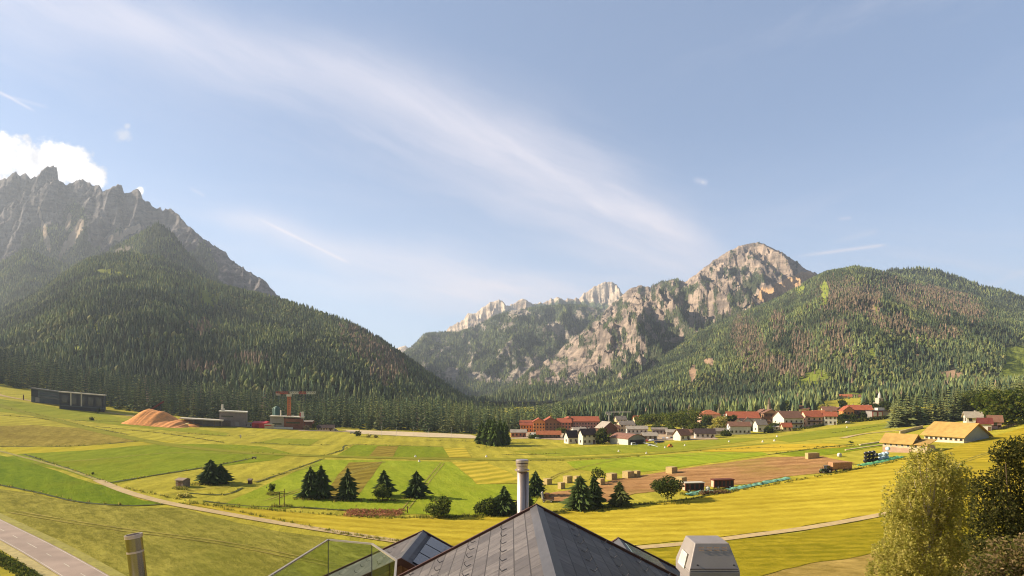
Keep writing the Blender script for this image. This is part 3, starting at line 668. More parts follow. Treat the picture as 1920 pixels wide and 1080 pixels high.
# ================================================================== FORESTS
def cone_template(tiers, sides, seed, rw=0.17, base=0.06, jag=0.35):
    rg = np.random.default_rng(seed); V = []; F = []
    for t in range(tiers):
        z0 = base + (1 - base) * t / tiers * 0.93; z1 = min(1.0, z0 + (1 - base) / tiers * 1.75) if t < tiers - 1 else 1.0
        r = rw * (1 - (z0 - base) / (1 - base)) ** 0.85 + 0.012
        b = len(V); V.append((0, 0, z1))
        ph = rg.random() * 6.28
        for k in range(sides):
            a = ph + 2 * math.pi * k / sides + rg.normal() * 0.12
            q = r * (1 + jag * (rg.random() - 0.5) * 1.6); V.append((q * math.cos(a), q * math.sin(a), z0 + 0.05 * (rg.random() - 0.5)))
        for k in range(sides): F.append((b, b + 1 + k, b + 1 + (k + 1) % sides))
    return np.array(V), np.array(F)
T_FAR = [cone_template(2, 5, s) for s in range(4)]
T_LOW = [cone_template(3, 6, s + 10) for s in range(6)]
def scatter_mesh(name, temps, pos, h, tint, m, wid=None):
    n = len(pos); Vs = []; Fs = []; Cs = []; off = 0
    which = RNG.integers(0, len(temps), n); rot = RNG.random(n) * 6.283; wid = np.ones(n) if wid is None else wid
    for k, (tv, tf) in enumerate(temps):
        idx = np.nonzero(which == k)[0]
        if len(idx) == 0: continue
        c, s = np.cos(rot[idx])[:, None], np.sin(rot[idx])[:, None]
        hx = (h[idx] * wid[idx])[:, None]
        x = (tv[None, :, 0] * c - tv[None, :, 1] * s) * hx; y = (tv[None, :, 0] * s + tv[None, :, 1] * c) * hx
        lean = (RNG.random((len(idx), 2)) - 0.5) * 0.05
        z = tv[None, :, 2] * h[idx][:, None]
        P = np.stack([x + lean[:, :1] * z, y + lean[:, 1:] * z, z], -1) + pos[idx][:, None, :]
        Vs.append(P.reshape(-1, 3)); Fs.append((tf[None] + (np.arange(len(idx)) * len(tv))[:, None, None] + off).reshape(-1, 3))
        sh = 1 + (RNG.random((len(idx), len(tv), 1)) - 0.5) * 0.3
        Cs.append((tint[idx][:, None, :] * sh).reshape(-1, 3)); off += len(idx) * len(tv)
    return link(name, np_mesh(name, np.concatenate(Vs), np.concatenate(Fs), np.concatenate(Cs)), m)
M_fol = attr_mat('conifer_needles')
GREENS = np.array([srgb(76, 84, 60), srgb(90, 95, 62), srgb(66, 76, 60), srgb(102, 101, 68), srgb(80, 83, 55)])
BROWNS = np.array([srgb(126, 106, 86), srgb(112, 98, 78), srgb(138, 116, 94), srgb(104, 96, 72)])
def tints(n, brown=None, pos=None):
    t = GREENS[RNG.integers(0, 5, n)] * (0.7 + 0.75 * RNG.random((n, 1)) ** 1.6)
    if pos is not None:      # stands of different age and kind
        q = fbm(pos[:, 0] / 90, pos[:, 1] / 90, 3, 77)[:, None]; t = t * np.array([[0.98, 1.06, 0.92]]) * (0.76 + 0.9 * ss(0.25, 0.75, q)) * (1 + (q - 0.5) * np.array([[0.5, 0.3, -0.3]]))
    if brown is not None:
        b = RNG.random(n) < brown * 0.8
        t[b] = BROWNS[RNG.integers(0, 4, b.sum())] * (0.75 + 0.5 * RNG.random((b.sum(), 1)))
    return t
def scatter_on(key, n, hmin, hmax, near=(), margin=18, vth=0.5, clump=0.5, dens=None, wscale=1.0):
    M = MOUNT[key]; P = M['P']; nx, nt_ = P.shape[:2]; nt_ -= 4
    a = P[1:, :-1] - P[:-1, :-1]; b = P[:-1, 1:] - P[:-1, :-1]
    A = np.linalg.norm(np.cross(a, b), axis=-1)[:, :nt_ - 1]
    PX, PY = px_of(P); veg = M['veg'] * (1 - 0.72 * M['mead']) * (1 - 0.8 * M['earth'])
    Wt = A * (veg[:-1, :nt_ - 1] > 0.02)
    if clump: Wt = Wt * (1 - clump + 2 * clump * fbm(P[:-1, :nt_ - 1, 0] / 60, P[:-1, :nt_ - 1, 1] / 60, 3, 90))
    for o in near:
        So = np.interp(PX[:-1, :nt_ - 1], MOUNT[o]['Xs'], MOUNT[o]['S'], left=2000, right=2000)
        Wt = Wt * (PY[:-1, :nt_ - 1] < So + margin)
    Wt = Wt * ((PX[:-1, :nt_ - 1] > -220) & (PX[:-1, :nt_ - 1] < 2140))
    p = Wt.ravel() / Wt.sum(); c = RNG.choice(len(p), n, p=p); i = c // (nt_ - 1); j = c % (nt_ - 1)
    fu, fv = RNG.random(n), RNG.random(n)
    def bil(Q):
        sh = (n,) + (1,) * (Q.ndim - 2); f, g = fu.reshape(sh), fv.reshape(sh)
        return (Q[i, j] * (1 - f) + Q[i + 1, j] * f) * (1 - g) + (Q[i, j + 1] * (1 - f) + Q[i + 1, j + 1] * f) * g
    pos = bil(P); v = bil(veg); keep = RNG.random(n) < ss(vth - 0.3, vth + 0.25, v)
    br = bil(np.asarray(M['brown'], float))
    pos = pos[keep]; br = br[keep]; pos[:, 2] -= 0.8
    h = hmin + (hmax - hmin) * RNG.random(len(pos)) ** 1.3
    return pos, h, tints(len(pos), br, pos)
def round_template(seed):
    rg = np.random.default_rng(seed); V = [(0, 0, 1.0)]; F = []
    for z, r in ((0.72, 0.26), (0.38, 0.34), (0.1, 0.2)):
        for k in range(6): a = 6.283 * k / 6 + rg.random() * 0.5; q = r * (0.8 + 0.4 * rg.random()); V.append((q * math.cos(a), q * math.sin(a), z + 0.1 * (rg.random() - 0.5)))
    for k in range(6): F.append((0, 1 + k, 1 + (k + 1) % 6))
    for l in range(2):
        for k in range(6): a, b = 1 + 6 * l + k, 1 + 6 * l + (k + 1) % 6; F += [(a, a + 6, b), (b, a + 6, b + 6)]
    return np.array(V), np.array(F)
T_ROUND = [round_template(s) for s in range(4)]
LEAFY = np.array([srgb(96, 104, 56), srgb(108, 110, 62), srgb(86, 96, 50), srgb(118, 114, 68)])
def forest(name, key, temps, n, hmin, hmax, label, leafy_below=None, **k):
    pos, h, t = scatter_on(key, n, hmin, hmax, **k)
    if leafy_below:
        PX, PY = px_of(pos); q = (fbm(pos[:, 0] / 70, pos[:, 1] / 70, 3, 123) > 0.6) & (PY > leafy_below) & (RNG.random(len(pos)) < 0.55)
        tr = LEAFY[RNG.integers(0, 4, q.sum())] * (0.75 + 0.5 * RNG.random((q.sum(), 1)))
        tag(scatter_mesh(name, T_ROUND, pos[q], h[q] * 0.75, tr, M_fol), label.replace('spruce ', '') + ', its paler leafy stands', 'forest', kind='stuff')
        pos, h, t = pos[~q], h[~q], t[~q]
    return tag(scatter_mesh(name, temps, pos, h, t, M_fol), label, 'forest', kind='stuff')
forest('forest', 'A1', T_LOW, 44000, 9, 19, 'dense dark spruce forest covering the near wooded hill on the left', 560)
forest('forest', 'A2', T_FAR, 14000, 10, 19, 'spruce wood on the shoulder below the grey rock peaks', near=('A1',))
forest('forest', 'A3', T_FAR, 12000, 10, 19, 'thin mountain pines growing between the grey rock walls', near=('A1', 'A2'), vth=0.6)
forest('forest', 'B2', T_FAR, 20000, 14, 24, 'hazy forest on the farthest wooded massif in the gap of the valley', near=('B3', 'A1', 'C1'))
forest('forest', 'B3', T_FAR, 26000, 10, 20, 'sparse dwarf wood among the pale rocks under the bare summit', near=('C1',), vth=0.58)
forest('forest', 'C2', T_FAR, 7000, 12, 22, 'forest along the rounded far skyline of the right mountain', near=('C1',))
forest('forest', 'C1', T_LOW, 90000, 7.5, 15, 'mixed green and browned spruce forest covering the right mountain', 620)
# ================================================================== TREES AND PLANTS
def frond_crown(seed, whorls=15, per=8, rw=0.2, base=0.06, top=1.0, full=0.85, bulge=0.0):
    """spruce crown, unit height: whorls of drooping fronds -> verts, tris, colours"""
    rg = np.random.default_rng(seed); V = []; F = []; C = []
    for i in range(whorls):
        t = (i + 0.3 * rg.random()) / whorls; z = base + (top - base) * t
        L = rw * ((1 - t) ** full) * (1 - bulge * max(0.0, 0.34 - t) / 0.34) * (0.8 + 0.4 * rg.random()) + 0.012
        m = max(4, int(per * (0.6 + 0.5 * (1 - t)))); ph = rg.random() * 6.28
        for k in range(m):
            a0 = ph + 6.283 * k / m + rg.normal() * 0.25; l = L * (0.55 + 0.75 * rg.random() ** 1.3)
            for da, ll in ((0, 1.0), (0.42, 0.72), (-0.42, 0.72)):
                a = a0 + da + rg.normal() * 0.08; q = l * ll; d = np.array([math.cos(a), math.sin(a)]); n = np.array([-d[1], d[0]])
                wv_ = q * (0.24 if per < 12 else 0.15); up = 0.02 * rg.random(); drop = q * (0.12 + 0.3 * rg.random()) + 0.012
                b = len(V)
                V += [(d[0] * q * 0.08, d[1] * q * 0.08, z + up), (d[0] * q * 0.6 + n[0] * wv_, d[1] * q * 0.6 + n[1] * wv_, z - drop * 0.75), (d[0] * q, d[1] * q, z - drop * (0.7 + 0.3 * rg.random())),
                      (d[0] * q * 0.6 - n[0] * wv_, d[1] * q * 0.6 - n[1] * wv_, z - drop * 0.75), (d[0] * q * 0.55, d[1] * q * 0.55, z - drop * 0.25 + up)]
                F += [(b, b + 1, b + 4), (b + 1, b + 2, b + 4), (b + 2, b + 3, b + 4), (b + 3, b, b + 4)]
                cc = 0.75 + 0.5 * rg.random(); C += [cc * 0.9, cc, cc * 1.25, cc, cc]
    b = len(V); V += [(0.012, 0, top - 0.03), (-0.008, 0.01, top - 0.03), (-0.008, -0.01, top - 0.03), (0, 0, top + 0.05)]; F += [(b, b + 1, b + 3), (b + 1, b + 2, b + 3), (b + 2, b, b + 3)]; C += [1, 1, 1, 1.2]
    return np.array(V), np.array(F), np.array(C)[:, None]
def trunk_mesh(h, r, lean=0.0, n=7):
    return MB().tube([(0, 0, -0.6), (lean * 0.3, 0, h * 0.35), (lean, 0, h)], [r, r * 0.75, r * 0.12], n).mesh('trunk', True)
M_bark = mat('bark_brown', srgb(92, 74, 56), 1, 6, 0.3, bump=0.4)
M_birchbark = mat('bark_birch', srgb(176, 160, 132), 0.9, 5, 0.3)
M_leaf = attr_mat('broad_leaves', trans=0.55)
def conifer(loc, h, w, label, seed, col=srgb(52, 64, 30), group=None, rz=None):
    t = tag(empty('conifer_tree', loc, random.random() * 6.28 if rz is None else rz), label, 'tree', group)
    v, f, c = frond_crown(seed, 27, 15, 0.62, base=0.02, full=0.72, bulge=0.5); v[:, :2] *= (1 + 0.35 * (fbm(np.arctan2(v[:, 1], v[:, 0]) * 1.3 + 9, v[:, 2] * 5, 2, seed) - 0.5))[:, None] * 1.0
    v = v * np.array([w, w, h]); cl = np.array(col)[None] * c
    link('crown', np_mesh('crown', v, f, cl), M_fol, t)
    link('trunk', trunk_mesh(h * 0.95, h * 0.022 + 0.08), M_bark, t)
    return t
def leaf_cloud(lobes, n, size, cols, seed, flat=0.0, droop=0.0, shell=0.45, strands=0.0):
    """leaves spread through ellipsoid lobes (centre, radii): small folded blades at every angle"""
    rg = np.random.default_rng(seed)
    vol = np.array([l[1][0] * l[1][1] * l[1][2] for l in lobes]) ** 0.75; li = rg.choice(len(lobes), n, p=vol / vol.sum())
    c = np.array([l[0] for l in lobes], float)[li]; r = np.array([l[1] for l in lobes], float)[li]
    d = rg.normal(size=(n, 3)); d /= np.linalg.norm(d, axis=1, keepdims=True)
    rad = (shell + (1 - shell) * rg.random(n) ** 0.6)[:, None]
    # clumping: pull leaves towards random twig centres
    k = max(6, n // 45); tw = rg.integers(0, n, k); P = c + d * r * rad
    q = rg.integers(0, k, n); same = li[tw[q]] == li
    P = np.where(same[:, None], P * 0.35 + 0.65 * (P[tw[q]] + rg.normal(size=(n, 3)) * size * 2.2), P)
    if strands:      # leaves hung along drooping twigs
        ns = n // 16; si = rg.integers(0, n, ns); S = (c + d * r * rad)[si]; q = rg.integers(0, ns, n); ln = strands * (0.4 + 0.9 * rg.random(ns)); tt = rg.random(n) ** 0.8
        od = rg.normal(size=(ns, 2)) * 0.16; P = S[q] + np.stack([od[q, 0] * tt * ln[q], od[q, 1] * tt * ln[q], -tt * ln[q]], -1) + rg.normal(size=(n, 3)) * size * 0.7
        k = ns; same = np.ones(n, bool)
    P[:, 2] -= droop * np.abs(rg.normal(size=n)) * size * 6
    u = rg.normal(size=(n, 3)); u[:, 2] *= (1 - flat); u /= np.linalg.norm(u, axis=1, keepdims=True)
    w_ = np.cross(u, rg.normal(size=(n, 3))); w_ /= np.linalg.norm(w_, axis=1, keepdims=True)
    s = size * (0.6 + 0.8 * rg.random((n, 1)))
    V = np.stack([P - u * s, P + w_ * s * 0.5, P + u * s, P - w_ * s * 0.5], 1).reshape(-1, 3)
    F = np.arange(n * 4).reshape(n, 4)
    cl = np.array(cols)[rg.integers(0, len(cols), n)] * (0.7 + 0.6 * rg.random((n, 1)))
    tq = np.array(cols)[rg.integers(0, len(cols), k)][q] ; cl = np.where(same[:, None], 0.5 * cl + 0.5 * tq, cl)
    return np_mesh('crown', V, F, np.repeat(cl, 4, 0))
def limbs(base, lobes, r, seed, lean=(0, 0)):
    rg = random.Random(seed); mb = MB(); top = max(l[0][2] for l in lobes)
    cx = sum(l[0][0] for l in lobes) / len(lobes); cy = sum(l[0][1] for l in lobes) / len(lobes)
    mid = (cx * 0.5, cy * 0.5, top * 0.45); end = (cx + lean[0], cy + lean[1], top * 0.95)
    mb.tube([(0, 0, -0.5), (mid[0] * 0.5, mid[1] * 0.5, top * 0.22), mid, end], [r, r * 0.85, r * 0.6, r * 0.12], 8)
    for l in lobes:
        s = 0.25 + 0.4 * rg.random(); a = Vector((mid[0] * s * 1.5, mid[1] * s * 1.5, max(0.2, min(l[0][2] * 0.6, top * 0.45 * s * 2)))); b = Vector(l[0])
        m_ = a.lerp(b, 0.5) + Vector((0, 0, 0.08 * (b - a).length))
        mb.tube([a, m_, b], [r * 0.45, r * 0.28, r * 0.06], 6)
    return mb.mesh('trunk', True)
def leafy(name, loc, lobes, n, size, cols, label, cat, seed, r=0.15, group=None, bark=None, **k):
    t = tag(empty(name, loc), label, cat, group)
    link('crown', leaf_cloud(lobes, n, size, cols, seed, **k), M_leaf, t)
    link('trunk', limbs(loc, lobes, r, seed), bark or M_bark, t)
    return t
def ball(h, w, seed, n=7):
    rg = random.Random(seed); out = [((0, 0, h * 0.55), (w * 0.38, w * 0.38, h * 0.42))]
    for i in range(n):
        a = 6.283 * i / n + rg.random(); z = h * (0.2 + 0.56 * rg.random()); q = w * 0.29 * (1.1 - 0.5 * abs(z / h - 0.5))
        out.append(((math.cos(a) * q, math.sin(a) * q, z), (w * 0.22, w * 0.22, h * 0.22)))
    return out
DK = [srgb(70, 82, 34), srgb(84, 94, 40), srgb(58, 70, 32), srgb(100, 102, 46)]
MD = [srgb(92, 104, 40), srgb(110, 118, 48), srgb(76, 92, 36), srgb(124, 124, 54)]
OL = [srgb(176, 166, 76), srgb(198, 184, 94), srgb(152, 150, 66), srgb(208, 192, 116), srgb(138, 136, 58)]

# --- trees and bushes standing in the near meadows
def fg_conifer(X, Y, hpx, wpx, label, seed, col=srgb(62, 74, 36)):
    p = at(X, Y); k = mpp(p.y); return conifer(p, hpx * k * 1.03, wpx * k * 1.12, label, seed, col)
fg_conifer(395, 907, 44, 50, 'squat dark spruce standing alone in the left meadow near the small timber hut', 1)
fg_conifer(414, 906, 36, 40, 'lower spruce leaning against the squat dark spruce in the left meadow', 2)
fg_conifer(582, 934, 58, 44, 'left spruce of the close pair that starts the row of meadow trees', 3)
fg_conifer(602, 934, 60, 46, 'right and fuller spruce of the close pair in the row of meadow trees', 4)
fg_conifer(652, 937, 58, 42, 'single pointed spruce between the close pair and the round pale bush', 5)
fg_conifer(720, 930, 48, 42, 'spruce standing right behind the round pale green bush', 6)
fg_conifer(781, 932, 48, 46, 'spruce with a broad base, last of the meadow row before the round dark bush', 7)
fg_conifer(1004, 930, 46, 40, 'dark spruce just right of the steel roof flue', 8)
fg_conifer(1088, 955, 62, 58, 'broadest dark spruce in front of the hay stacks on the bare soil', 9, srgb(72, 84, 40))
fg_conifer(1114, 950, 60, 36, 'taller narrow spruce grown into the right side of the broadest dark spruce', 10)
fg_conifer(1162, 949, 46, 42, 'small loose spruce between the broadest spruce and the round dark tree', 11, srgb(80, 84, 42))
fg_conifer(945, 964, 52, 52, 'dark spruce directly left of the steel roof flue', 12)
fg_conifer(985, 962, 50, 40, 'dark spruce half hidden behind the steel roof flue', 13)
def fg_bush(X, Y, hpx, wpx, label, seed, cols, n=900, size=0.45, name='bush', cat='bush'):
    p = at(X, Y); k = mpp(p.y); return leafy(name, p, ball(hpx * k, wpx * k, seed), n, size, cols, label, cat, seed, r=0.12)
fg_bush(717, 938, 32, 32, 'round pale green bush in front of a spruce in the meadow row', 21, MD, 1100, 0.35)
fg_bush(822, 969, 38, 54, 'wide round bush at the edge of the golden field left of the roof ridge', 22, MD + DK, 1500, 0.4)
fg_bush(912, 965, 32, 50, 'low spreading bush left of the spruces by the steel flue', 23, DK, 1300, 0.4)
fg_bush(1251, 942, 50, 62, 'round dark tree at the corner of the bare soil beside the red trailer', 24, DK, 2200, 0.42, 'broadleaf_tree', 'tree')
fg_bush(510, 925, 19, 13, 'tiny round tree beside the wooden post frame', 25, DK, 350, 0.3, 'broadleaf_tree', 'tree')
fg_bush(1120, 905, 30, 34, 'small dark bush between the hay stacks', 26, DK, 500, 0.4)
fg_bush(174, 890, 5, 5, 'tiny shrub in the bright green field beside the dirt track', 27, DK, 60, 0.25)
fg_bush(346, 932, 8, 26, 'low weedy scrub along the bend of the dirt track', 28, OL, 400, 0.3)
fg_bush(1596, 831, 5, 9, 'tiny dark shrub by the pale concrete strips', 29, DK, 80, 0.3)
for i, (X, Y, h_, w_) in enumerate([(20, 726, 14, 22), (34, 728, 10, 14), (172, 788, 5, 8), (118, 765, 9, 6), (185, 774, 8, 7), (283, 790, 6, 8), (310, 797, 5, 8), (672, 818, 11, 11), (690, 820, 5, 10), (704, 821, 6, 9), (575, 807, 12, 14), (590, 805, 11, 12)]):
    fg_bush(X, Y, h_, w_, ['grey green bush on the left skyline of the meadow', 'smaller bush beside the bush on the left skyline', 'dark shrub alone in the meadow below the black hall', 'dark shrub in front of the black office block', 'dark shrub at the right end of the black hall',
            'shrub at the left foot of the orange wood chip pile', 'shrub in front of the orange wood chip pile', 'small tree beside the pale road below the forest', 'low bush just right of the small tree on the pale road', 'second low bush right of the small tree on the pale road',
            'grey brown bush at the right end of the brick works', 'pale green bush left of the low cream shed'][i], 60 + i, [DK, DK, DK, DK, DK, DK, DK, DK, OL, OL, [srgb(110, 98, 76), srgb(90, 84, 62)], MD][i], 220, 0.6)
# dense group of trees standing alone left of the red hotel
grp = [(903, 832, 44, 22), (915, 834, 50, 24), (927, 836, 52, 24), (938, 835, 50, 22), (947, 834, 46, 20), (921, 830, 46, 22)]
for i, (X, Y, h_, w_) in enumerate(grp):
    p = at(X, Y); k = mpp(p.y); conifer(p, h_ * k, w_ * k * 1.3, 'close set spruce in the dense clump left of the red hotel', 40 + i, srgb(70, 84, 34), 'spruces of the dense clump left of the red hotel')

# --- individual spruces along the forest edge, then the wood behind them as one mass
EDGE = [(-80, 715), (0, 724), (65, 733), (190, 764), (340, 783), (460, 793), (600, 802), (700, 807), (800, 811), (900, 815), (960, 811), (1060, 803)]
ex = [p[0] for p in EDGE]; ey = [p[1] for p in EDGE]
protos = []
for i in range(7):
    v, f, c = frond_crown(300 + i, 13, 6, 0.125 + 0.02 * (i % 3), base=0.05)
    tv, tf = np.array([(.012, 0, -.02), (-.006, .01, -.02), (-.006, -.01, -.02), (0, 0, .9)]), np.array([(0, 1, 3), (1, 2, 3), (2, 0, 3)])
    base_c = GREENS[[0, 1, 3, 2, 0, 3, 1][i]] * np.array([1.12, 1.22, 0.95])
    cl = np.concatenate([np.array(base_c)[None] * c, np.tile(np.array(srgb(90, 74, 58))[None], (4, 1))])
    protos.append(np_mesh('conifer_tree', np.concatenate([v, tv]), np.concatenate([f, tf + len(v)]), cl))
    protos[-1].materials.append(M_fol)
def proto_tree(p, h, label, group, wd=1.0, kinds=None, name='conifer_tree'):
    o = bpy.data.objects.new(name, protos[random.choice(kinds or range(7))]); COL.objects.link(o)
    o.location = (p[0], p[1], p[2] - 0.3); o.scale = (h * wd, h * wd, h); o.rotation_euler = (0, 0, random.random() * 6.28)
    return tag(o, label, 'tree', group)
LBL_EDGE = 'tall dark spruce in the front line of the valley forest'
n_edge = 0
for i in range(165):
    X = -70 + 1120 * (i + random.random()) / 165
    if 905 < X < 952: continue
    Yb = float(np.interp(X, ex, ey)); p = at(X, Yb); dist = 2 + 26 * random.random()
    y = p.y + dist; x = (X - CX) / FPX * y
    h = (20 + 9 * random.random()) * (1.0 if X < 880 else 0.85)
    proto_tree((x, y, float(gz(x, y))), h, LBL_EDGE, 'spruces along the front line of the valley forest', 1.0)
def belt(n, X0, X1, d0, d1, hmin, hmax, label, exx, eyy, temps):
    X = X0 + (X1 - X0) * RNG.random(n); Yb = np.interp(X, exx, eyy)
    uq = np.linspace(X0, X1, 60); yq = np.array([at(float(a), float(np.interp(a, exx, eyy))).y for a in uq])
    if X1 > 1500: keep = (X < 1540) | (X > 1618); X = X[keep]; n = len(X)
    y = np.interp(X, uq, yq) + d0 + (d1 - d0) * RNG.random(n); x = (X - CX) / FPX * y
    pos = np.stack([x, y, gz(x, y) - 0.5], -1); h = hmin + (hmax - hmin) * RNG.random(n)
    return tag(scatter_mesh('forest', temps, pos, h, tints(n, np.full(n, 0.04), pos) * 1.15, M_fol), label, 'forest', kind='stuff')
T_MED = [(np.concatenate([v]), f) for v, f, c in [frond_crown(400 + i, 8, 5, 0.15, base=0.08) for i in range(5)]]
belt(2600, -120, 1075, 24, 260, 19, 28, 'flat valley wood of tall spruces behind the forest edge', ex, ey, T_MED)
# trees behind the village, up to the foot of the mountain
ex2 = [1050, 1130, 1250, 1350, 1450, 1560, 1700, 1900, 2050]; ey2 = [800, 798, 795, 790, 782, 776, 765, 755, 750]
belt(3200, 1050, 2050, 20, 330, 14, 24, 'spruce wood behind the village at the foot of the right mountain', ex2, ey2, T_LOW)

# --- trees in the village
def broad(X, Y, hpx, wpx, label, seed, cols=MD, n=420, group=None):
    p = at(X, Y); k = mpp(p.y); return leafy('broadleaf_tree', p, ball(hpx * k * 1.05, wpx * k * 1.25, seed, 9), max(n, 1500), 0.95, cols, label, 'tree', seed, r=0.25, group=group)
VB = [(1268, 806, 36, 40, 'large bushy green tree left of the tall dark trees in the village middle', MD), (1292, 806, 42, 40, 'large round tree, tallest of the green clump in the village middle', MD), (1240, 800, 26, 34, 'lower round tree at the left of the green clump in the village', MD),
      (1212, 800, 24, 36, 'broad green tree behind the pale low roofs right of the hangar', MD), (1085, 806, 22, 22, 'dark bushy tree in front of the right wing of the red hotel', DK), (1094, 808, 20, 18, 'second dark bushy tree before the right wing of the red hotel', DK),
      (1128, 833, 30, 16, 'dark narrow tree beside the white double gabled house', DK), (1142, 830, 14, 14, 'small light green tree left of the hangar', MD), (1122, 832, 16, 12, 'light bush at the right corner of the white double gabled house', MD),
      (1352, 806, 26, 26, 'olive green tree below the orange roofed house', OL), (1372, 804, 26, 18, 'dark green tree right of the orange roofed house', DK), (1326, 800, 22, 18, 'leafy tree below the left corner of the orange roofed house', MD),
      (1310, 818, 26, 16, 'dark tree beside the small brown roofed cabin', DK), (1412, 808, 10, 14, 'dark round bush in front of the white house with grey front', DK), (1452, 798, 24, 16, 'dark tree between the brown chalet and its neighbour', DK), (1452, 806, 12, 16, 'round bush at the foot of the brown chalet', DK),
      (1480, 772, 22, 22, 'bright round green tree behind the white gabled house', MD), (1500, 773, 21, 22, 'bright round green tree, right of the pair behind the white gabled house', MD), (1512, 798, 16, 12, 'dark bush beside the right wall of the white gabled house', DK), (1580, 790, 14, 16, 'dark bushy tree right of the red roofed chalet', DK),
      (1598, 788, 10, 12, 'green bush in front of the long red roofed house', DK), (1618, 785, 11, 8, 'narrow tree in front of the dark part of the long red roofed house', DK), (1580, 764, 14, 12, 'lone round tree in the meadow below the hill farm', DK),
      (1052, 812, 8, 16, 'small bush beside the red hotel terrace', MD), (1002, 822, 6, 16, 'low hedge like bush before the long orange roofed shed', DK), (1008, 806, 14, 14, 'tree before the orange left block of the red hotel', DK), (985, 806, 14, 18, 'dark tree before the low left wing of the red hotel', DK)]
VB += [(1340, 812, 16, 20, 'olive bush between the dark roofed low house and the white grey fronted house', OL), (1362, 818, 10, 14, 'small bush at the left wall of the white grey fronted house', DK), (1420, 798, 18, 16, 'green tree filling the gap right of the red roofed guest house', MD), (1442, 812, 10, 12, 'round bush at the field edge left of the brown tall chalet', DK),
       (1466, 790, 18, 16, 'tree behind the left corner of the bright white gable', DK), (1518, 788, 18, 14, 'tree rising between the white gabled house and the red roofed chalet', MD), (1545, 776, 18, 16, 'olive tree above the roofs of the red chalet', OL), (1254, 812, 14, 20, 'green bush left of the small brown roofed cabin', MD), (1300, 812, 18, 18, 'pale green tree just right of the small brown roofed cabin', MD),
       (1182, 806, 14, 18, 'bush behind the hangar roof', DK), (1150, 806, 14, 14, 'green tree right of the timber barn', MD), (1232, 812, 14, 18, 'dark bush over the parked cars', DK), (1640, 772, 16, 14, 'dark tree left of the church', DK), (1660, 772, 20, 16, 'dark tree right of the church', DK), (1622, 772, 18, 14, 'dark tree above the long red roofed house', DK),
       (1390, 790, 20, 20, 'green tree above the roof of the guest house', MD), (1340, 782, 24, 22, 'leafy tree behind the orange roofed villa', MD), (1122, 806, 14, 18, 'bush under the right end of the red hotel', MD)]
for i, (X, Y, h_, w_, lb, cl) in enumerate(VB): broad(X, Y, h_, w_, lb, 500 + i, cl)
for i, (X, Y, h_) in enumerate([(1304, 806, 44), (1314, 806, 46), (1322, 806, 38), (1283, 802, 40), (1252, 798, 30), (1362, 800, 34), (1378, 798, 30), (1546, 782, 20), (1552, 778, 22), (1560, 778, 18), (1566, 780, 16), (1592, 774, 22), (1600, 774, 20), (1608, 773, 18), (1228, 800, 22), (1198, 800, 20), (1176, 800, 18), (1160, 797, 20)]):
    p = at(X, Y); proto_tree(p, h_ * mpp(p.y), 'dark conifer rising among the village houses', 'conifers among the village houses', 1.15)
# --- wood on the right, behind the barns
for i in range(95):
    X = 1672 + 300 * (i + random.random()) / 95; Yb = float(np.interp(X, [1670, 1700, 1760, 1800, 1850, 1900, 1980], [803, 801, 795, 789, 782, 778, 770]))
    p = at(X, Yb - 8 * random.random()); h = float(np.interp(X, [1670, 1690, 1720, 1790, 1850, 1900, 1980], [46, 56, 44, 46, 54, 52, 52])) * (0.85 + 0.5 * random.random()) * mpp(p.y)
    proto_tree(p, h, 'bushy spruce in the small wood behind the yellow roofed barns', 'spruces of the small wood behind the barns', 2.0, [2, 4, 5])
for i, (X, Y, h_, w_) in enumerate([(1886, 796, 66, 62), (1925, 792, 70, 66), (1862, 790, 60, 52), (1822, 786, 54, 40)]):
    broad(X, Y, h_, w_, ['broad leafy tree behind the white sheds on the right slope', 'tallest leafy tree at the right edge above the golden slope', 'leafy tree behind the red and white shed', 'leafy tree behind the small white house on the right'][i], 560 + i, MD + DK, 1500)

# --- birch and pines close to the camera on the right, and the hedge by the road
def near_lobes(base, L):
    """lobes given where they show in the photo (X, Y, radius) and how far off (m)"""
    out = []
    for X, Y, rpx, d in L:
        k = d / FPX; out.append((((X - CX) * k - base[0], d - base[1], CZ + (HY - Y) * k - base[2]), (rpx * k, rpx * k, rpx * k * 0.95)))
    return out
bx, by = (1745 - CX) / FPX * 46, 46.0; bb = Vector((bx, by, float(gz(bx, by))))
BL = [(1760, 905, 60, 47.5), (1720, 960, 60, 47.5), (1770, 1040, 70, 47.5), (1690, 1030, 50, 46.5), (1745, 872, 40, 46), (1712, 892, 38, 45), (1782, 890, 36, 47), (1720, 850, 20, 46), (1735, 838, 10, 46), (1765, 850, 22, 46), (1800, 868, 18, 47), (1700, 925, 40, 45), (1790, 935, 38, 46), (1745, 940, 55, 46.5), (1705, 975, 42, 45), (1690, 950, 28, 44.5),
      (1770, 990, 52, 46), (1720, 1020, 52, 44.5), (1672, 1035, 34, 44), (1790, 1040, 50, 46), (1660, 1075, 40, 44), (1740, 1085, 66, 45), (1700, 1100, 60, 44), (1800, 1100, 50, 46), (1650, 1110, 40, 44), (1740, 1160, 80, 45), (1815, 960, 22, 46), (1808, 905, 20, 47)]
t = tag(empty('birch_tree', bb), 'large drooping olive green birch with pale twigs in the lower right', 'tree')
link('crown', leaf_cloud(near_lobes(bb, BL), 64000, 0.1, OL, 71, shell=0.3, strands=1.2), M_leaf, t)
link('trunk', limbs(bb, near_lobes(bb, BL), 0.2, 72), M_birchbark, t)
px_, py_ = (1915 - CX) / FPX * 33, 33.0; pb = Vector((px_, py_, float(gz(px_, py_))))
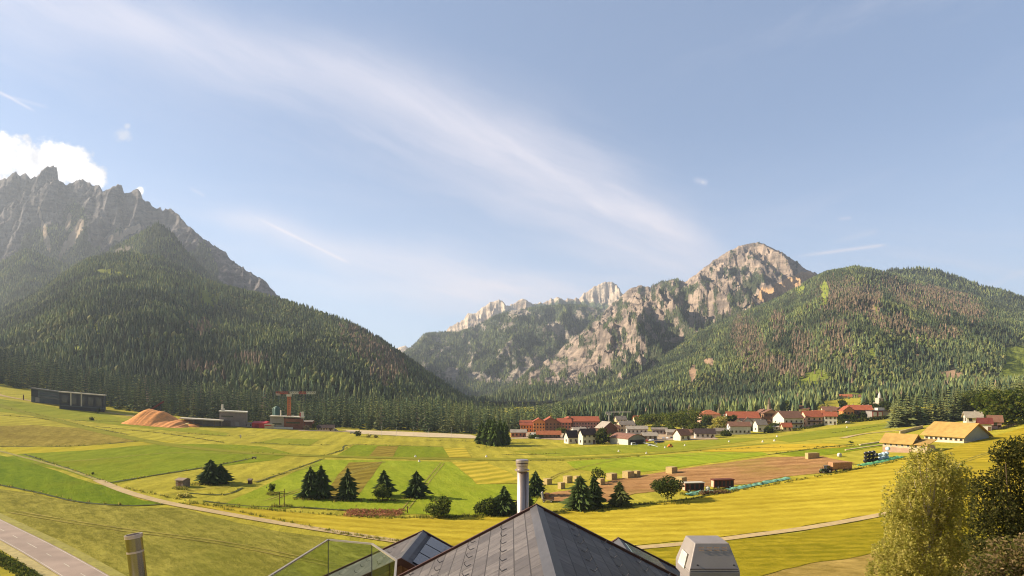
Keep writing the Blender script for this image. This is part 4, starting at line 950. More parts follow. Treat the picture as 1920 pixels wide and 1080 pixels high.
PL = [(1890, 850, 30, 33), (1915, 838, 26, 34), (1868, 858, 14, 33), (1925, 880, 44, 33), (1875, 890, 22, 33), (1850, 905, 26, 32.5), (1832, 918, 16, 32), (1900, 930, 40, 33), (1862, 950, 38, 32), (1845, 980, 26, 32), (1935, 970, 50, 33), (1890, 1000, 52, 32), (1840, 1020, 30, 31.5), (1930, 1050, 60, 32), (1880, 1070, 50, 31), (1860, 1110, 60, 31), (1950, 1120, 70, 32)]
t = tag(empty('pine_tree', pb), 'dark green pine with dense needles at the right edge', 'tree')
link('crown', leaf_cloud(near_lobes(pb, PL), 26000, 0.085, [srgb(88, 86, 42), srgb(68, 72, 36), srgb(104, 98, 52), srgb(58, 60, 32)], 73, shell=0.2), M_leaf, t)
link('trunk', limbs(pb, near_lobes(pb, PL), 0.12, 74), M_bark, t)
qx, qy = (1890 - CX) / FPX * 27, 27.0; qb = Vector((qx, qy, float(gz(qx, qy))))
QL = [(1880, 1030, 30, 28), (1910, 1045, 36, 27), (1850, 1070, 36, 27), (1900, 1090, 44, 27), (1835, 1110, 40, 27), (1930, 1020, 24, 27.5), (1945, 1090, 50, 27)]
leafy('shrub', qb, near_lobes(qb, QL), 7000, 0.085, [srgb(138, 118, 76), srgb(110, 104, 52), srgb(158, 134, 98), srgb(92, 96, 44)], 'brown tinged shrub with dry twigs below the dark pine in the corner', 'shrub', 75, r=0.08, shell=0.2)
hp = [at(-40, 1022), at(0, 1046), at(40, 1066), at(75, 1088), at(110, 1110)]
H = []
for a, b in zip(hp[:-1], hp[1:]):
    for k in range(8):
        q = a.lerp(b, k / 8) - hp[1]; H.append(((q.x - 1.2, q.y - 1.0, q.z + 1.0 + 0.4 * random.random()), (1.1, 1.1, 1.3)))
t = tag(empty('hedge', hp[1]), 'dark clipped hedge along the near side of the road in the lower left corner', 'hedge')
link('foliage', leaf_cloud(H, 6000, 0.22, DK, 77, shell=0.3), M_leaf, t)
hp = [at(X, Y) for X, Y in ((1436, 812), (1480, 808), (1520, 803), (1545, 798))]; H = []
for a, b in zip(hp[:-1], hp[1:]):
    for k in range(8): q = a.lerp(b, k / 8) - hp[0]; H.append(((q.x, q.y, q.z + 1.0), (1.8, 1.2, 1.2)))
t = tag(empty('hedge', hp[0]), 'low dark hedge along the field edge below the white gabled house', 'hedge'); link('foliage', leaf_cloud(H, 1400, 0.5, DK, 78), M_leaf, t)
hp = [at(X, Y) for X, Y in ((1570, 794), (1610, 791), (1640, 788), (1668, 785))]; H = []
for a, b in zip(hp[:-1], hp[1:]):
    for k in range(8): q = a.lerp(b, k / 8) - hp[0]; H.append(((q.x, q.y, q.z + 1.6), (2.6, 1.6, 2.0)))
t = tag(empty('hedge', hp[0]), 'tall dark green hedge below the long red roofed house', 'hedge'); link('foliage', leaf_cloud(H, 1800, 0.6, DK, 79), M_leaf, t)
# reddish flower strip in front of the meadow row
p0 = at(705, 963)
fl = [at(650 + 105 * random.random(), 957 + 12 * random.random()) - p0 for _ in range(160)]
o = link('flower_bed', leaf_cloud([((q.x, q.y, q.z + 0.25), (1.3, 0.7, 0.45)) for q in fl], 3200, 0.28, [srgb(176, 112, 84), srgb(150, 100, 70), srgb(124, 112, 54), srgb(190, 130, 100)], 80, flat=0.3), M_leaf)
o.location = p0; tag(o, 'strip of reddish flowering weeds at the edge of the golden field', 'flower bed')

# tall weeds along ditches, field edges and at the feet of the meadow trees
wp = []
for dd in dit:
    g_ = [at(*q) for q in dd]
    for a, b in zip(g_[:-1], g_[1:]):
        for k in range(max(2, int((b - a).length / 2.2))):
            q = a.lerp(b, random.random()); wp.append((q.x + random.gauss(0, 0.6), q.y + random.gauss(0, 0.6)))
for X, Y, wd in [(395, 907, 60), (592, 935, 70), (652, 938, 50), (720, 938, 50), (781, 933, 50), (822, 970, 60), (930, 966, 110), (1004, 931, 45), (1098, 956, 80), (1162, 950, 50), (1251, 943, 66), (510, 926, 16), (528, 949, 30), (337, 915, 24), (1302, 925, 44), (1357, 919, 46), (925, 837, 60)]:
    for k in range(60):
        q = at(X + (random.random() - 0.5) * wd * 1.2, Y + 1.5 + random.gauss(0, 1.2)); wp.append((q.x, q.y))
for k in range(800):
    Y0 = random.choice([(330, 943, 700, 972), (700, 972, 960, 968), (960, 968, 1280, 939), (1280, 939, 1560, 890), (1560, 890, 1720, 857), (200, 908, 640, 1001), (640, 1001, 860, 1033)]); f = random.random()
    q = at(Y0[0] + (Y0[2] - Y0[0]) * f, Y0[1] + (Y0[3] - Y0[1]) * f + random.gauss(0, 0.8)); wp.append((q.x, q.y))
wp = np.array(wp); wz = gz(wp[:, 0], wp[:, 1]); n_ = len(wp) * 5
ix = RNG.integers(0, len(wp), n_); P_ = np.stack([wp[ix, 0] + RNG.normal(size=n_) * 0.25, wp[ix, 1] + RNG.normal(size=n_) * 0.25, wz[ix] + 0.1], -1)
an = RNG.random(n_) * 6.283; hh_ = 0.35 + 0.55 * RNG.random(n_); wd_ = 0.09 + 0.1 * RNG.random(n_)
dx_ = np.stack([np.cos(an), np.sin(an), np.zeros(n_)], -1) * wd_[:, None]; up_ = np.stack([RNG.normal(size=n_) * 0.2, RNG.normal(size=n_) * 0.2, hh_], -1)
Vw = np.stack([P_ - dx_, P_ + dx_, P_ + up_], 1).reshape(-1, 3); cw = np.array([srgb(112, 118, 42), srgb(140, 132, 54), srgb(166, 150, 74), srgb(98, 106, 40)])[RNG.integers(0, 4, n_)] * (0.7 + 0.6 * RNG.random((n_, 1)))
tag(link('weeds', np_mesh('weeds', Vw, np.arange(n_ * 3).reshape(n_, 3), np.repeat(cw, 3, 0)), M_leaf), 'tall uncut weeds along ditches, field edges and tree feet', 'weeds', kind='stuff')
# ================================================================== BUILDINGS
def plaster(name, c): return mat('plaster_' + name, c, 0.9, 1.2, 0.12)
def tiles(name, c1, c2):
    key = 'tiles_' + name
    if key in _mats: return _mats[key]
    m, nt, p = _nt(key); co = objco(nt)
    b = nd(nt, 'ShaderNodeTexBrick', {'Color1': c4(c1), 'Color2': c4(c2), 'Mortar': c4(tuple(x * 0.6 for x in c1)), 'Scale': 2.2, 'Mortar Size': 0.03})
    nt.links.new(co, b.inputs[0])
    n = noise(nt, co, 0.5, 5); col = mixc(nt, maprange(nt, n, 0.35, 0.7, 0, 0.55), b.outputs[0], tuple(0.7 * x for x in c2))
    nt.links.new(col, p.inputs['Base Color']); p.inputs['Roughness'].default_value = 0.85; p.inputs['Specular IOR Level'].default_value = 0.2
    _mats[key] = m; return m
M_wood = mat('timber_dark', srgb(104, 74, 52), 0.9, 4, 0.3)
M_wood2 = mat('timber_grey', srgb(136, 118, 98), 0.9, 4, 0.3)
M_glass = mat('window_glass', srgb(40, 46, 54), 0.12, 1, 0.1, spec=0.8)
M_frame = mat('window_frame', srgb(206, 200, 190), 0.7, 1, 0.05)
M_frameb = mat('window_frame_brown', srgb(96, 66, 46), 0.7, 1, 0.1)
M_chim = mat('chimney_plaster', srgb(196, 184, 168), 0.9, 2, 0.15)
WHITE = plaster('white', srgb(210, 202, 186)); CREAM = plaster('cream', srgb(216, 192, 150)); GREY = plaster('grey', srgb(146, 138, 132)); ORANGE = plaster('orange', srgb(222, 148, 84)); STONE = plaster('stone', srgb(172, 160, 142))
TR = tiles('red', srgb(184, 104, 72), srgb(160, 88, 64)); TO = tiles('orange', srgb(194, 120, 80), srgb(172, 100, 66)); TB = tiles('brown', srgb(150, 108, 86), srgb(124, 90, 74)); TD = tiles('dark', srgb(84, 66, 62), srgb(66, 56, 54))
TG = tiles('grey', srgb(156, 142, 128), srgb(132, 122, 112)); TL = tiles('lightgrey', srgb(190, 176, 158), srgb(168, 156, 140)); TY = mat('roof_ochre', srgb(178, 142, 78), 0.9, 0.5, 0.2)
_win = {}
def window_mesh(w, h, brown):
    k = (round(w, 2), round(h, 2), brown)
    if k not in _win:
        mb = MB(); mb.box((-w / 2, -0.05, 0), (w / 2, 0.0, h), 0); f = 0.12 * min(w, h)
        mb.box((-w / 2 + f, -0.075, f), (-f * 0.25, -0.048, h - f), 1); mb.box((f * 0.25, -0.075, f), (w / 2 - f, -0.048, h - f), 1)
        mb.box((-w / 2 - 0.08, -0.16, -0.09), (w / 2 + 0.08, -0.003, -0.004), 0)
        me = mb.mesh('window'); me.materials.append(M_frameb if brown else M_frame); me.materials.append(M_glass); _win[k] = me
    return _win[k]
def add_windows(t, side, L, H, D, n, rows, z0, brown=False, w=1.1, h=1.3, step=2.9, gable=0.0):
    """windows on one wall of a body that is L wide (x), D deep (y); side: f front, b back, l left, r right"""
    span = L if side in 'fb' else D
    for r in range(rows):
        for i in range(n):
            s = -span / 2 + span * (i + 0.5) / n; z = z0 + r * step
            if z + h > H + gable: continue
            o = link('window', window_mesh(w, h, brown), [], t)
            o.location = {'f': (s, -D / 2 - 0.003, z), 'b': (-s, D / 2 + 0.003, z), 'l': (-L / 2 - 0.003, -s, z), 'r': (L / 2 + 0.003, s, z)}[side]
            o.rotation_euler = (0, 0, {'f': 0, 'b': math.pi, 'l': -math.pi / 2, 'r': math.pi / 2}[side])
def gable_wall(mb, L, D, H, RH, ridge, mi=0, off=(0, 0)):
    x, y = L / 2, D / 2; ox, oy = off
    if ridge == 'x':
        a = [(-x, -y), (-x, y), (x, y), (x, -y)]
        p = [(-x, -y, -2.5), (x, -y, -2.5), (x, y, -2.5), (-x, y, -2.5), (-x, -y, H), (x, -y, H), (x, y, H), (-x, y, H), (-x, 0, H + RH), (x, 0, H + RH)]
        f = [(0, 1, 5, 4), (2, 3, 7, 6), (1, 2, 6, 9, 5), (3, 0, 4, 8, 7), (4, 5, 9, 8), (6, 7, 8, 9), (3, 2, 1, 0)]
    else:
        p = [(-x, -y, -2.5), (x, -y, -2.5), (x, y, -2.5), (-x, y, -2.5), (-x, -y, H), (x, -y, H), (x, y, H), (-x, y, H), (0, -y, H + RH), (0, y, H + RH)]
        f = [(0, 1, 5, 8, 4), (2, 3, 7, 9, 6), (1, 2, 6, 5), (3, 0, 4, 7), (4, 8, 9, 7), (5, 6, 9, 8), (3, 2, 1, 0)]
    mb.raw([(q[0] + ox, q[1] + oy, q[2]) for q in p], f, mi)
def gable_roof(mb, L, D, H, RH, ridge, oh=0.7, th=0.28, mi=0, off=(0, 0)):
    half = (D if ridge == 'x' else L) / 2; ln = (L if ridge == 'x' else D) / 2 + oh
    sl = RH / half; e = half + oh; ze = H - oh * sl; lift = 0.04
    prof = [(-e, ze + lift), (0, H + RH + lift), (e, ze + lift), (e, ze + lift + th), (0, H + RH + lift + th * 1.25), (-e, ze + lift + th)]
    pts = []
    for s in (-ln, ln):
        for a, z in prof: pts.append(((s if ridge == 'x' else a) + off[0], (a if ridge == 'x' else s) + off[1], z))
    f = [(i, (i + 1) % 6, 6 + (i + 1) % 6, 6 + i) for i in range(6)] + [(0, 5, 4, 1), (1, 4, 3, 2), (6, 7, 10, 11), (7, 8, 9, 10)]
    mb.raw(pts, f, mi)
def hip_roof(mb, L, D, H, RH, oh=0.7, th=0.25, mi=0):
    x, y = L / 2 + oh, D / 2 + oh; rx = max(0.3, x - y)
    p = [(-x, -y, H), (x, -y, H), (x, y, H), (-x, y, H), (-x, -y, H + th), (x, -y, H + th), (x, y, H + th), (-x, y, H + th), (-rx, 0, H + RH), (rx, 0, H + RH)]
    mb.raw([(a, b, c + 0.02) for a, b, c in p], [(3, 2, 1, 0), (0, 1, 5, 4), (1, 2, 6, 5), (2, 3, 7, 6), (3, 0, 4, 7), (4, 5, 9, 8), (5, 6, 9), (6, 7, 8, 9), (7, 4, 8)], mi)
def house(X, Y, wpx, label, wall=WHITE, roof=TB, yaw=0.0, ratio=0.9, h=5.6, rh=2.6, ridge='x', win=(3, 2), sidewin=(2, 2), name='house', cat='house', hip=False, chim=1, balcony=False, brown=True, oh=0.8, door=True, at_=None, upper=None, back=True):
    """X, Y: foot of the front wall's middle in the photo; wpx: apparent width"""
    p = at_ or at(X, Y); k = mpp(p.y); app = wpx * k; rel = abs(R(yaw)); ya = rel
    if X > 960: h *= 1.45; rh *= 1.4; app *= 1.12
    L = app / (abs(math.cos(ya)) + ratio * abs(math.sin(ya))); D = L * ratio
    cen = Vector((p.x, p.y + D * 0.5 * abs(math.cos(ya)) + L * 0.5 * abs(math.sin(ya)), 0)); cen.z = min(float(gz(cen.x, cen.y)), p.z + 0.2) if at_ is None else p.z
    if X > 960: ya = rel - math.atan((X - CX) / FPX)
    t = tag(empty(name, cen, ya), label, cat); ws = 1.35 if X > 960 else 1.0
    mb = MB()
    if hip: mb.box((-L / 2, -D / 2, -2.5), (L / 2, D / 2, H_ := h))
    else: gable_wall(mb, L, D, h, rh, ridge)
    mb.build('wall', wall, t)
    if upper:
        zz = h * 0.52; u = MB(); o_ = 0.06
        u.box((-L / 2 - o_, -D / 2 - o_, zz), (L / 2 + o_, -D / 2 - 0.002, h - 0.02)); u.build('timber_storey', upper, t)
    rb = MB(); (hip_roof(rb, L, D, h, rh, oh) if hip else gable_roof(rb, L, D, h, rh, ridge, oh)); ro = rb.build('roof', roof, t)
    for i in range(chim):
        cb = MB(); cx_, cy_ = (L * (0.18 - 0.42 * i), D * 0.12) if ridge == 'x' else (L * 0.14, D * (0.1 - 0.4 * i))
        zt = h + rh + 0.75; cb.box((cx_ - 0.4, cy_ - 0.35, h + 0.3), (cx_ + 0.4, cy_ + 0.35, zt)); cb.box((cx_ - 0.5, cy_ - 0.45, zt), (cx_ + 0.5, cy_ + 0.45, zt + 0.14)); cb.build('chimney', M_chim, ro)
    if win: add_windows(t, 'f', L, h, D, win[0], win[1], 1.1 * ws, brown, 1.1 * ws, 1.3 * ws, 2.9 * ws, gable=0 if ridge == 'x' else rh * 0.4)
    sd = 'l' if yaw <= 0 else 'r'
    if sidewin: add_windows(t, 'l', L, h, D, sidewin[0], sidewin[1], 1.1 * ws, brown, 1.1 * ws, 1.3 * ws, 2.9 * ws, gable=rh * 0.3 if ridge == 'x' else 0)
    if door:
        db = MB(); db.box((L * 0.33 - 0.55, -D / 2 - 0.09, 0), (L * 0.33 + 0.55, -D / 2 - 0.004, 2.1)); dd = db.build('door', M_wood, t)
        hb = MB(); hb.box((L * 0.33 + 0.36, -D / 2 - 0.16, 1.0), (L * 0.33 + 0.44, -D / 2 - 0.092, 1.1)); hb.build('handle', M_frame, dd)
    if balcony:
        bb_ = MB(); z = 2.75 * ws
        bb_.box((-L * 0.42, -D / 2 - 1.3, z), (L * 0.42, -D / 2 - 0.004, z + 0.16)); bb_.box((-L * 0.42, -D / 2 - 1.36, z + 0.162), (L * 0.42, -D / 2 - 1.28, z + 1.1))
        for s in (-1, 1): bb_.box((s * L * 0.42 - 0.04, -D / 2 - 1.278, z + 0.162), (s * L * 0.42 + 0.04, -D / 2 - 0.006, z + 1.1))
        bb_.build('balcony', M_wood, t)
    t['_L'] = L; t['_D'] = D
    return t
# --- village, from the hangar to the right
house(1103, 834, 30, 'white house with dark roof, the right one of the joined double gables by the airfield', WHITE, TD, -28, 0.62, 5.2, 2.6, 'x', (3, 2), (1, 1))
house(1072, 832, 24, 'smaller white gabled annex with dark roof left of the white double gabled house', WHITE, TD, -30, 0.8, 3.6, 3.0, 'x', (2, 1), (1, 1), chim=0)
house(1140, 817, 36, 'brown timber barn with pale sloping roof behind the white double gabled house', M_wood, TL, 32, 0.9, 4.6, 3.6, 'y', (3, 1), (2, 1), 'barn', 'barn', chim=0)
house(1087, 817, 28, 'low white house with pale beige roof between the red hotel and the white gables', WHITE, TL, -20, 0.9, 3.0, 1.8, 'x', (3, 1), (2, 1))
house(1176, 811, 30, 'two storey house with grey roof behind the hangar', CREAM, TG, -18, 0.8, 5.0, 2.2, 'x', (4, 2), (2, 2))
house(1196, 814, 36, 'long low building with pale roof just behind the hangar', WHITE, TL, -10, 0.4, 3.2, 1.6, 'x', (5, 1), (1, 1), chim=0)
house(1220, 826, 26, 'low shed with pinkish roof to the right of the hangar', STONE, TL, -14, 0.6, 2.6, 1.4, 'x', (3, 1), (1, 1), 'shed', 'shed', chim=0)
house(1238, 815, 24, 'flat looking grey store beyond the parked cars', GREY, TG, 0, 0.5, 3.2, 0.8, 'x', (4, 1), None, 'shed', 'shed', chim=1)
house(1283, 826, 28, 'small cabin with brown roof and bright white gable at the airfield edge', WHITE, TB, -38, 0.95, 3.0, 2.8, 'x', (2, 1), None)
house(1325, 822, 34, 'low white house under a wide dark grey roof', WHITE, TD, -8, 0.6, 2.8, 2.2, 'x', (4, 1), (1, 1))
house(1335, 797, 38, 'orange roofed villa with white and pink walls above the village trees', plaster('pinkish', srgb(226, 176, 150)), TO, -16, 0.85, 7.4, 3.4, 'x', (4, 3), (3, 3), hip=True, balcony=True)
house(1400, 803, 56, 'large guest house with red roof behind two small white gables', WHITE, TR, -14, 0.6, 6.6, 3.8, 'x', (6, 2), (3, 2), chim=2)
house(1388, 806, 16, 'small white gable facing the field in front of the red roofed guest house', WHITE, TB, 0, 1.0, 4.2, 2.6, 'y', (2, 1), (2, 1), chim=0)
house(1404, 803, 14, 'second small white gable in front of the red roofed guest house', WHITE, TB, -8, 1.0, 4.6, 2.4, 'y', (2, 1), (2, 1), chim=0)
house(1391, 815, 38, 'white house with grey shaded front and brown roof nearest the field', plaster('palegrey', srgb(198, 194, 188)), TB, -18, 0.55, 4.8, 2.2, 'x', (5, 2), (1, 2))
house(1430, 810, 22, 'house with white gable and grey brown roof next to the field', WHITE, TG, -30, 0.9, 4.4, 2.6, 'x', (2, 1), (1, 1))
house(1436, 790, 26, 'brown timber chalet on the rise at the back of the village', M_wood, TB, -20, 0.9, 5.6, 3.0, 'y', (3, 2), (2, 2), balcony=True)
house(1450, 800, 28, 'tall brown chalet with a wide flat pitched roof left of the white gabled house', plaster('tan', srgb(190, 150, 112)), TB, -12, 0.9, 8.5, 2.4, 'y', (3, 3), (3, 3), balcony=True, upper=M_wood)
house(1490, 804, 48, 'big house with bright white gable and brown roof', WHITE, TB, -34, 0.9, 6.4, 4.0, 'x', (4, 2), (2, 1), balcony=True)
house(1478, 809, 17, 'little red roofed annex in front of the bright white gable', CREAM, TR, -20, 0.8, 2.8, 2.0, 'x', (2, 1), (1, 1), chim=0)
house(1459, 808, 13, 'white garage box beside the little red roofed annex', WHITE, TL, 0, 0.8, 2.3, 0.4, 'x', (1, 1), None, 'garage', 'garage', chim=0)
house(1530, 799, 34, 'chalet with red roof, white and red gable and dark balcony', plaster('rosy', srgb(224, 182, 152)), TR, -26, 0.85, 5.8, 3.4, 'x', (3, 2), (2, 2), balcony=True)
house(1561, 797, 22, 'white walled house attached to the right of the red roofed chalet', WHITE, TR, -12, 0.8, 5.6, 2.4, 'x', (3, 2), (2, 2))
house(1560, 785, 24, 'brown roofed house standing behind the red roofed chalet', CREAM, TB, -15, 0.8, 5.6, 2.6, 'x', (3, 2), (2, 2))
house(1594, 787, 22, 'orange walled end house of the long red roofed row', ORANGE, TR, -24, 0.9, 6.0, 2.8, 'y', (3, 2), (2, 2), balcony=True)
house(1618, 785, 38, 'long red roofed house with a dark shaded front', plaster('darkbrown', srgb(112, 92, 80)), TR, -10, 0.5, 6.0, 2.8, 'x', (6, 2), (2, 2), chim=2)
house(1510, 776, 18, 'small brown house half hidden by the bright round trees', CREAM, TB, -10, 0.9, 4.0, 2.4, 'x', (2, 1), (1, 1))
house(1165, 799, 20, 'grey roofed house under the pale crane', CREAM, TG, -20, 0.8, 5.0, 2.4, 'x', (3, 2), (2, 2))
house(1196, 797, 14, 'little red roofed house among the trees behind the pale crane', CREAM, TO, -20, 0.9, 4.6, 2.4, 'x', (2, 1), (1, 1))
house(972, 820, 26, 'low pale roofed house with reddish wall left of the red hotel', plaster('brick', srgb(190, 128, 96)), TL, -4, 0.5, 3.0, 1.4, 'x', (4, 1), None)
house(1590, 752, 20, 'small farmhouse with brown roof on the hillside meadow', CREAM, TO, -12, 0.6, 3.6, 2.4, 'x', (3, 1), (1, 1), 'farmhouse', 'house', at_=at_mount('C1', 1590, 747))
house(1606, 751, 16, 'low barn with reddish roof beside the farmhouse on the hillside meadow', STONE, TB, -6, 0.5, 2.8, 1.8, 'x', (3, 1), None, 'barn', 'barn', chim=0, at_=at_mount('C1', 1606, 746))
house(1415, 797, 24, 'brown roofed house squeezed behind the guest house and the white gables', CREAM, TB, -14, 0.9, 4.6, 2.4, 'x', (3, 2), (2, 2))
house(1466, 792, 26, 'chalet with timber upper storey behind the tall brown chalet', CREAM, TB, -18, 0.9, 5.0, 2.6, 'y', (3, 2), (2, 2), upper=M_wood)
house(1540, 788, 22, 'small orange roofed house above the red chalet', CREAM, TO, -16, 0.9, 4.4, 2.2, 'x', (2, 2), (2, 2))
house(1578, 782, 20, 'tan house with brown roof left of the long red roofed row', plaster('tan', srgb(190, 150, 112)), TB, -12, 0.9, 4.6, 2.2, 'y', (2, 2), (2, 2))
house(1372, 796, 22, 'pale house with grey roof behind the left end of the guest house', STONE, TG, -16, 0.8, 4.6, 2.4, 'x', (3, 2), (2, 2))
house(1352, 815, 18, 'low grey shed left of the white grey fronted house', GREY, TG, -10, 0.6, 2.2, 1.4, 'x', (2, 1), None, 'shed', 'shed', chim=0)
house(1303, 817, 20, 'low brown shed between the small cabin and the dark roofed house', M_wood2, TB, -6, 0.6, 2.0, 1.4, 'x', (2, 1), None, 'shed', 'shed', chim=0)
house(1262, 817, 20, 'low pale store right of the parked cars', STONE, TL, -6, 0.5, 2.2, 1.2, 'x', (3, 1), None, 'shed', 'shed', chim=0)
house(1152, 812, 18, 'small brown roofed house right of the timber barn', CREAM, TB, -16, 0.9, 3.0, 2.0, 'x', (2, 1), (1, 1))
house(1632, 778, 18, 'brown gabled house between the long red roof and the church', CREAM, TB, -16, 0.9, 4.4, 2.4, 'y', (2, 2), (2, 2))
# modern block with white panels in red frames
p = at(1647, 785); k = mpp(p.y)
t = tag(empty('apartment_house', (p.x, p.y + 6, p.z), R(-6)), 'modern flat roofed house with two white panels in red frames', 'house')
mb = MB(); mb.box((-10 * k, -6, -2), (24 * k, 6, 14 * k)); mb.build('wall', GREY, t)
mb = MB(); mb.box((-11 * k, -7, 14 * k + 0.01), (25 * k, 7, 15.4 * k)); mb.build('roof', TD, t)
for x0 in (-9, 0):
    fb = MB(); fb.box((x0 * k, -6.25, 0.3), ((x0 + 8.4) * k, -6.004, 13.6 * k)); f = fb.build('red_frame', mat('red_paint', srgb(176, 62, 44), 0.7), t)
    wb = MB(); wb.box(((x0 + 1.2) * k, -6.32, 5 * k), ((x0 + 7.2) * k, -6.254, 12.6 * k)); wb.build('panel', WHITE, f)
    wb = MB(); wb.box(((x0 + 1.2) * k, -6.32, 0.8 * k), ((x0 + 7.2) * k, -6.254, 4 * k)); wb.build('panel', WHITE, f)
mb = MB(); mb.box((4 * k, -2, 15.42 * k), (16 * k, 4, 20 * k)); rfh = mb.build('roof_house', WHITE, t)
add_windows(t, 'f', 28 * k, 14 * k, 12, 0, 0, 1)
# church tower
p = at(1648, 778); p = Vector((p.x * 1.12, p.y * 1.12, 0)); WHITE_, WHITE = WHITE, plaster('church', srgb(186, 172, 154)); p.z = float(gz(p.x, p.y)); k = mpp(p.y)
t = tag(empty('church', p), 'small white church with a stepped tower above the village', 'church')
zb = CZ + (HY - 758) * k - p.z
mb = MB(); mb.box((-5 * k, -4, -2), (6 * k, 6, zb + 3 * k)); mb.build('nave', WHITE, t)
mb = MB(); mb.box((-3 * k, -3, zb + 3.01 * k), (5 * k, 4, zb + 12 * k)); tw = mb.build('tower', WHITE, t)
mb = MB(); mb.lathe([(2.6 * k, 0), (2.6 * k, 5 * k), (2.0 * k, 6.5 * k), (1.2 * k, 9 * k), (0.4 * k, 11 * k), (0.01, 13 * k)], 12, 0, (1 * k, 0, zb + 12.01 * k)); mb.build('belfry', mat('belfry_stone', srgb(206, 198, 186), 0.9), tw)
for s in (-1.4, 1.6):
    wb = MB(); wb.box(((1 + s - 0.7) * k, -3.06, zb + 6 * k), ((1 + s + 0.7) * k, -3.003, zb + 9.5 * k)); wb.build('louvre', M_glass, tw)

WHITE = WHITE_
# red roofed hotel complex
p = at(1048, 811); k = mpp(p.y); bx0 = p.x
t = tag(empty('hotel', p), 'sprawling red roofed hotel with orange walls and several gabled wings', 'hotel')
def wing(x0, x1, y0, depth, eave, rh, ridge, wall, roof, win, nrow, gable_wood=False, zb=0.0):
    L = (x1 - x0) * k; cx_ = ((x0 + x1) / 2 - 1048) * k; e = eave * k; r_ = rh * k
    sub = empty('wing', (cx_, y0 + depth / 2, 0)); sub.parent = t
    mb = MB(); gable_wall(mb, L, depth, e, r_, ridge); mb.build('wall', wall, sub)
    rb = MB(); gable_roof(rb, L, depth, e, r_, ridge, 1.0, 0.4); rb.build('roof', roof, sub)
    add_windows(sub, 'f', L, e, depth, win, nrow, 1.2, True, 1.3, 1.5, 3.0)
    if ridge == 'x': add_windows(sub, 'l', L, e, depth, 2, nrow, 1.2, True, 1.3, 1.5, 3.0)
    else: add_windows(sub, 'l', L, e, depth, 4, nrow, 1.2, True, 1.3, 1.5, 3.0)
wing(976, 1003, 6, 14, 14, 7, 'x', ORANGE, TR, 5, 2)
wing(1000, 1022, 0, 16, 20, 6, 'y', ORANGE, TR, 4, 3)
wing(1016, 1050, 2, 20, 18, 10, 'y', plaster('brownstone', srgb(150, 108, 78)), TR, 5, 3)
wing(1048, 1072, 6, 16, 18, 7, 'x', plaster('salmon', srgb(214, 140, 104)), TR, 4, 3)
wing(1060, 1082, 14, 22, 22, 5, 'y', ORANGE, TR, 3, 3)
wing(1076, 1126, 10, 18, 20, 8, 'x', plaster('rosegrey', srgb(172, 128, 112)), TR, 9, 3)
house(1029, 822, 40, 'long open shed with bright orange roof before the red hotel', plaster('darkbrown', srgb(112, 92, 80)), TO, -2, 0.3, 2.4, 1.8, 'x', (6, 1), None, 'shed', 'shed', chim=0)
# white marquee beside the orange shed
p = at(1000, 820); k = mpp(p.y); t = tag(empty('market_tent', p), 'white peaked tents beside the orange roofed shed'[:0] + 'white peaked tent beside the orange roofed shed', 'tent')
mb = MB(); mb.raw([(-7 * k, -2, 3 * k), (7 * k, -2, 3 * k), (7 * k, 4, 3 * k), (-7 * k, 4, 3 * k), (-4 * k, 1, 9 * k), (4 * k, 1, 9 * k)], [(0, 1, 5, 4), (1, 2, 5), (2, 3, 4, 5), (3, 0, 4), (3, 2, 1, 0)]); mb.build('canopy', WHITE, t)
for sx in (-1, 1):
    for y in (-1.9, 3.9): MB().tube([(sx * 6.8 * k, y, -0.5), (sx * 6.8 * k, y, 3 * k)], 0.1, 6).build('pole', M_frame, t)
# hangar with arched front
p = at(1194, 833); k = mpp(p.y); t = tag(empty('hangar', (p.x, p.y, p.z), R(28)), 'aircraft hangar with brown roof, arched grey front and dark open door', 'hangar')
W = 42 * k; D = 20; arc = [(-W / 2 + W * i / 12, 10 * k + 8 * k * math.sin(math.pi * i / 12)) for i in range(13)]
mb = MB()
mb.poly([(-W / 2, 0, -2), (-W / 2, D, -2), (-W / 2, D, 10 * k), (-W / 2, 0, 10 * k)][::-1]); mb.poly([(W / 2, 0, -2), (W / 2, D, -2), (W / 2, D, 10 * k), (W / 2, 0, 10 * k)])
mb.poly([(W / 2, D, -2), (-W / 2, D, -2)] + [(x, D, z) for x, z in arc]); mb.build('side_wall', WHITE, t)
mb = MB()
for i in range(12):
    (x0, z0), (x1, z1) = arc[i], arc[i + 1]; s0, s1 = x0 * 1.06, x1 * 1.06
    a = [(s0, -0.8, z0 + 0.05), (s1, -0.8, z1 + 0.05), (s1, D + 0.8, z1 + 0.05), (s0, D + 0.8, z0 + 0.05)]; b = [(x_, y_, z_ + 0.4) for x_, y_, z_ in a]
    mb.raw(a + b, [(3, 2, 1, 0), (4, 5, 6, 7), (0, 1, 5, 4), (2, 3, 7, 6)] + ([(3, 0, 4, 7)] if i == 0 else []) + ([(1, 2, 6, 5)] if i == 11 else []))
mb.build('roof', mat('roof_rust', srgb(136, 96, 78), 0.8, 0.6, 0.2), t)
mb = MB(); mb.poly([(-W / 2, 0, 8.5 * k), (W / 2, 0, 8.5 * k)] + [(x, 0, z) for x, z in arc[::-1]]); mb.box((-W / 2, -0.2, -2), (-W / 2 + 1.2, 0.3, 8.5 * k)); mb.box((W / 2 - 1.2, -0.2, -2), (W / 2, 0.3, 8.5 * k)); mb.build('front_arch', mat('front_grey', srgb(146, 140, 136), 0.8), t)
mb = MB(); mb.box((-W / 2 + 1.2, 0.35, 5 * k), (W / 2 - 1.2, 0.6, 8.5 * k)); mb.build('folding_door', mat('door_slate', srgb(64, 62, 70), 0.6), t)
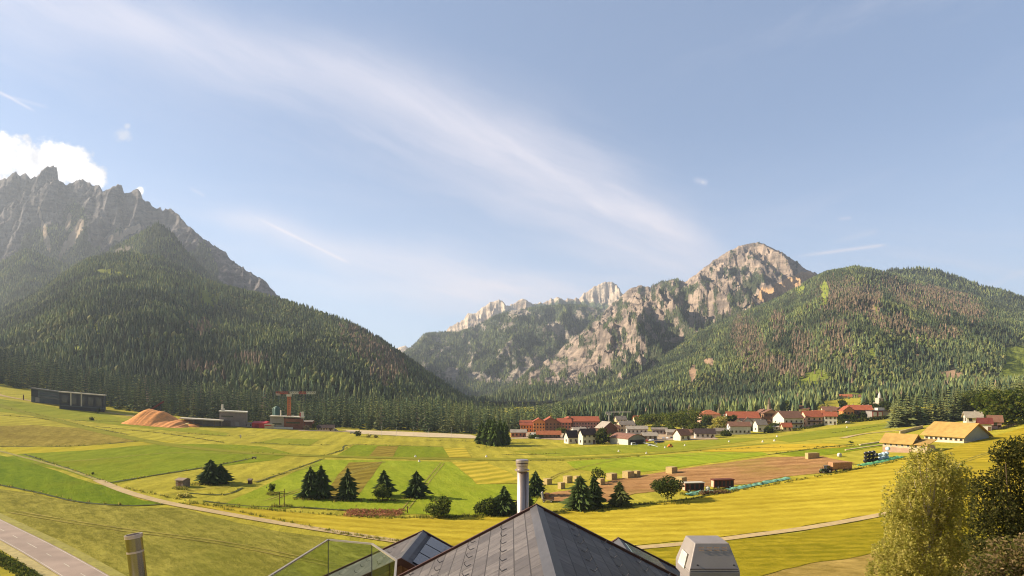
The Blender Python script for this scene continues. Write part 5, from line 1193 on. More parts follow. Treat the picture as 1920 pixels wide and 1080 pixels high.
mb = MB(); mb.box((-W / 2 + 0.2, 1, -0.1), (W / 2 - 0.2, D - 0.2, 0.05)); mb.build('hangar_floor', mat('concrete_dark', srgb(110, 104, 98), 0.9), t)

# --- barns on the right slope
def barn_ochre():
    A = at(1708, 849); k = mpp(A.y); L = 49 * k; D = 9.5; ya = R(-56)
    p = A + Vector((-math.cos(ya), -math.sin(ya), 0)) * L / 2 + Vector((-math.sin(ya), math.cos(ya), 0)) * D / 2
    t = tag(empty('barn', (p.x, p.y, A.z), ya), 'cream walled barn with ochre roof, a row of small windows and a lean-to', 'barn')
    h = 18 * k; rh = 14 * k
    mb = MB(); gable_wall(mb, L, D, h, rh, 'x'); mb.build('wall', plaster('barn', srgb(196, 172, 136)), t)
    rb = MB(); gable_roof(rb, L, D, h, rh, 'x', 1.0, 0.3); rb.build('roof', TY, t)
    mb = MB(); mb.box((-L / 2, -D / 2 - 0.06, -2), (L / 2, -D / 2 - 0.003, h * 0.45)); mb.build('plinth', plaster('plinth', srgb(172, 140, 116)), t)
    add_windows(t, 'f', L, h, D, 5, 1, h * 0.58, False, 0.9, 1.5)
    mb = MB(); mb.box((L / 2 + 0.01, -D / 2 + 0.2, -2), (L / 2 + 26 * k, D / 2 - 1, 15 * k)); e = mb.build('lean_to', plaster('barn', srgb(196, 172, 136)), t)
    x0, x1 = L / 2 + 0.02, L / 2 + 28 * k; y0, y1 = -D / 2 - 0.5, D / 2 - 0.5
    mb = MB(); mb.raw([(x0, y0, 15.2 * k), (x1, y0, 15.2 * k), (x1, y1, 24 * k), (x0, y1, 24 * k), (x0, y0, 16.4 * k), (x1, y0, 16.4 * k), (x1, y1, 25.2 * k), (x0, y1, 25.2 * k)], [(3, 2, 1, 0), (4, 5, 6, 7), (0, 1, 5, 4), (1, 2, 6, 5), (2, 3, 7, 6), (3, 0, 4, 7)]); mb.build('lean_to_roof', TY, e)
    for i in range(2):
        o = link('window', window_mesh(0.9, 1.5, False), [], e); o.location = (L / 2 + (8 + 10 * i) * k, -D / 2 + 0.197, h * 0.5)
barn_ochre()
A = at(1807, 831); k = mpp(A.y); L = 17.5; D = 17; ya = R(-70); p = A + Vector((-math.cos(ya), -math.sin(ya), 0)) * L / 2 + Vector((-math.sin(ya), math.cos(ya), 0)) * D / 2
t = tag(empty('barn', (p.x, p.y, A.z), ya), 'large barn with a broad ochre roof and grey planked gable', 'barn')
h = 13 * k; rh = 22 * k
mb = MB(); gable_wall(mb, L, D, h, rh, 'x'); mb.build('wall', plaster('barn2', srgb(214, 196, 166)), t)
mb = MB(); x_ = L / 2 + 0.02; mb.raw([(x_, -D / 2, h * 0.3), (x_, D / 2, h * 0.3), (x_, D / 2, h), (x_, 0, h + rh - 0.1), (x_, -D / 2, h)], [(0, 1, 2, 3, 4)]); mb.build('gable_planking', mat('planks_bluegrey', srgb(150, 156, 156), 0.9, 3, 0.15), t)
rb = MB(); gable_roof(rb, L, D, h, rh, 'x', 1.2, 0.35); rb.build('roof', TY, t)
add_windows(t, 'f', L, h, D, 8, 1, 1.0, True, 1.2, 0.9)
house(1834, 794, 26, 'small white house with pale roof and red doorway above the large barn', WHITE, TL, -16, 0.8, 2.6, 1.8, 'x', (2, 1), (2, 1))
house(1853, 808, 18, 'bright white shed with dark red roof right of the large barn', WHITE, tiles('darkred', srgb(128, 62, 54), srgb(104, 54, 50)), -10, 0.8, 2.8, 1.4, 'x', None, None, 'shed', 'shed', chim=0)
house(1872, 804, 18, 'small white and red shed at the right end of the barns', plaster('palered', srgb(216, 170, 156)), TB, -10, 0.8, 2.8, 1.6, 'x', (1, 1), None, 'shed', 'shed', chim=0)

# --- industry on the left
BLK = mat('cladding_black', srgb(52, 54, 60), 0.6, 0.8, 0.15); BLK2 = mat('cladding_green_grey', srgb(84, 92, 92), 0.6, 0.8, 0.15); PALE = mat('metal_pale', srgb(206, 194, 174), 0.6, 0.8, 0.1)
p = at(154, 770); k = mpp(p.y); sl = R(4.5)
t = tag(empty('factory_hall', p, R(32)), 'black clad works hall with a pale flat roof edge and two pale columns', 'hall')
def slant(mb, x0, x1, z0, z1, y0, y1, drop=0.10, mi=0):
    f = lambda x: -(x) * k * drop
    mb.raw([(x0 * k, y0, z0 * k + f(x0)), (x1 * k, y0, z0 * k + f(x1)), (x1 * k, y1, z0 * k + f(x1)), (x0 * k, y1, z0 * k + f(x0)), (x0 * k, y0, z1 * k + f(x0)), (x1 * k, y0, z1 * k + f(x1)), (x1 * k, y1, z1 * k + f(x1)), (x0 * k, y1, z1 * k + f(x0))],
           [(3, 2, 1, 0), (4, 5, 6, 7), (0, 1, 5, 4), (1, 2, 6, 5), (2, 3, 7, 6), (3, 0, 4, 7)], mi); return mb
slant(MB(), -34, 34, -4, 31, 0, 24).build('wall', BLK, t)
slant(MB(), -35, 35, 31.05, 33, -1.5, 25).build('roof', PALE, t)
for x in (-18, -2): slant(MB(), x, x + 2, 8, 31, -0.5, -0.01).build('column', PALE, t)
slant(MB(), -34, 34, 6.5, 8, -0.8, -0.01).build('ledge', BLK2, t)
for i in range(5): slant(MB(), -30 + 13 * i, -22 + 13 * i, 12, 26, -0.06, -0.005).build('window', M_glass, t)
p = at(92, 757); k = mpp(p.y)
t = tag(empty('office_block', p, R(34)), 'low dark grey office block with green tinted glass bands at the left', 'office')
slant(MB(), -26, 30, -4, 24, 0, 22, 0.17).build('wall', BLK2, t)
slant(MB(), -27, 31, 24.05, 26, -1.2, 23, 0.17).build('roof', mat('roof_grey_sheet', srgb(140, 134, 128), 0.7), t)
slant(MB(), -14, 28, 9, 13, -0.06, -0.005, 0.17).build('window', M_glass, t); slant(MB(), -14, 28, 16, 19, -0.06, -0.005, 0.17).build('window', M_glass, t)
slant(MB(), -26, -16, 10, 23, -0.3, -0.01, 0.17).build('bay', BLK, t); slant(MB(), -20, -14, 0, 9, -0.1, -0.008, 0.17).build('door', GREY, t)
p = at(112, 758); t = tag(empty('container', p), 'short white container between the office block and the black hall', 'container')
MB().box((-6 * k, -2, 9 * k), (6 * k, -0.5, 12.5 * k)).build('body', WHITE, t); 
for x in (-5, 5): MB().box((x * k - 0.2, -1.8, -1), (x * k + 0.2, -0.7, 9 * k)).build('leg', BLK, t)
# wood chip pile
p = at(290, 796); k = mpp(p.y)
n = 80; m_ = 26; gx_ = np.linspace(-62, 66, n); gy_ = np.linspace(-10, 22, m_); A, B = np.meshgrid(gx_, gy_, indexing='ij')
prof = np.interp(gx_, [-62, -50, -40, -28, -20, -6, 0, 8, 14, 20, 30, 44, 58, 66], [0, 6, 14, 27, 30, 28, 27, 26, 20, 16, 13, 11, 5, 0])
Zp = prof[:, None] * np.clip(1 - (np.abs(B - 4) / 15) ** 1.5, 0, 1) * (0.96 + 0.08 * fbm(A / 6, B / 3, 4, 5)) + (ridged(A / 3, B / 40, 3, 6) - 0.5) * 1.3 * (prof[:, None] > 2)
Zp = Zp - 0.055 * A - 2.0
o = link('wood_chip_pile', np_mesh('wood_chip_pile', np.stack([A * k, B * 1.6, Zp * k], -1).reshape(-1, 3), grid_faces(n, m_), smooth=True), mat('wood_chips', srgb(222, 150, 86), 1, 0.6, 0.24, bump=1.0))
o.location = p; tag(o, 'long heap of orange wood chips in front of the forest', 'wood chip pile')
p = at(356, 800); k = mpp(p.y); o = link('wood_chip_pile', MB().lathe([(20 * k, -1), (15 * k, 1.5 * k), (8 * k, 4 * k), (0.01, 5.5 * k)], 18).mesh('wood_chip_pile', True), bpy.data.materials['wood_chips']); o.location = p; o.scale = (1, 0.5, 1); tag(o, 'small orange chip heap at the right foot of the long one', 'wood chip pile')
# conveyor behind the pile
p = at(262, 778); k = mpp(p.y); t = tag(empty('conveyor', (p.x, p.y + 30, p.z)), 'dark red sloping conveyor rising behind the wood chip pile', 'conveyor')
MB().bar((-30 * k, 0, 0), (6 * k, 0, 24 * k), 2.5, 2 * k).build('belt', mat('red_dark', srgb(120, 44, 40), 0.8), t); MB().bar((0, 0, -2), (0, 0, 19 * k), 1.0).build('leg', BLK, t)
# open canopy and grey works with chimney
p = at(385, 800); k = mpp(p.y); t = tag(empty('canopy_shed', p, R(22)), 'long open shed with thin pale roof right of the chip heap', 'shed')
slant(MB(), -42, 30, 12, 14, -2, 12, 0.08).build('roof', PALE, t); slant(MB(), -38, 30, -2, 11.9, 9, 11, 0.08).build('back_wall', GREY, t)
for x in (-38, -20, -2, 16, 28): slant(MB(), x - 0.6, x + 0.6, -3, 11.9, -1.5, -0.8, 0.08).build('post', M_wood2, t)
p = at(437, 800); k = mpp(p.y); t = tag(empty('works_building', p, R(22)), 'grey works building with a white roof edge and short white chimney', 'building')
slant(MB(), -23, 23, -4, 27, 0, 18, 0.06).build('wall', mat('render_violet_grey', srgb(128, 116, 112), 0.9), t)
ro = slant(MB(), -24, 24, 27.05, 29, -0.8, 19, 0.06).build('roof', WHITE, t)
MB().box((-21 * k, 3, 29 * k), (-15 * k, 6, 34 * k)).build('vent_house', PALE, ro); MB().tube([(-18.5 * k, 4.5, 33 * k), (-18.5 * k, 4.5, 42 * k)], 1.6 * k, 10).build('chimney', WHITE, ro)
slant(MB(), -22, -4, 0, 11, -0.1, -0.006, 0.06).build('gate', mat('gate_brown', srgb(104, 88, 78), 0.8), t); slant(MB(), -20, 0, 18, 20, -0.06, -0.006, 0.06).build('window', M_glass, t)
slant(MB(), 4, 10, 1, 9, -0.08, -0.006, 0.06).build('door', GREY, t)
house(470, 801, 24, 'low pale annex right of the grey works building', STONE, TG, 0, 0.6, 2.6, 0.8, 'x', (3, 1), None, 'annex', 'building', chim=0)
RED = mat('container_red', srgb(176, 52, 56), 0.6, 1, 0.1)
p = at(490, 802); k = mpp(p.y); t = tag(empty('red_store', p), 'red metal store with a shallow roof beside the silo', 'store')
mb = MB(); gable_wall(mb, 26 * k, 9, 9 * k, 3 * k, 'x'); mb.build('wall', RED, t); rb = MB(); gable_roof(rb, 26 * k, 9, 9 * k, 3 * k, 'x', 0.3, 0.15); rb.build('roof', RED, t); slant(MB(), -8, 0, 0, 7, -4.6, -4.51, 0).build('gate', mat('gate_red', srgb(140, 40, 44), 0.7), t)
p = at(504, 804); k = mpp(p.y); t = tag(empty('pale_shed', p), 'small pale shed with a red striped front beside the red store', 'shed')
MB().box((-8 * k, 0, -2), (9 * k, 6, 8 * k)).build('wall', STONE, t); MB().box((-8.5 * k, -0.4, 8.02 * k), (9.5 * k, 6.4, 8.8 * k)).build('roof', PALE, t); MB().box((-7 * k, -0.08, 5.5 * k), (5 * k, -0.006, 7.2 * k)).build('stripe_panel', RED, t)
GRN = mat('silo_green', srgb(52, 84, 76), 0.5, 1, 0.12)
p = at(512, 803); k = mpp(p.y); t = tag(empty('silo', (p.x, p.y + 8, p.z)), 'dark green silo with pale ladder pipe beside the crane', 'silo')
MB().lathe([(6.2 * k, 8 * k), (6.2 * k, 36 * k), (5.2 * k, 38 * k), (1 * k, 41 * k), (0.01, 41.2 * k)], 20).build('tank', GRN, t, True); MB().tube([(-6.8 * k, -1, -1), (-6.8 * k, -1, 37 * k), (0, -1, 40.5 * k)], 0.45, 8).build('ladder_pipe', mat('pipe_pale_green', srgb(150, 176, 158), 0.5), t)
for a in (45, 135, 225, 315): MB().tube([(5 * k * math.cos(R(a)), 5 * k * math.sin(R(a)), -1), (5 * k * math.cos(R(a)), 5 * k * math.sin(R(a)), 8.5 * k)], 0.4, 6).build('leg', GRN, t)
p = at(545, 805); k = mpp(p.y); BRK = mat('brick_brown', srgb(132, 84, 62), 0.9, 1.5, 0.2)
t = tag(empty('brick_works', p, R(17)), 'brown brick works with flat roof, grey left part and two chimneys', 'works')
slant(MB(), -36, -12, -3, 22, 0, 16, 0.05).build('wall', GREY, t); slant(MB(), -11.9, 22, -3, 20, 0.2, 16, 0.05).build('wall', BRK, t)
ro = slant(MB(), -37, 23, 22.6, 24, -0.6, 17, 0.05).build('roof', PALE, t)
MB().tube([(-18 * k, 4, 23 * k), (-18 * k, 4, 36 * k)], 1.1 * k, 10).build('chimney', PALE, ro)
MB().box((16 * k, 3, 15 * k), (23 * k, 7, 32 * k)).build('chimney', WHITE, ro); MB().box((15.4 * k, 2.8, 15 * k), (17.4 * k, 2.99, 31 * k)).build('stripe_panel', RED, ro)
slant(MB(), -32, -16, 8, 11, -0.06, -0.006, 0.05).build('window', M_glass, t); slant(MB(), -8, 16, 11, 14, 0.12, 0.19, 0.05).build('window', M_glass, t); slant(MB(), -30, 4, 0.5, 4, -1.2, -0.9, 0.05).build('loading_wall', WHITE, t)
house(577, 803, 16, 'small brown brick block at the right end of the brick works', BRK, TG, 0, 0.8, 5.5, 0.8, 'x', (2, 1), None, 'works_block', 'building', chim=0)
house(610, 808, 30, 'low cream shed with dark brown roof beside the pale road', CREAM, TD, 0, 0.4, 2.6, 2.0, 'x', (6, 1), None, 'shed', 'shed', chim=0)
p = at(637, 808); k = mpp(p.y)

# --- tower cranes
def lattice(mb, a, b, s, n, r=0.12):
    a = Vector(a); b = Vector(b); d = (b - a).normalized(); q = d.to_track_quat('Z', 'Y').to_matrix()
    cs = [q @ Vector((x * s / 2, y * s / 2, 0)) for x, y in ((-1, -1), (1, -1), (1, 1), (-1, 1))]
    for c in cs: mb.bar(a + c, b + c, r * 2)
    for i in range(n):
        p0 = a.lerp(b, i / n); p1 = a.lerp(b, (i + 1) / n)
        for j in range(4): mb.bar(p0 + cs[j], p1 + cs[(j + 1) % 4], r * 1.2); mb.bar(p0 + cs[j], p0 + cs[(j + 1) % 4], r)
def crane(X, Yb, Ytop, Xl, Xr, label, c_mast, jibs, s=2.0, r=0.2, tilt=0):
    p = at(X, Yb); k = mpp(p.y); t = tag(empty('tower_crane', p), label, 'crane'); H = (Yb - Ytop) * k
    mb = MB(); lattice(mb, (0, 0, -1), (0, 0, H), s, 16, r); mb.build('mast', c_mast, t)
    MB().box((-1.6, -1.6, H - 2.4), (1.6, 1.6, H - 0.6)).build('cab', WHITE, t)
    for x0, x1, m in jibs:
        mb = MB(); lattice(mb, ((x0 - X) * k, 0, H + 0.6 + (x0 - X) * k * tilt), ((x1 - X) * k, 0, H + 0.6 + (x1 - X) * k * tilt), s * 0.85, max(2, int(abs(x1 - x0) / 4)), r); mb.build('jib', m, t)
    mb = MB(); mb.box(((Xl - X) * k, -1, H - 1.6), ((Xl - X) * k + 3, 1, H + 0.4)); mb.build('counterweight', mat('concrete', srgb(170, 160, 148), 0.9), t)
    MB().bar(((Xr - X) * k * 0.6, 0, H), ((Xr - X) * k * 0.6, 0, H - 5), 0.12).build('hook_cable', BLK, t)
CR = mat('crane_orange', srgb(196, 116, 66), 0.6, 1, 0.1); CR2 = mat('crane_red', srgb(178, 74, 54), 0.6, 1, 0.1); CW = mat('crane_white', srgb(214, 206, 188), 0.6, 1, 0.08)
crane(542, 803, 738, 518, 592, 'orange tower crane with red and white jib above the brick works', CR, [(518, 540, CR2), (544, 561, CW), (561, 575, CR2), (575, 592, CW)], 2.0, 0.19)
crane(1142, 804, 774, 1136, 1184, 'pale tower crane with thin long jib above the village', CW, [(1136, 1184, CW)], 1.1, 0.16, 0.02)
# ================================================================== THE ROOFS BELOW THE CAMERA
def slate(name, c1, c2, sc_=1.0, rot=0.0):
    m, nt, p = _nt(name); co = objco(nt)
    uv = nd(nt, 'ShaderNodeUVMap').outputs[0]
    b = nd(nt, 'ShaderNodeTexBrick', {'Color1': c4(c1), 'Color2': c4(c2), 'Mortar': c4(tuple(x * 0.32 for x in c1)), 'Scale': 1.0, 'Mortar Size': 0.012, 'Brick Width': 0.6, 'Row Height': 0.3, 'Mortar Smooth': 0.3, 'Bias': 0.0})
    nt.links.new(uv, b.inputs[0])
    n = noise(nt, mapping(nt, uv, scale=(6, 1.2, 1)), 1.0, 6); n2 = noise(nt, co, 9.0, 6, 0.7)
    col = mixc(nt, maprange(nt, math_(nt, 'ADD', math_(nt, 'MULTIPLY', n, 0.6), math_(nt, 'MULTIPLY', n2, 0.4)), 0.32, 0.72, 0, 0.75), b.outputs[0], tuple(x * 0.6 for x in c2))
    li = noise(nt, co, 2.2, 7, 0.75); col = mixc(nt, maprange(nt, li, 0.6, 0.72, 0, 0.4), col, srgb(134, 128, 108))
    nt.links.new(col, p.inputs['Base Color']); p.inputs['Roughness'].default_value = 0.55; p.inputs['Specular IOR Level'].default_value = 0.2
    # each slate tilts a little: height rises down the row
    fr = math_(nt, 'FRACT', math_(nt, 'DIVIDE', nd(nt, 'ShaderNodeSeparateXYZ', {0: uv}).outputs[1], 0.3))
    hgt = math_(nt, 'SUBTRACT', math_(nt, 'MULTIPLY', fr, -0.5), math_(nt, 'MULTIPLY', b.outputs['Fac'], 0.5))
    hgt = math_(nt, 'ADD', hgt, math_(nt, 'MULTIPLY', n2, 0.25))
    bn = nd(nt, 'ShaderNodeBump', {'Strength': 0.8, 'Distance': 0.02, 'Height': hgt}); nt.links.new(bn.outputs[0], p.inputs['Normal'])
    return m
M_slate = slate('slate_roof', srgb(124, 115, 110), srgb(94, 87, 85))
M_trim = mat('roof_trim_brown', srgb(84, 54, 42), 0.5, 3, 0.2); M_lead = mat('ridge_sheet', srgb(96, 92, 92), 0.45, 3, 0.15, metal=0.3)
M_steel = mat('stainless_steel', srgb(190, 172, 160), 0.42, 3, 0.08, metal=0.8); M_hood = mat('hood_metal', srgb(158, 147, 139), 0.5, 4, 0.1, metal=0.3)
M_black = mat('soot_black', srgb(20, 18, 18), 0.9)
M_plank = None
def plank_mat():
    m, nt, p = _nt('old_planks'); co = objco(nt)
    w = nd(nt, 'ShaderNodeTexWave', {'Scale': 1.0, 'Distortion': 0.0}, wave_type='BANDS', bands_direction='X', wave_profile='SAW')
    nt.links.new(mapping(nt, co, scale=(0.314 / 0.16, 0, 0)), w.inputs[0])
    g = noise(nt, mapping(nt, co, scale=(14, 14, 1.2)), 1.0, 6, 0.65); pid = noise(nt, mapping(nt, co, scale=(6.2, 0, 0)), 1.0, 0)
    c = mixc(nt, maprange(nt, math_(nt, 'ADD', math_(nt, 'MULTIPLY', g, 0.6), math_(nt, 'MULTIPLY', pid, 0.4)), 0.35, 0.65), srgb(104, 74, 54), srgb(156, 122, 96))
    c = mixc(nt, maprange(nt, w.outputs['Fac'], 0.0, 0.07, 1, 0), c, srgb(36, 26, 20))
    nt.links.new(c, p.inputs['Base Color']); p.inputs['Roughness'].default_value = 0.9; return m
M_plank = plank_mat()
def uvquad(mb_pts, name, m, parent, u_dir, v_dir, thick=0.0):
    """one roof plane (polygon) as a slab with uv along its eave and fall"""
    P = [Vector(p) for p in mb_pts]; n = (P[1] - P[0]).cross(P[2] - P[0]).normalized()
    if n.z < 0: P = P[::-1]; n = -n
    bm = bmesh.new(); top = [bm.verts.new(p) for p in P]; bot = [bm.verts.new(p - n * thick) for p in P]
    f = bm.faces.new(top); bm.faces.new(bot[::-1])
    for i in range(len(P)): bm.faces.new((top[i], bot[i], bot[(i + 1) % len(P)], top[(i + 1) % len(P)]))
    uvl = bm.loops.layers.uv.new('UVMap'); u = Vector(u_dir).normalized(); v = Vector(v_dir).normalized()
    for fc in bm.faces:
        for l in fc.loops: l[uvl].uv = (l.vert.co.dot(u), l.vert.co.dot(v))
    me = bpy.data.meshes.new(name); bm.to_mesh(me); bm.free(); return link(name, me, m, parent)
def pos(X, Y, d): return Vector(((X - CX) / FPX * d, d, CZ + (HY - Y) / FPX * d))
BZ = float(gz(0, 18))
B = tag(empty('hotel_building', (0, 0, 0)), 'near building with dark slate gable roofs, steel flues and a glass balcony', 'building')
hooks = []
def hook_mesh():
    mb = MB(); mb.bar((0, 0, 0), (0.10, 0, 0.0), 0.02, 0.008); mb.bar((0.10, 0, 0), (0.115, 0, 0.075), 0.02, 0.008); mb.bar((0.115, 0, 0.075), (0.07, 0, 0.10), 0.02, 0.008)
    me = mb.mesh('snow_hook'); me.materials.append(M_lead); return me
HOOK = hook_mesh()
def gable_wing(xr, zr, y0, y1, half_l, half_r, pitch_l, pitch_r, skew=0.0, nm='roof', hook=True, rows=3, wall=True, near_skip=0):
    """ridge runs along y at height zr from y0 (near) to y1 (far); skew: ridge x shift per metre towards the camera"""
    tl, tr = math.tan(R(pitch_l)), math.tan(R(pitch_r))
    a0 = Vector((xr + skew * (y1 - y0), y0, zr)); a1 = Vector((xr, y1, zr))
    L0 = a0 + Vector((-half_l, 0, -half_l * tl)); L1 = a1 + Vector((-half_l, 0, -half_l * tl)); R0 = a0 + Vector((half_r, 0, -half_r * tr)); R1 = a1 + Vector((half_r, 0, -half_r * tr))
    ro = uvquad([a0, a1, L1, L0], nm, M_slate, B, (0, 1, 0), (-1, 0, -tl), 0.12)
    r2 = uvquad([a0, R0, R1, a1], nm, M_slate, B, (0, 1, 0), (1, 0, -tr), 0.12)
    for e, s in ((L1, -1), (R1, 1)):      # raised verge board along the far gable
        mb = MB(); up = Vector((0, 0, 0.09)); q = Vector((0, 0.09, 0))
        A, E = a1, e
        mb.raw([A + q * 0 - up * 1.8, E - up * 1.8, E + q - up * 1.8, A + q - up * 1.8, A + up * 0.7, E + up * 0.7, E + q + up * 0.7, A + q + up * 0.7], [(3, 2, 1, 0), (4, 5, 6, 7), (0, 1, 5, 4), (1, 2, 6, 5), (2, 3, 7, 6), (3, 0, 4, 7)]).build('verge_board', M_trim, B)
    mb = MB(); w_ = 0.16      # folded ridge sheet
    mb.raw([a0 + Vector((-w_, 0, 0.03 - w_ * tl)), a0 + Vector((0, 0, 0.045)), a0 + Vector((w_, 0, 0.03 - w_ * tr)), a1 + Vector((-w_, 0, 0.03 - w_ * tl)), a1 + Vector((0, 0, 0.045)), a1 + Vector((w_, 0, 0.03 - w_ * tr))], [(0, 3, 4, 1), (1, 4, 5, 2)]).build('ridge_cap', M_lead, B)
    if hook:
        for side, hl, tn, rz in ((-1, half_l, tl, math.pi), (1, half_r, tr, 0.0)):
            for r in range(rows):
                dx = hl * (r + 1) / (rows + 0.6)
                if dx < 0.5: continue
                yy = y0 + near_skip + 0.2 + (0.3 if r % 2 else 0)
                while yy < y1 - 0.3:
                    o = bpy.data.objects.new('snow_hook', HOOK); COL.objects.link(o); o.parent = B
                    sk = skew * (y1 - yy)
                    o.location = (xr + sk + side * dx, yy, zr - dx * tn + 0.012); o.rotation_euler = (0, math.atan(tn), rz); 
                    yy += 0.62
    if wall:
        mb = MB(); mb.raw([(L1.x + 0.3, y0, BZ - 1), (R1.x - 0.3, y0, BZ - 1), (R1.x - 0.3, y1 - 0.25, BZ - 1), (L1.x + 0.3, y1 - 0.25, BZ - 1),
                           (L1.x + 0.3, y0, L0.z), (R1.x - 0.3, y0, R0.z), (R1.x - 0.3, y1 - 0.25, R1.z), (L1.x + 0.3, y1 - 0.25, L1.z), (a0.x, y0, zr - 0.2), (a1.x, y1 - 0.25, zr - 0.2)],
                          [(0, 1, 5, 8, 4), (2, 3, 7, 9, 6), (1, 2, 6, 5), (3, 0, 4, 7)]).build('wall', plaster('cream_hotel', srgb(208, 196, 172)), B)
    return ro
# main gable: ridge runs towards the camera
d1 = 14.0; ap = pos(1006, 950, d1)
main = gable_wing(ap.x, ap.z, 4.5, d1, 6.2, 6.4, 27.5, 27.0, skew=0.011, rows=8, near_skip=2.5)
# small lower gable at the left with a planked end towards us
d2 = 20.0; ap2 = pos(793, 998, d2); dn = 16.8
left = gable_wing(ap2.x, ap2.z, dn, d2, 3.6, 3.4, 24.5, 29, skew=-0.04, rows=4, wall=False)
nx_ = ap2.x - 0.04 * (d2 - dn)
tl, tr = math.tan(R(24.5)), math.tan(R(29))
mb = MB(); mb.raw([(nx_ - 3.4, dn + 0.35, BZ), (nx_ + 3.2, dn + 0.35, BZ), (nx_ + 3.2, dn + 0.35, ap2.z - 3.2 * tr - 0.15), (nx_, dn + 0.35, ap2.z - 0.14), (nx_ - 3.4, dn + 0.35, ap2.z - 3.4 * tl - 0.15),
                   (nx_ - 3.4, d2 - 0.3, BZ), (nx_ + 3.2, d2 - 0.3, BZ), (nx_ + 3.2, d2 - 0.3, ap2.z - 3.2 * tr - 0.15), (nx_, d2 - 0.3, ap2.z - 0.14), (nx_ - 3.4, d2 - 0.3, ap2.z - 3.4 * tl - 0.15)],
                  [(0, 1, 2, 3, 4), (9, 8, 7, 6, 5), (1, 6, 7, 2), (5, 0, 4, 9)]).build('planked_gable', M_plank, B)
for s, tn, hl in ((-1, tl, 3.6), (1, tr, 3.4)):
    a = Vector((nx_, dn - 0.02, ap2.z)); e = a + Vector((s * hl, 0, -hl * tn)); up = Vector((0, 0, 1)); q = Vector((0, -0.06, 0))
    MB().raw([a - up * 0.16, e - up * 0.16, e + q - up * 0.16, a + q - up * 0.16, a + up * 0.05, e + up * 0.05, e + q + up * 0.05, a + q + up * 0.05], [(3, 2, 1, 0), (4, 5, 6, 7), (0, 1, 5, 4), (1, 2, 6, 5), (2, 3, 7, 6), (3, 0, 4, 7)]).build('verge_board', M_trim, B)
# dark solar panels on the lower gable's right slope
for i in range(3):
    y0 = dn + 0.15 + 1.0 * i; a = lambda x, y: (nx_ + 0.04 * (y - dn) + x, y, ap2.z - x * tr + 0.05)
    uvquad([a(0.3, y0), a(0.3, y0 + 0.93), a(1.9, y0 + 0.93), a(1.9, y0)], 'solar_panel', mat('solar_blue', srgb(40, 46, 58), 0.2, 2, 0.1, spec=0.6), B, (0, 1, 0), (1, 0, -tr), 0.03)
# small dormer gable showing over the right slope
d3 = 17.5; ap3 = pos(1160, 1012, d3)
gable_wing(ap3.x, ap3.z, 14.6, d3, 1.0, 4.6, 33, 27, skew=0.0, rows=3, hook=False)
g0 = Vector((ap3.x, 15.0, ap3.z)); t3 = math.tan(R(27))
uvquad([(ap3.x + 0.15, 15.2, ap3.z - 0.15 * t3 + 0.06), (ap3.x + 0.15, 17.2, ap3.z - 0.15 * t3 + 0.06), (ap3.x + 1.1, 17.2, ap3.z - 1.1 * t3 + 0.06), (ap3.x + 1.1, 15.2, ap3.z - 1.1 * t3 + 0.06)], 'skylight', mat('skylight_glass', srgb(120, 136, 140), 0.12, 1, 0.05, spec=0.8), B, (0, 1, 0), (1, 0, -t3), 0.05)
# steel flue behind the ridge
dF = 14.9; b0 = pos(979, 975, dF); tp = pos(979, 884, dF); rF = 9.6 / FPX * dF
fl = MB().tube([(b0.x, dF, b0.z - 2.0), (tp.x, dF, tp.z + 0.06)], rF, 28).build('flue', M_steel, B, True)
mb = MB(); mb.lathe([(rF * 0.9, 0.0), (rF * 1.42, 0.0), (rF * 1.42, 0.03), (rF * 1.08, 0.05), (rF * 1.08, 0.12), (rF * 1.22, 0.13), (rF * 1.24, 0.19), (rF * 0.9, 0.2)], 28, 0, (tp.x, dF, tp.z + 0.02)); mb.build('flue_collar', M_steel, fl, False)
cz = tp.z + 0.19
mb = MB(); mb.lathe([(rF * 0.85, -0.05), (rF * 0.85, 0.05)], 28, 0, (tp.x, dF, cz)); mb.build('flue_throat', M_black, fl, False)
mb = MB(); mb.lathe([(0.01, 0.0), (rF * 1.26, 0.0), (rF * 1.26, 0.055), (rF * 1.1, 0.075), (0.01, 0.085)], 28, 0, (tp.x, dF, cz + 0.04)); mb.build('flue_cap', M_steel, fl, False)
rp = pos(985.5, 975, dF - 0.05); MB().tube([(rp.x + 0.05, dF - 0.1, b0.z - 1), (rp.x + 0.05, dF - 0.1, tp.z)], 0.03, 8).build('flue_seam', M_steel, fl, True)
# lower flat wing carrying the left flue, and the balcony deck
MB().box((-9.5, 4, BZ - 1), (-2.0, 12.6, 35.55)).build('flat_wing', plaster('cream_hotel', srgb(208, 196, 172)), B)
dG = 10.0; tb = pos(250, 1003, dG); lo_ = pos(262, 1100, dG); rG = 14.0 / FPX * dG; dv = (tb - lo_).normalized()
mb = MB(); foot = lo_ - dv * 0.9
mb.tube([foot, tb], rG, 28, 0, cap=False); mb.tube([tb, foot], rG * 0.86, 28, 1, cap=False); e = len(mb.v)
o = mb.build('flue', [mat('steel_dark', srgb(140, 134, 126), 0.22, 3, 0.12, metal=1.0), M_black], B, True)
mb = MB(); q = dv.to_track_quat('Z', 'Y').to_matrix()
def ring(c, r0, r1, h):
    pts = []; 
    for r, z in ((r0, 0), (r1, 0), (r1, h), (r0, h)):
        for k in range(28): a = 6.28318 * k / 28; pts.append(c + q @ Vector((math.cos(a) * r, math.sin(a) * r, z)))
    return pts, [(i * 28 + k, i * 28 + (k + 1) % 28, ((i + 1) % 4) * 28 + (k + 1) % 28, ((i + 1) % 4) * 28 + k) for i in range(4) for k in range(28)]
pts, fs = ring(tb - dv * 0.05, rG * 0.85, rG * 1.07, 0.06); mb.raw(pts, fs); mb.build('flue_rim', M_steel, o)
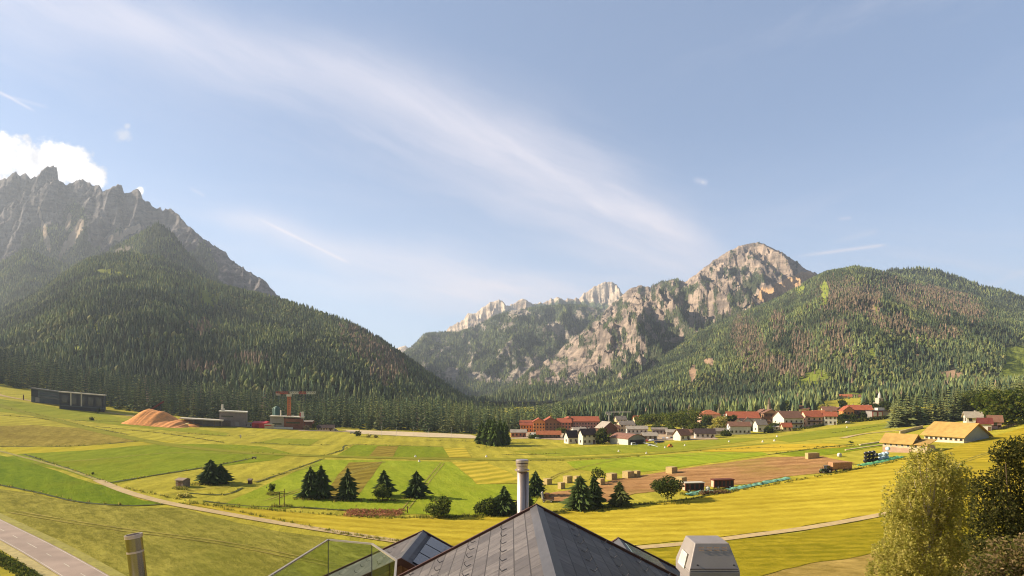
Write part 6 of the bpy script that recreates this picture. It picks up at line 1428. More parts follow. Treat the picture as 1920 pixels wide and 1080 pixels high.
pts, fs = ring(tb - dv * 0.30, rG * 1.0, rG * 1.03, 0.03); MB().raw(pts, fs).build('flue_seam', M_steel, o)
# ventilation hood on the right slope
dH = 9.0; kx = dH / FPX
def hp_(X, Y, dd=0.0): return pos(X, Y, dH + dd)
cx0 = (1325 - CX) * kx; ztop = CZ + (HY - 1011) * kx
hood = MB(); sx0, sx1, sy = 31 * kx, 46 * kx, 0.36; zb = ztop - 47 * kx
hood.raw([(cx0 - sx1, dH - sy, zb), (cx0 + sx1, dH - sy, zb), (cx0 + sx1, dH + sy, zb), (cx0 - sx1, dH + sy, zb), (cx0 - sx0, dH - 0.24, ztop), (cx0 + sx0, dH - 0.24, ztop), (cx0 + sx0, dH + 0.24, ztop), (cx0 - sx0, dH + 0.24, ztop)],
         [(3, 2, 1, 0), (4, 5, 6, 7), (0, 1, 5, 4), (1, 2, 6, 5), (2, 3, 7, 6), (3, 0, 4, 7)])
hood.box((cx0 - sx1, dH - sy, zb - 0.16), (cx0 + sx1, dH + sy, zb - 0.002)); hood.box((cx0 - sx1 * 0.86, dH - sy * 0.86, 35.2), (cx0 + sx1 * 0.86, dH + sy * 0.86, zb - 0.162))
ho = hood.build('vent_hood', M_hood, B)
bv = ho.modifiers.new('bevel', 'BEVEL'); bv.width = 0.012; bv.segments = 2
import itertools
nrm = Vector((0, -(47 * kx), -(sy - 0.24))).normalized(); sl_ = Vector((0, sy - 0.24, 47 * kx)).normalized()
for i in range(4):
    c = Vector((cx0 + (-0.17 + 0.115 * i), dH - 0.24, ztop)) - sl_ * 0.07
    for j in range(2):
        cc = c - sl_ * 0.035 * j; m4 = Matrix.Translation(cc) @ Matrix(((1, 0, 0), (0, sl_.y, 0), (0, sl_.z, 1))).to_4x4()
        MB().raw([cc + Vector((-0.038, -0.004, 0)), cc + Vector((0.038, -0.004, 0)), cc + Vector((0.038, -0.004, 0)) + sl_ * 0.014 + Vector((0, -0.012, 0)), cc + Vector((-0.038, -0.004, 0)) + sl_ * 0.014 + Vector((0, -0.012, 0))], [(0, 1, 2, 3), (3, 2, 1, 0)]).build('vent_slot', mat('slot_light', srgb(214, 190, 166), 0.5), ho)
MB().box((cx0 - sx1 * 0.98, dH - sy - 0.012, zb + 0.03), (cx0 + sx1 * 0.9, dH - sy - 0.001, zb + 0.04)).build('hood_seam', mat('seam_dark', srgb(70, 60, 56), 0.6), ho)
for s in (-0.72, 0.86): MB().lathe([(0.018, 0), (0.012, 0.012), (0.001, 0.014)], 10, 0, (cx0 + s * sx1 * 0.9, dH - sy + 0.03, zb + 0.08)).build('hood_screw', M_black, ho)
lq = [Vector((cx0 - sx1 - 0.004, dH - 0.16, zb - 0.02)), Vector((cx0 - sx1 - 0.004, dH + 0.16, zb - 0.02)), Vector((cx0 - sx1 + 0.055, dH + 0.12, zb + 0.2)), Vector((cx0 - sx1 + 0.055, dH - 0.14, zb + 0.2))]
MB().raw([v + Vector((-0.02, 0, 0.004)) for v in lq], [(0, 3, 2, 1), (0, 1, 2, 3)]).build('side_vent', mat('vent_white', srgb(240, 232, 220), 0.6), ho)
# glass balustrade of the balcony
zr = 36.8; rail = [Vector((-4.35, 8.6, zr)), Vector((-3.98, 12.7, zr)), Vector((-2.95, 12.36, zr)), Vector((-2.2, 11.15, zr)), Vector((-2.0, 10.0, zr))]
bal = MB()
for a, b in zip(rail[:-1], rail[1:]): bal.bar(a, b, 0.04, 0.03)
bo = bal.build('balustrade_rail', mat('rail_alu', srgb(186, 170, 150), 0.4, 3, 0.1, metal=0.6), B)
mg, nt, p = _nt('balcony_glass'); p.inputs['Base Color'].default_value = (0.66, 0.8, 0.66, 1); p.inputs['Roughness'].default_value = 0.02; p.inputs['Transmission Weight'].default_value = 1.0; p.inputs['IOR'].default_value = 1.18
for i, (a, b) in enumerate(zip(rail[:-1], rail[1:])):
    d = (b - a); n = Vector((-d.y, d.x, 0)).normalized() * 0.006; up = Vector((0, 0, 1))
    mb = MB(); mb.raw([a - n - up * 1.05, b - n - up * 1.05, b + n - up * 1.05, a + n - up * 1.05, a - n - up * 0.02, b - n - up * 0.02, b + n - up * 0.02, a + n - up * 0.02], [(3, 2, 1, 0), (4, 5, 6, 7), (0, 1, 5, 4), (1, 2, 6, 5), (2, 3, 7, 6), (3, 0, 4, 7)]); mb.build('glass_pane', mg, bo)
    MB().bar(b - up * 1.2, b - up * 0.02, 0.02).build('baluster', M_lead, bo)
# ================================================================== FARM, ROAD AND AIRFIELD THINGS
M_hay = mat('hay', srgb(180, 156, 104), 1, 5, 0.25); M_hayd = mat('hay_cut', srgb(150, 118, 84), 1, 5, 0.3)
def stack_mesh(L, W, H, n):
    """block of baled hay: bales in two layers with dark joints between them"""
    mb = MB(); mb.box((-L / 2 + 0.06, -W / 2 + 0.06, -0.3), (L / 2 - 0.06, W / 2 - 0.06, H - 0.06), 1)
    for lay in range(2):
        z0, z1 = H * lay / 2 + 0.015, H * (lay + 1) / 2 - 0.015
        for i in range(n):
            x0 = -L / 2 + L * i / n; x1 = -L / 2 + L * (i + 1) / n; j = 0.05 * (random.random() - 0.5)
            mb.box((x0 + 0.03, -W / 2 + j, z0), (x1 - 0.03, W / 2 + j, z1), 0)
    return mb.mesh('hay_stack')
def hay(X, Y, wpx, hpx, label, yaw=38, n=6, asp=0.85):
    p = at(X, Y); k = mpp(p.y); a = R(yaw); ap_ = wpx * k; L = ap_ / (math.cos(a) + asp * math.sin(a))
    o = link('hay_stack', stack_mesh(L, L * asp, hpx * k, n), [M_hay, M_hayd]); o.location = (p.x, p.y + L * 0.4, p.z); o.rotation_euler = (0, 0, a)
    return tag(o, label, 'hay stack', 'stacks of baled hay beside the bare soil')
HS = [(1027, 909, 17, 11, 'leftmost hay stack, standing alone right of the spruce by the steel flue'), (1053, 917, 14, 12, 'nearest small hay stack on the left of the bare soil'), (1065, 906, 18, 13, 'hay stack with a bright left face behind the nearest small stack'), (1082, 903, 14, 10, 'hay stack partly hidden behind the bright faced one'),
      (1127, 910, 16, 12, 'hay stack at the right shoulder of the broad dark spruce'), (1148, 900, 21, 12, 'hay stack midway between the spruce shoulder and the double stack'), (1179, 897, 22, 13, 'left block of the double hay stack'), (1195, 894, 14, 11, 'right block of the double hay stack'),
      (1261, 888, 22, 12, 'lone hay stack at the far edge of the bare soil'), (1279, 908, 22, 13, 'hay stack behind the round dark tree and the red trailer')]
for i, (X, Y, w_, h_, lb) in enumerate(HS): hay(X, Y, w_, h_, lb, 36 + 4 * random.random())
hay(1528, 861, 26, 11, 'long low hay stack on the green strip right of the bare soil', 12, 10, 0.35)
# timber hut, posts, swing frame
p = at(337, 914); k = mpp(p.y); t = tag(empty('timber_hut', (p.x, p.y + 2, p.z), R(-14)), 'small weathered timber hut beside the squat dark spruce', 'hut')
L, D, h = 17 * k, 3.2, 13 * k
mb = MB(); gable_wall(mb, L, D, h, 0.5, 'x'); mb.build('wall', M_wood2, t); rb = MB(); gable_roof(rb, L, D, h, 0.5, 'x', 0.3, 0.12); rb.build('roof', mat('boards_grey', srgb(150, 130, 112), 0.9, 3, 0.2), t)
MB().box((-0.5, -D / 2 - 0.06, 0.1), (0.5, -D / 2 - 0.004, 1.9)).build('door', M_wood, t); MB().box((-L / 2 - 0.02, -D / 2 - 0.03, h * 0.5), (L / 2 + 0.02, -D / 2 - 0.004, h * 0.56)).build('rail', M_wood, t)
p = at(469, 907); k = mpp(p.y); t = tag(empty('wayside_shrine', p), 'small dark wooden box on the meadow right of the squat spruce', 'hut'); MB().box((-3 * k, -0.6, 0), (3 * k, 0.6, 7 * k)).build('box', M_wood, t); MB().raw([(-4 * k, -0.9, 7.02 * k), (4 * k, -0.9, 7.02 * k), (4 * k, 0.9, 7.02 * k), (-4 * k, 0.9, 7.02 * k), (-4 * k, 0, 10 * k), (4 * k, 0, 10 * k)], [(0, 1, 5, 4), (2, 3, 4, 5), (1, 2, 5), (3, 0, 4), (3, 2, 1, 0)]).build('roof', M_wood2, t)
p = at(476, 861); k = mpp(p.y); t = tag(empty('feed_rack', p), 'tiny pale feed rack on the meadow above the squat spruce', 'rack'); MB().box((-3 * k, -0.5, 2 * k), (4 * k, 0.5, 4.5 * k)).build('trough', M_wood2, t)
for x in (-2.5, 3.5): MB().box((x * k - 0.1, -0.4, -0.2), (x * k + 0.1, 0.4, 2 * k)).build('leg', M_wood, t)
p = at(528, 948); k = mpp(p.y); t = tag(empty('post_frame', p), 'bare wooden frame of tall posts with a crossbar in the meadow', 'frame')
for x, h_ in ((-4, 26), (5, 31)): MB().tube([(x * k, 0, -0.4), (x * k, 0, h_ * k)], 0.12, 6).build('post', M_wood, t)
MB().bar((-14 * k, 0, 25 * k), (6 * k, 0, 26 * k), 0.2).build('crossbar', M_wood, t); MB().bar((-4 * k, 0, 14 * k), (5 * k, 0, 20 * k), 0.12).build('brace', M_wood, t)
p = at(764, 962); k = mpp(p.y); t = tag(empty('fence_post', p), 'single wooden post at the right end of the red flower strip', 'post'); MB().tube([(0, 0, -0.3), (0, 0, 13 * k)], 0.14, 6).build('shaft', M_wood, t); MB().bar((-0.5, 0, 11 * k), (0.5, 0, 11 * k), 0.12).build('crosspiece', M_wood, t)
# open cart with a raised board
p = at(1028, 943); k = mpp(p.y); t = tag(empty('hay_cart', (p.x, p.y + 1.5, p.z), R(-12)), 'grey tipped farm cart on the grass behind the roof ridge', 'cart')
MB().box((-11 * k, -1.2, 4 * k), (11 * k, 1.2, 6 * k)).build('bed', M_wood2, t); MB().raw([(-11 * k, -1.2, 6 * k), (-8 * k, -1.2, 6 * k), (-8 * k, 1.2, 6 * k), (-11 * k, 1.2, 6 * k), (-13 * k, -1.2, 18 * k), (-11 * k, -1.2, 19 * k), (-11 * k, 1.2, 19 * k), (-13 * k, 1.2, 18 * k)], [(3, 2, 1, 0), (4, 5, 6, 7), (0, 1, 5, 4), (1, 2, 6, 5), (2, 3, 7, 6), (3, 0, 4, 7)]).build('end_board', M_frame, t)
MB().box((-6 * k, -1.0, 6.02 * k), (2 * k, 1.0, 17 * k)).build('crate', M_wood, t); MB().box((2.2 * k, -1.0, 6.02 * k), (10.5 * k, 1.0, 10 * k)).build('side_board', M_wood, t)
def wheel(t, x, y, r, w_=0.25, nm='wheel'):
    o = MB().lathe([(0.01, -w_ / 2), (r * 0.55, -w_ / 2), (r * 0.55, -w_ / 2), (r * 0.95, -w_ / 2), (r, -w_ / 3), (r, w_ / 3), (r * 0.95, w_ / 2), (0.01, w_ / 2)], 18).build(nm, mat('rubber', srgb(40, 38, 38), 0.9), t)
    o.rotation_euler = (R(90), 0, 0); o.location = (x, y, r)
    h = MB().lathe([(0.01, -w_ / 2 - 0.02), (r * 0.5, -w_ / 2 - 0.01), (r * 0.5, w_ / 2 + 0.01), (0.01, w_ / 2 + 0.02)], 12).build('rim', M_frame, o)
for x in (-7, 7):
    for y in (-1.1, 1.1): wheel(t, x * k, y, 2.4 * k)
# trailers and the netting beside the golden field
RT = mat('trailer_rust', srgb(112, 60, 44), 0.8, 3, 0.3); DKW = mat('trailer_dark', srgb(60, 48, 42), 0.9, 3, 0.3)
def trailer(X, Y, wpx, hpx, label, yaw, roof, stripes):
    p = at(X, Y); k = mpp(p.y); t = tag(empty('livestock_trailer', (p.x, p.y + 1.5, p.z), R(yaw)), label, 'trailer'); L = wpx * k; W = 2.6; b = hpx * k * 0.16; h = hpx * k
    MB().box((-L / 2, -W / 2, b), (L / 2, W / 2, h * 0.93)).build('body', RT, t); MB().box((-L / 2 - 0.25, -W / 2 - 0.25, h * 0.935), (L / 2 + 0.25, W / 2 + 0.25, h)).build('roof', roof, t)
    for i in range(stripes): MB().box((-L / 2 + L * (i + 0.15) / stripes, -W / 2 - 0.05, h * 0.3), (-L / 2 + L * (i + 0.8) / stripes, -W / 2 - 0.004, h * 0.85)).build('opening', DKW, t)
    MB().box((-L / 2 - 0.05, -W / 2 + 0.4, h * 0.2), (-L / 2 - 0.004, W / 2 - 0.4, h * 0.85)).build('door', mat('door_cream', srgb(206, 178, 148), 0.8), t)
    for x in (-0.3, 0.3): wheel(t, x * L, -W / 2 + 0.1, b * 1.15); wheel(t, x * L, W / 2 - 0.1, b * 1.15)
trailer(1302, 923, 38, 18, 'old red brown trailer with a pale roof at the edge of the golden field', 10, PALE, 4)
trailer(1357, 917, 40, 18, 'dark rusty trailer with arched openings right of the pale roofed one', 10, RT, 5)
p = at(1327, 921); k = mpp(p.y); t = tag(empty('water_tank', p), 'white plastic water tank between the two old trailers', 'tank'); MB().lathe([(0.01, 0), (3.4 * k, 0), (4 * k, 1 * k), (4 * k, 7 * k), (3 * k, 8 * k), (1 * k, 8.4 * k), (0.9 * k, 9.2 * k), (0.01, 9.2 * k)], 16).build('tank', WHITE, t, False); MB().box((-4.2 * k, -4.2 * k, -0.2), (4.2 * k, 4.2 * k, 0)).build('pallet', M_wood2, t)
def netting(pts, label, wd, m, seed):
    P = [at(*p) for p in pts]; V = []; F = []; n = 0; rg = random.Random(seed); c0 = P[0]
    for i in range(len(P) - 1):
        for j in range(10):
            q = P[i].lerp(P[i + 1], j / 10); d = (P[i + 1] - P[i]); d.z = 0; d.normalize(); nn = Vector((-d.y, d.x, 0))
            for s in (-0.5, -0.25, 0.0, 0.25, 0.5):
                r = q + nn * s * wd * (0.75 + 0.5 * rg.random()); V.append((r.x - c0.x, r.y - c0.y, float(gz(r.x, r.y)) - c0.z + 0.18 + (0.75 * rg.random() if abs(s) < 0.4 else 0)))
            n += 1
    for i in range(n - 1):
        for k2 in range(4): F.append((5 * i + k2, 5 * i + 5 + k2, 5 * i + 6 + k2, 5 * i + k2 + 1))
    o = link('netting', np_mesh('netting', np.array(V), np.array(F)[:, ::-1]), m); o.location = c0; return tag(o, label, 'netting')
TEAL = mat('net_teal', srgb(112, 158, 132), 0.8, 1.5, 0.25)
netting([(1288, 930), (1310, 924), (1340, 922)], 'crumpled teal netting in front of the pale roofed trailer', 3.4, TEAL, 1)
netting([(1362, 920), (1395, 914), (1440, 905), (1480, 897)], 'long strip of teal netting running right from the rusty trailer', 3.0, TEAL, 2)
netting([(1612, 874), (1640, 869), (1668, 862), (1690, 857)], 'teal netting along the foot of the wrapped bales', 3.0, mat('net_green', srgb(96, 158, 110), 0.8, 1.5, 0.2), 3)
p0 = at(1340, 927); o = link('brush_pile', leaf_cloud([((dx, 0.3 * (i % 2), 0.6), (1.6, 1.0, 0.9)) for i, dx in enumerate((-4, -2, 0, 2, 4))], 900, 0.3, [srgb(140, 108, 78), srgb(112, 92, 62), srgb(160, 128, 96)], 91), M_leaf); o.location = p0; tag(o, 'heap of dry brown brushwood before the rusty trailer', 'brush pile')
# tractor pulling a loaded hay wagon
p = at(1551, 888); k = mpp(p.y); t = tag(empty('tractor', (p.x, p.y + 1.2, p.z), R(14)), 'dark green tractor with a grey cab heading left at the edge of the golden field', 'tractor')
DG = mat('tractor_green', srgb(54, 72, 44), 0.5, 2, 0.15)
bm_ = MB(); bm_.box((-2.1, -0.55, 0.8), (-0.2, 0.55, 1.75)); bm_.box((-2.3, -0.45, 0.85), (-2.102, 0.45, 1.6)); bm_.box((-0.2, -0.7, 0.7), (1.7, 0.7, 1.2)); bm_.build('body', DG, t)
cb = MB()
for x, y in ((-0.1, -0.75), (-0.1, 0.75), (1.5, -0.75), (1.5, 0.75)): cb.bar((x, y, 1.2), (x * 0.92 + 0.05, y * 0.92, 2.75), 0.1)
cb.box((-0.25, -0.85, 2.75), (1.6, 0.85, 2.95)); cab = cb.build('cab', mat('cab_grey', srgb(84, 82, 78), 0.5), t); MB().box((-0.02, -0.66, 1.22), (1.42, 0.66, 2.7)).build('cab_glass', M_glass, cab)
wheel(t, -1.6, -0.75, 0.6, 0.35); wheel(t, -1.6, 0.75, 0.6, 0.35); wheel(t, 1.0, -0.85, 0.9, 0.5); wheel(t, 1.0, 0.85, 0.9, 0.5); MB().tube([(-1.2, 0.3, 1.75), (-1.2, 0.3, 2.6)], 0.06, 8).build('exhaust', M_black, t)
for s in (-0.3, 0.3): MB().lathe([(0.01, 0), (0.12, 0), (0.12, 0.05), (0.01, 0.07)], 10).build('headlight', M_frame, t).location = (-2.34, s, 1.4)
p = at(1580, 884); k = mpp(p.y); t = tag(empty('hay_wagon', (p.x, p.y + 1.6, p.z), R(12)), 'wagon piled high with brown hay behind the tractor', 'wagon'); L = 42 * k
ld_ = MB(); 
for lay in range(3):
    for i in range(7): j = 0.08 * random.random(); ld_.box((-L / 2 + L * i / 7 + 0.03, -1.25 + j, 0.95 + lay * 0.85 + 0.01), (-L / 2 + L * (i + 1) / 7 - 0.03, 1.25 + j, 0.95 + (lay + 1) * 0.85 - 0.02))
MB().box((-L / 2, -1.2, 0.65), (L / 2, 1.2, 0.94)).build('bed', M_wood, t); ld_.build('hay_load', mat('hay_brown', srgb(176, 130, 92), 1, 3, 0.3), t); MB().bar((-L / 2 - 1.5, 0, 0.7), (-L / 2, 0, 0.8), 0.15).build('drawbar', BLK, t)
for x in (-0.32, 0.32): wheel(t, x * L, -1.05, 0.48); wheel(t, x * L, 1.05, 0.48)
p = at(1609, 874); t = tag(empty('hay_rake', p), 'small dark hay rake behind the hay wagon', 'implement'); MB().bar((-2.5, 0, 0.6), (2.5, 0, 0.8), 0.15).build('beam', BLK, t)
for x in (-2, -1, 0, 1, 2): MB().tube([(x, 0.1, 0.62), (x + 0.1, -0.2, 0.0)], 0.04, 5).build('tine', BLK, t)
p = at(1574, 857); k = mpp(p.y); t = tag(empty('round_bale', (p.x, p.y, p.z)), 'single white wrapped round bale standing on the green strip', 'bale'); o = MB().lathe([(0.01, -0.6), (0.75, -0.6), (0.9, -0.48), (0.95, 0), (0.9, 0.48), (0.75, 0.6), (0.01, 0.6)], 20).build('wrap', WHITE, t, True); o.rotation_euler = (R(90), 0, R(20)); o.location = (0, 0, 0.9)
bale = MB().lathe([(0.01, -0.62), (0.6, -0.62), (0.72, -0.5), (0.76, 0), (0.72, 0.5), (0.6, 0.62), (0.01, 0.62)], 20).mesh('round_bale', True)
bl1 = mat('wrap_black', srgb(34, 30, 30), 0.35, 2, 0.2, spec=0.5); bl2 = mat('wrap_pale_blue', srgb(186, 208, 222), 0.4, 2, 0.12, spec=0.4)
def bales(lst, m, label, group):
    for X, Y, lift in lst:
        p = at(X, Y); k = mpp(p.y); me = bale.copy(); me.materials.append(m); o = bpy.data.objects.new('round_bale', me); COL.objects.link(o); s = 7.2 * k / 1.5
        o.scale = (s, s, s); o.rotation_euler = (R(90), 0, R(-60 + 20 * random.random())); o.location = (p.x, p.y + 0.5, p.z + 0.76 * s + lift * 1.45 * s); tag(o, label, 'bale', group)
bales([(1624, 868, 0), (1631, 867, 0), (1638, 866, 0), (1645, 865, 0), (1625, 868, 1), (1632, 867, 1), (1639, 866, 1), (1645, 864, 1), (1625, 868, 2), (1632, 867, 2), (1639, 866, 2)], bl1, 'black wrapped round bale in the pile left of the pale blue ones', 'black wrapped silage bales')
bales([(1652, 864, 0), (1658, 862, 0), (1664, 861, 0), (1652, 864, 1), (1658, 862, 1), (1664, 861, 1), (1666, 859, 2)], bl2, 'pale blue wrapped round bale in the pile before the cream barn', 'pale blue wrapped silage bales')
# concrete walls of the silage clamp
CON = mat('concrete_warm', srgb(206, 184, 140), 0.9, 1, 0.15)
def lowwall(X0, Y0, X1, Y1, h, label, th=0.5):
    a = at(X0, Y0); b = at(X1, Y1); t = tag(empty('concrete_wall', a), label, 'wall'); d = b - a
    mb = MB(); n = 6
    for i in range(n):
        p0 = a.lerp(b, i / n); p1 = a.lerp(b, (i + 1) / n); z0 = float(gz(p0.x, p0.y)) - a.z; z1 = float(gz(p1.x, p1.y)) - a.z
        q = Vector((-d.y, d.x, 0)).normalized() * th / 2; u = p0 - a; v = p1 - a
        mb.raw([(u.x - q.x, u.y - q.y, z0 - 1), (v.x - q.x, v.y - q.y, z1 - 1), (v.x + q.x, v.y + q.y, z1 - 1), (u.x + q.x, u.y + q.y, z0 - 1), (u.x - q.x, u.y - q.y, z0 + h), (v.x - q.x, v.y - q.y, z1 + h), (v.x + q.x, v.y + q.y, z1 + h), (u.x + q.x, u.y + q.y, z0 + h)], [(3, 2, 1, 0), (4, 5, 6, 7), (0, 1, 5, 4), (1, 2, 6, 5), (2, 3, 7, 6), (3, 0, 4, 7)])
    mb.build('wall_body', CON, t)
lowwall(1585, 845, 1662, 834, 0.5, 'front pale concrete strip wall left of the cream barn', 0.9); lowwall(1612, 835, 1660, 828, 0.5, 'rear pale concrete strip wall left of the cream barn', 0.9); lowwall(1687, 814, 1730, 803, 1.7, 'long low brown wall in the meadow above the cream barn')
# timber fence by the sheds and posts along the far road
a = at(1872, 806); b = at(1905, 798); t = tag(empty('fence', a), 'grey board fence running right from the white and red shed', 'fence')
MB().bar((0, 0, 0.7), b - a + Vector((0, 0, 0.7)), 0.08, 0.9).build('boards', M_wood2, t)
for i in range(8): q = (b - a) * (i / 7); MB().box((q.x - 0.1, q.y - 0.15, q.z - 0.4), (q.x + 0.1, q.y - 0.045, q.z + 1.5)).build('post', M_wood, t)
for i, (X, Y, h_) in enumerate([(715, 817, 18), (743, 818, 17), (776, 819, 18), (804, 820, 16), (846, 821, 20), (1286, 818, 12), (1401, 815, 14), (1360, 818, 13)]):
    p = at(X, Y); k = mpp(p.y); t = tag(empty('lamp_post', p), 'thin grey lamp post beside the pale valley road', 'lamp post', 'lamp posts along the valley road')
    MB().tube([(0, 0, -0.3), (0, 0, h_ * k)], [0.12, 0.07], 6).build('pole', M_frame, t); MB().bar((0, 0, h_ * k), (1.0, -0.2, h_ * k + 0.15), 0.12).build('lamp_head', M_frame, t)
# cars and vans
def car(X, Y, label, paint, yaw=0, van=False, name='parked_car', cat='car'):
    p = at(X, Y); t = tag(empty(name, p, R(yaw)), label, cat); h = 1.9 if van else 1.45
    pr = [(-2.1, 0.35), (2.1, 0.35), (2.15, 0.8), (1.2, 0.92), (0.75, h), (-1.3 if not van else -2.0, h), (-2.05, 0.95)]
    mb = MB(); n = len(pr); mb.raw([(x, -0.85, z) for x, z in pr] + [(x, 0.85, z) for x, z in pr], [tuple(range(n)), tuple(range(2 * n - 1, n - 1, -1))] + [(i, n + i, n + (i + 1) % n, (i + 1) % n) for i in range(n)]); mb.build('body', paint, t)
    for s in (-1, 1): MB().raw([(x, s * 0.856, z) for x, z in ((-1.6, 0.98), (1.0, 0.98), (0.68, h - 0.12), (-1.25, h - 0.12))], [(0, 1, 2, 3), (3, 2, 1, 0)]).build('side_window', M_glass, t)
    for x in (-1.35, 1.35):
        for y in (-0.78, 0.78): wheel(t, x, y, 0.33, 0.22)
PW = mat('car_white', srgb(226, 224, 220), 0.3, 1, 0.03, spec=0.6); PS = mat('car_silver', srgb(150, 152, 156), 0.3, 1, 0.03, spec=0.6); PD = mat('car_dark', srgb(50, 54, 64), 0.3, 1, 0.03, spec=0.6); PR = mat('car_red', srgb(150, 50, 44), 0.3, 1, 0.03, spec=0.6)
car(661, 813, 'white car on the pale road below the forest', PW, 8); car(668, 814, 'dark blue car just behind the white one on the pale road', PD, 8); car(629, 808, 'silver car by the low cream shed', PS, 20)
car(1189, 835, 'white van on the grass in front of the hangar door', PW, 10, True, 'parked_van', 'van')
for i, (X, Y, m, c) in enumerate([(1213, 828, PR, 'red'), (1219, 827, PW, 'white'), (1224, 827, PS, 'silver'), (1230, 826, PD, 'dark'), (1244, 823, PS, 'silver'), (1251, 823, PW, 'white'), (1259, 822, PD, 'dark')]):
    car(X, Y, '%s car, %s in the row parked right of the hangar' % (c, ['first', 'second', 'third', 'fourth', 'fifth', 'sixth', 'last'][i]), m, 70 + 10 * random.random())
car(1008, 823, 'white car before the tent at the red hotel', PW, 5); car(1060, 821, 'silver car right of the long orange roofed shed', PS, 0)
car(1590, 793, 'white car in front of the orange end house', PW, 0); car(1668, 783, 'white car right of the modern house with red frames', PW, 0)
# glider and orange tow cart on the airfield, runway markers, wind sock
p = at(1222, 837); k = mpp(p.y); t = tag(empty('glider', p, R(24)), 'white glider resting with one wing low on the airfield grass', 'glider')
PWc = PW
mb = MB(); mb.tube([(-3.2, 0, 0.75), (-2.6, 0, 0.8), (-1.2, 0, 0.9), (0.5, 0, 0.9), (3.8, 0, 0.85)], [0.08, 0.32, 0.42, 0.25, 0.08], 12); mb.build('fuselage', PWc, t, True)
mb = MB(); mb.raw([(-1.2, -7.5, 0.55), (-0.7, -7.5, 0.55), (0.1, 0, 1.2), (-1.1, 0, 1.2), (-0.7, 7.5, 1.9), (-1.2, 7.5, 1.9)] + [(-1.2, -7.5, 0.5), (-0.7, -7.5, 0.5), (0.1, 0, 1.06), (-1.1, 0, 1.06), (-0.7, 7.5, 1.85), (-1.2, 7.5, 1.85)], [(0, 1, 2, 3), (3, 2, 4, 5), (9, 8, 7, 6), (11, 10, 8, 9), (0, 6, 7, 1), (1, 7, 8, 2), (2, 8, 10, 4), (4, 10, 11, 5), (5, 11, 9, 3), (3, 9, 6, 0)]); mb.build('wing', PWc, t)
MB().raw([(3.2, -0.03, 0.85), (3.9, -0.03, 0.85), (4.1, -0.03, 2.1), (3.6, -0.03, 2.1), (3.2, 0.03, 0.85), (3.9, 0.03, 0.85), (4.1, 0.03, 2.1), (3.6, 0.03, 2.1)], [(0, 1, 2, 3), (7, 6, 5, 4), (0, 4, 5, 1), (1, 5, 6, 2), (2, 6, 7, 3), (3, 7, 4, 0)]).build('fin', PWc, t); MB().box((3.5, -1.3, 2.1), (4.0, 1.3, 2.15)).build('tailplane', PWc, t); MB().raw([(-2.6, -0.2, 1.02), (-1.2, -0.25, 1.2), (-1.2, 0.25, 1.2), (-2.6, 0.2, 1.02), (-1.9, 0, 1.42)], [(0, 1, 4), (1, 2, 4), (2, 3, 4), (3, 0, 4)]).build('canopy', M_glass, t); wheel(t, -0.8, 0, 0.3, 0.15)
p = at(1236, 831); t = tag(empty('glider_trailer', p, R(18)), 'dark long glider trailer beside the white glider', 'trailer'); mb = MB(); mb.tube([(-4, 0, 0.9), (-3, 0, 1.0), (3, 0, 1.0), (4.4, 0, 0.8)], [0.5, 0.7, 0.7, 0.3], 10); mb.build('shell', PD, t, True); wheel(t, 0, -0.7, 0.35); wheel(t, 0, 0.7, 0.35)
p = at(1257, 839); t = tag(empty('tow_vehicle', p, R(5)), 'orange tow vehicle alone on the bright airfield grass', 'vehicle'); OR_ = mat('paint_orange', srgb(226, 128, 50), 0.5, 1, 0.1)
MB().box((-1.7, -0.8, 0.5), (1.5, 0.8, 1.2)).build('body', OR_, t); MB().box((-0.9, -0.75, 1.202), (0.6, 0.75, 2.2)).build('cab', OR_, t); MB().box((-0.7, -0.765, 1.4), (0.4, 0.765, 2.0)).build('window', M_glass, t)
for x in (-1.0, 1.0):
    for y in (-0.75, 0.75): wheel(t, x, y, 0.42, 0.28)
for i, (X, Y) in enumerate([(1160, 847), (1212, 851), (1284, 836), (1247, 840), (1367, 829), (1430, 829), (779, 857), (786, 866), (912, 857), (1457, 819), (1588, 802), (1452, 827)]):
    p = at(X, Y); k = mpp(p.y); t = tag(empty('runway_marker', p), 'small white cone marking the grass runway', 'marker', 'white cones along the grass runway')
    MB().lathe([(0.01, 0), (0.75, 0), (0.6, 0.25), (0.32, 0.95), (0.1, 1.2), (0.01, 1.2)], 10).build('cone', WHITE, t); MB().box((-0.8, -0.8, -0.15), (0.8, 0.8, 0)).build('foot', OR_, t)
p = at(451, 822); k = mpp(p.y); t = tag(empty('marker_board', p), 'small white upright board at the left of the airfield', 'board'); MB().box((-1.2 * k, -0.1, 0.6), (1.2 * k, 0.1, 7 * k)).build('board', WHITE, t); MB().box((-0.1, -0.05, -0.4), (0.1, 0.05, 0.6)).build('post', M_wood, t)
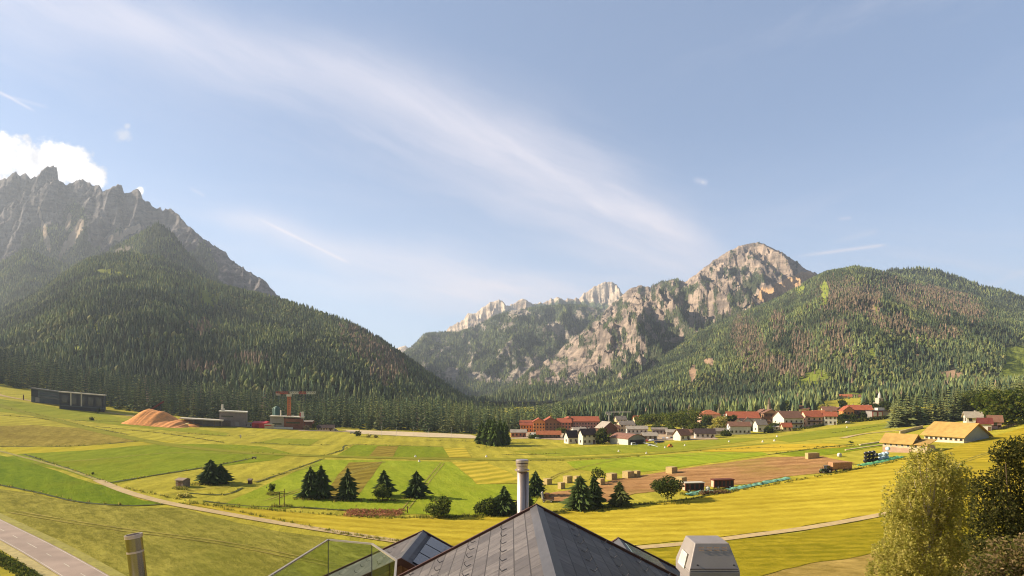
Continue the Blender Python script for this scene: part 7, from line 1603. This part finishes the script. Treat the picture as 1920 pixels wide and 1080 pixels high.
p = at(354, 803); k = mpp(p.y); t = tag(empty('wind_sock', p), 'pale wind sock on a thin pole below the chip heap', 'wind sock'); MB().tube([(0, 0, -0.3), (0, 0, 9 * k)], 0.08, 6).build('pole', M_frame, t); MB().tube([(0, 0, 9 * k), (-1.5, 0.1, 8.4 * k), (-3, 0.1, 7.6 * k)], [0.6, 0.45, 0.25], 8).build('sock', mat('sock_cream', srgb(230, 204, 150), 0.9), t)
for i, (X, Y, h_) in enumerate([(44, 750, 9), (117, 762, 12), (1718, 748, 14)]):
    p = at(X, Y); k = mpp(p.y); t = tag(empty('pole', p), ['dark post beside the track left of the office block', 'dark post in front of the gap between office block and black hall', 'thin white mast rising from the wood behind the barns'][i], 'post')
    MB().tube([(0, 0, -0.3), (0, 0, h_ * k)], [0.5, 0.35] if i < 2 else [0.3, 0.2], 8).build('shaft', M_wood if i < 2 else WHITE, t); MB().tube([(0, 0, h_ * k), (0, 0, h_ * k + 0.5)], [0.5, 0.1], 8).build('cap', M_wood2, t)
# ================================================================== AIR AND RENDER SETTINGS
def haze():
    mb = MB(); mb.box((-7500, -400, -40), (7500, 8400, 1480))
    m = bpy.data.materials.new('haze_air'); m.use_nodes = True; nt = m.node_tree; nt.nodes.clear()
    v = nd(nt, 'ShaderNodeVolumePrincipled', {'Color': (0.80, 0.88, 1.0, 1), 'Density': HAZE_D, 'Anisotropy': 0.25})
    o = nd(nt, 'ShaderNodeOutputMaterial'); nt.links.new(v.outputs[0], o.inputs['Volume'])
    tag(mb.build('haze', m), 'thin blue morning haze filling the valley', 'haze', kind='stuff')
if HAZE_D > 0: haze()
sc.render.engine = 'CYCLES'
sc.view_settings.view_transform = 'Standard'; sc.view_settings.look = 'None'; sc.view_settings.gamma = 1.0
sc.view_settings.exposure = EXPOSURE
sc.cycles.max_bounces = 6; sc.cycles.diffuse_bounces = 2; sc.cycles.glossy_bounces = 3; sc.cycles.transmission_bounces = 4
sc.cycles.transparent_max_bounces = 8; sc.cycles.volume_bounces = 0
sc.cycles.use_denoising = True
sc.cycles.filter_width = 1.1
sc.cycles.sample_clamp_indirect = 4.0
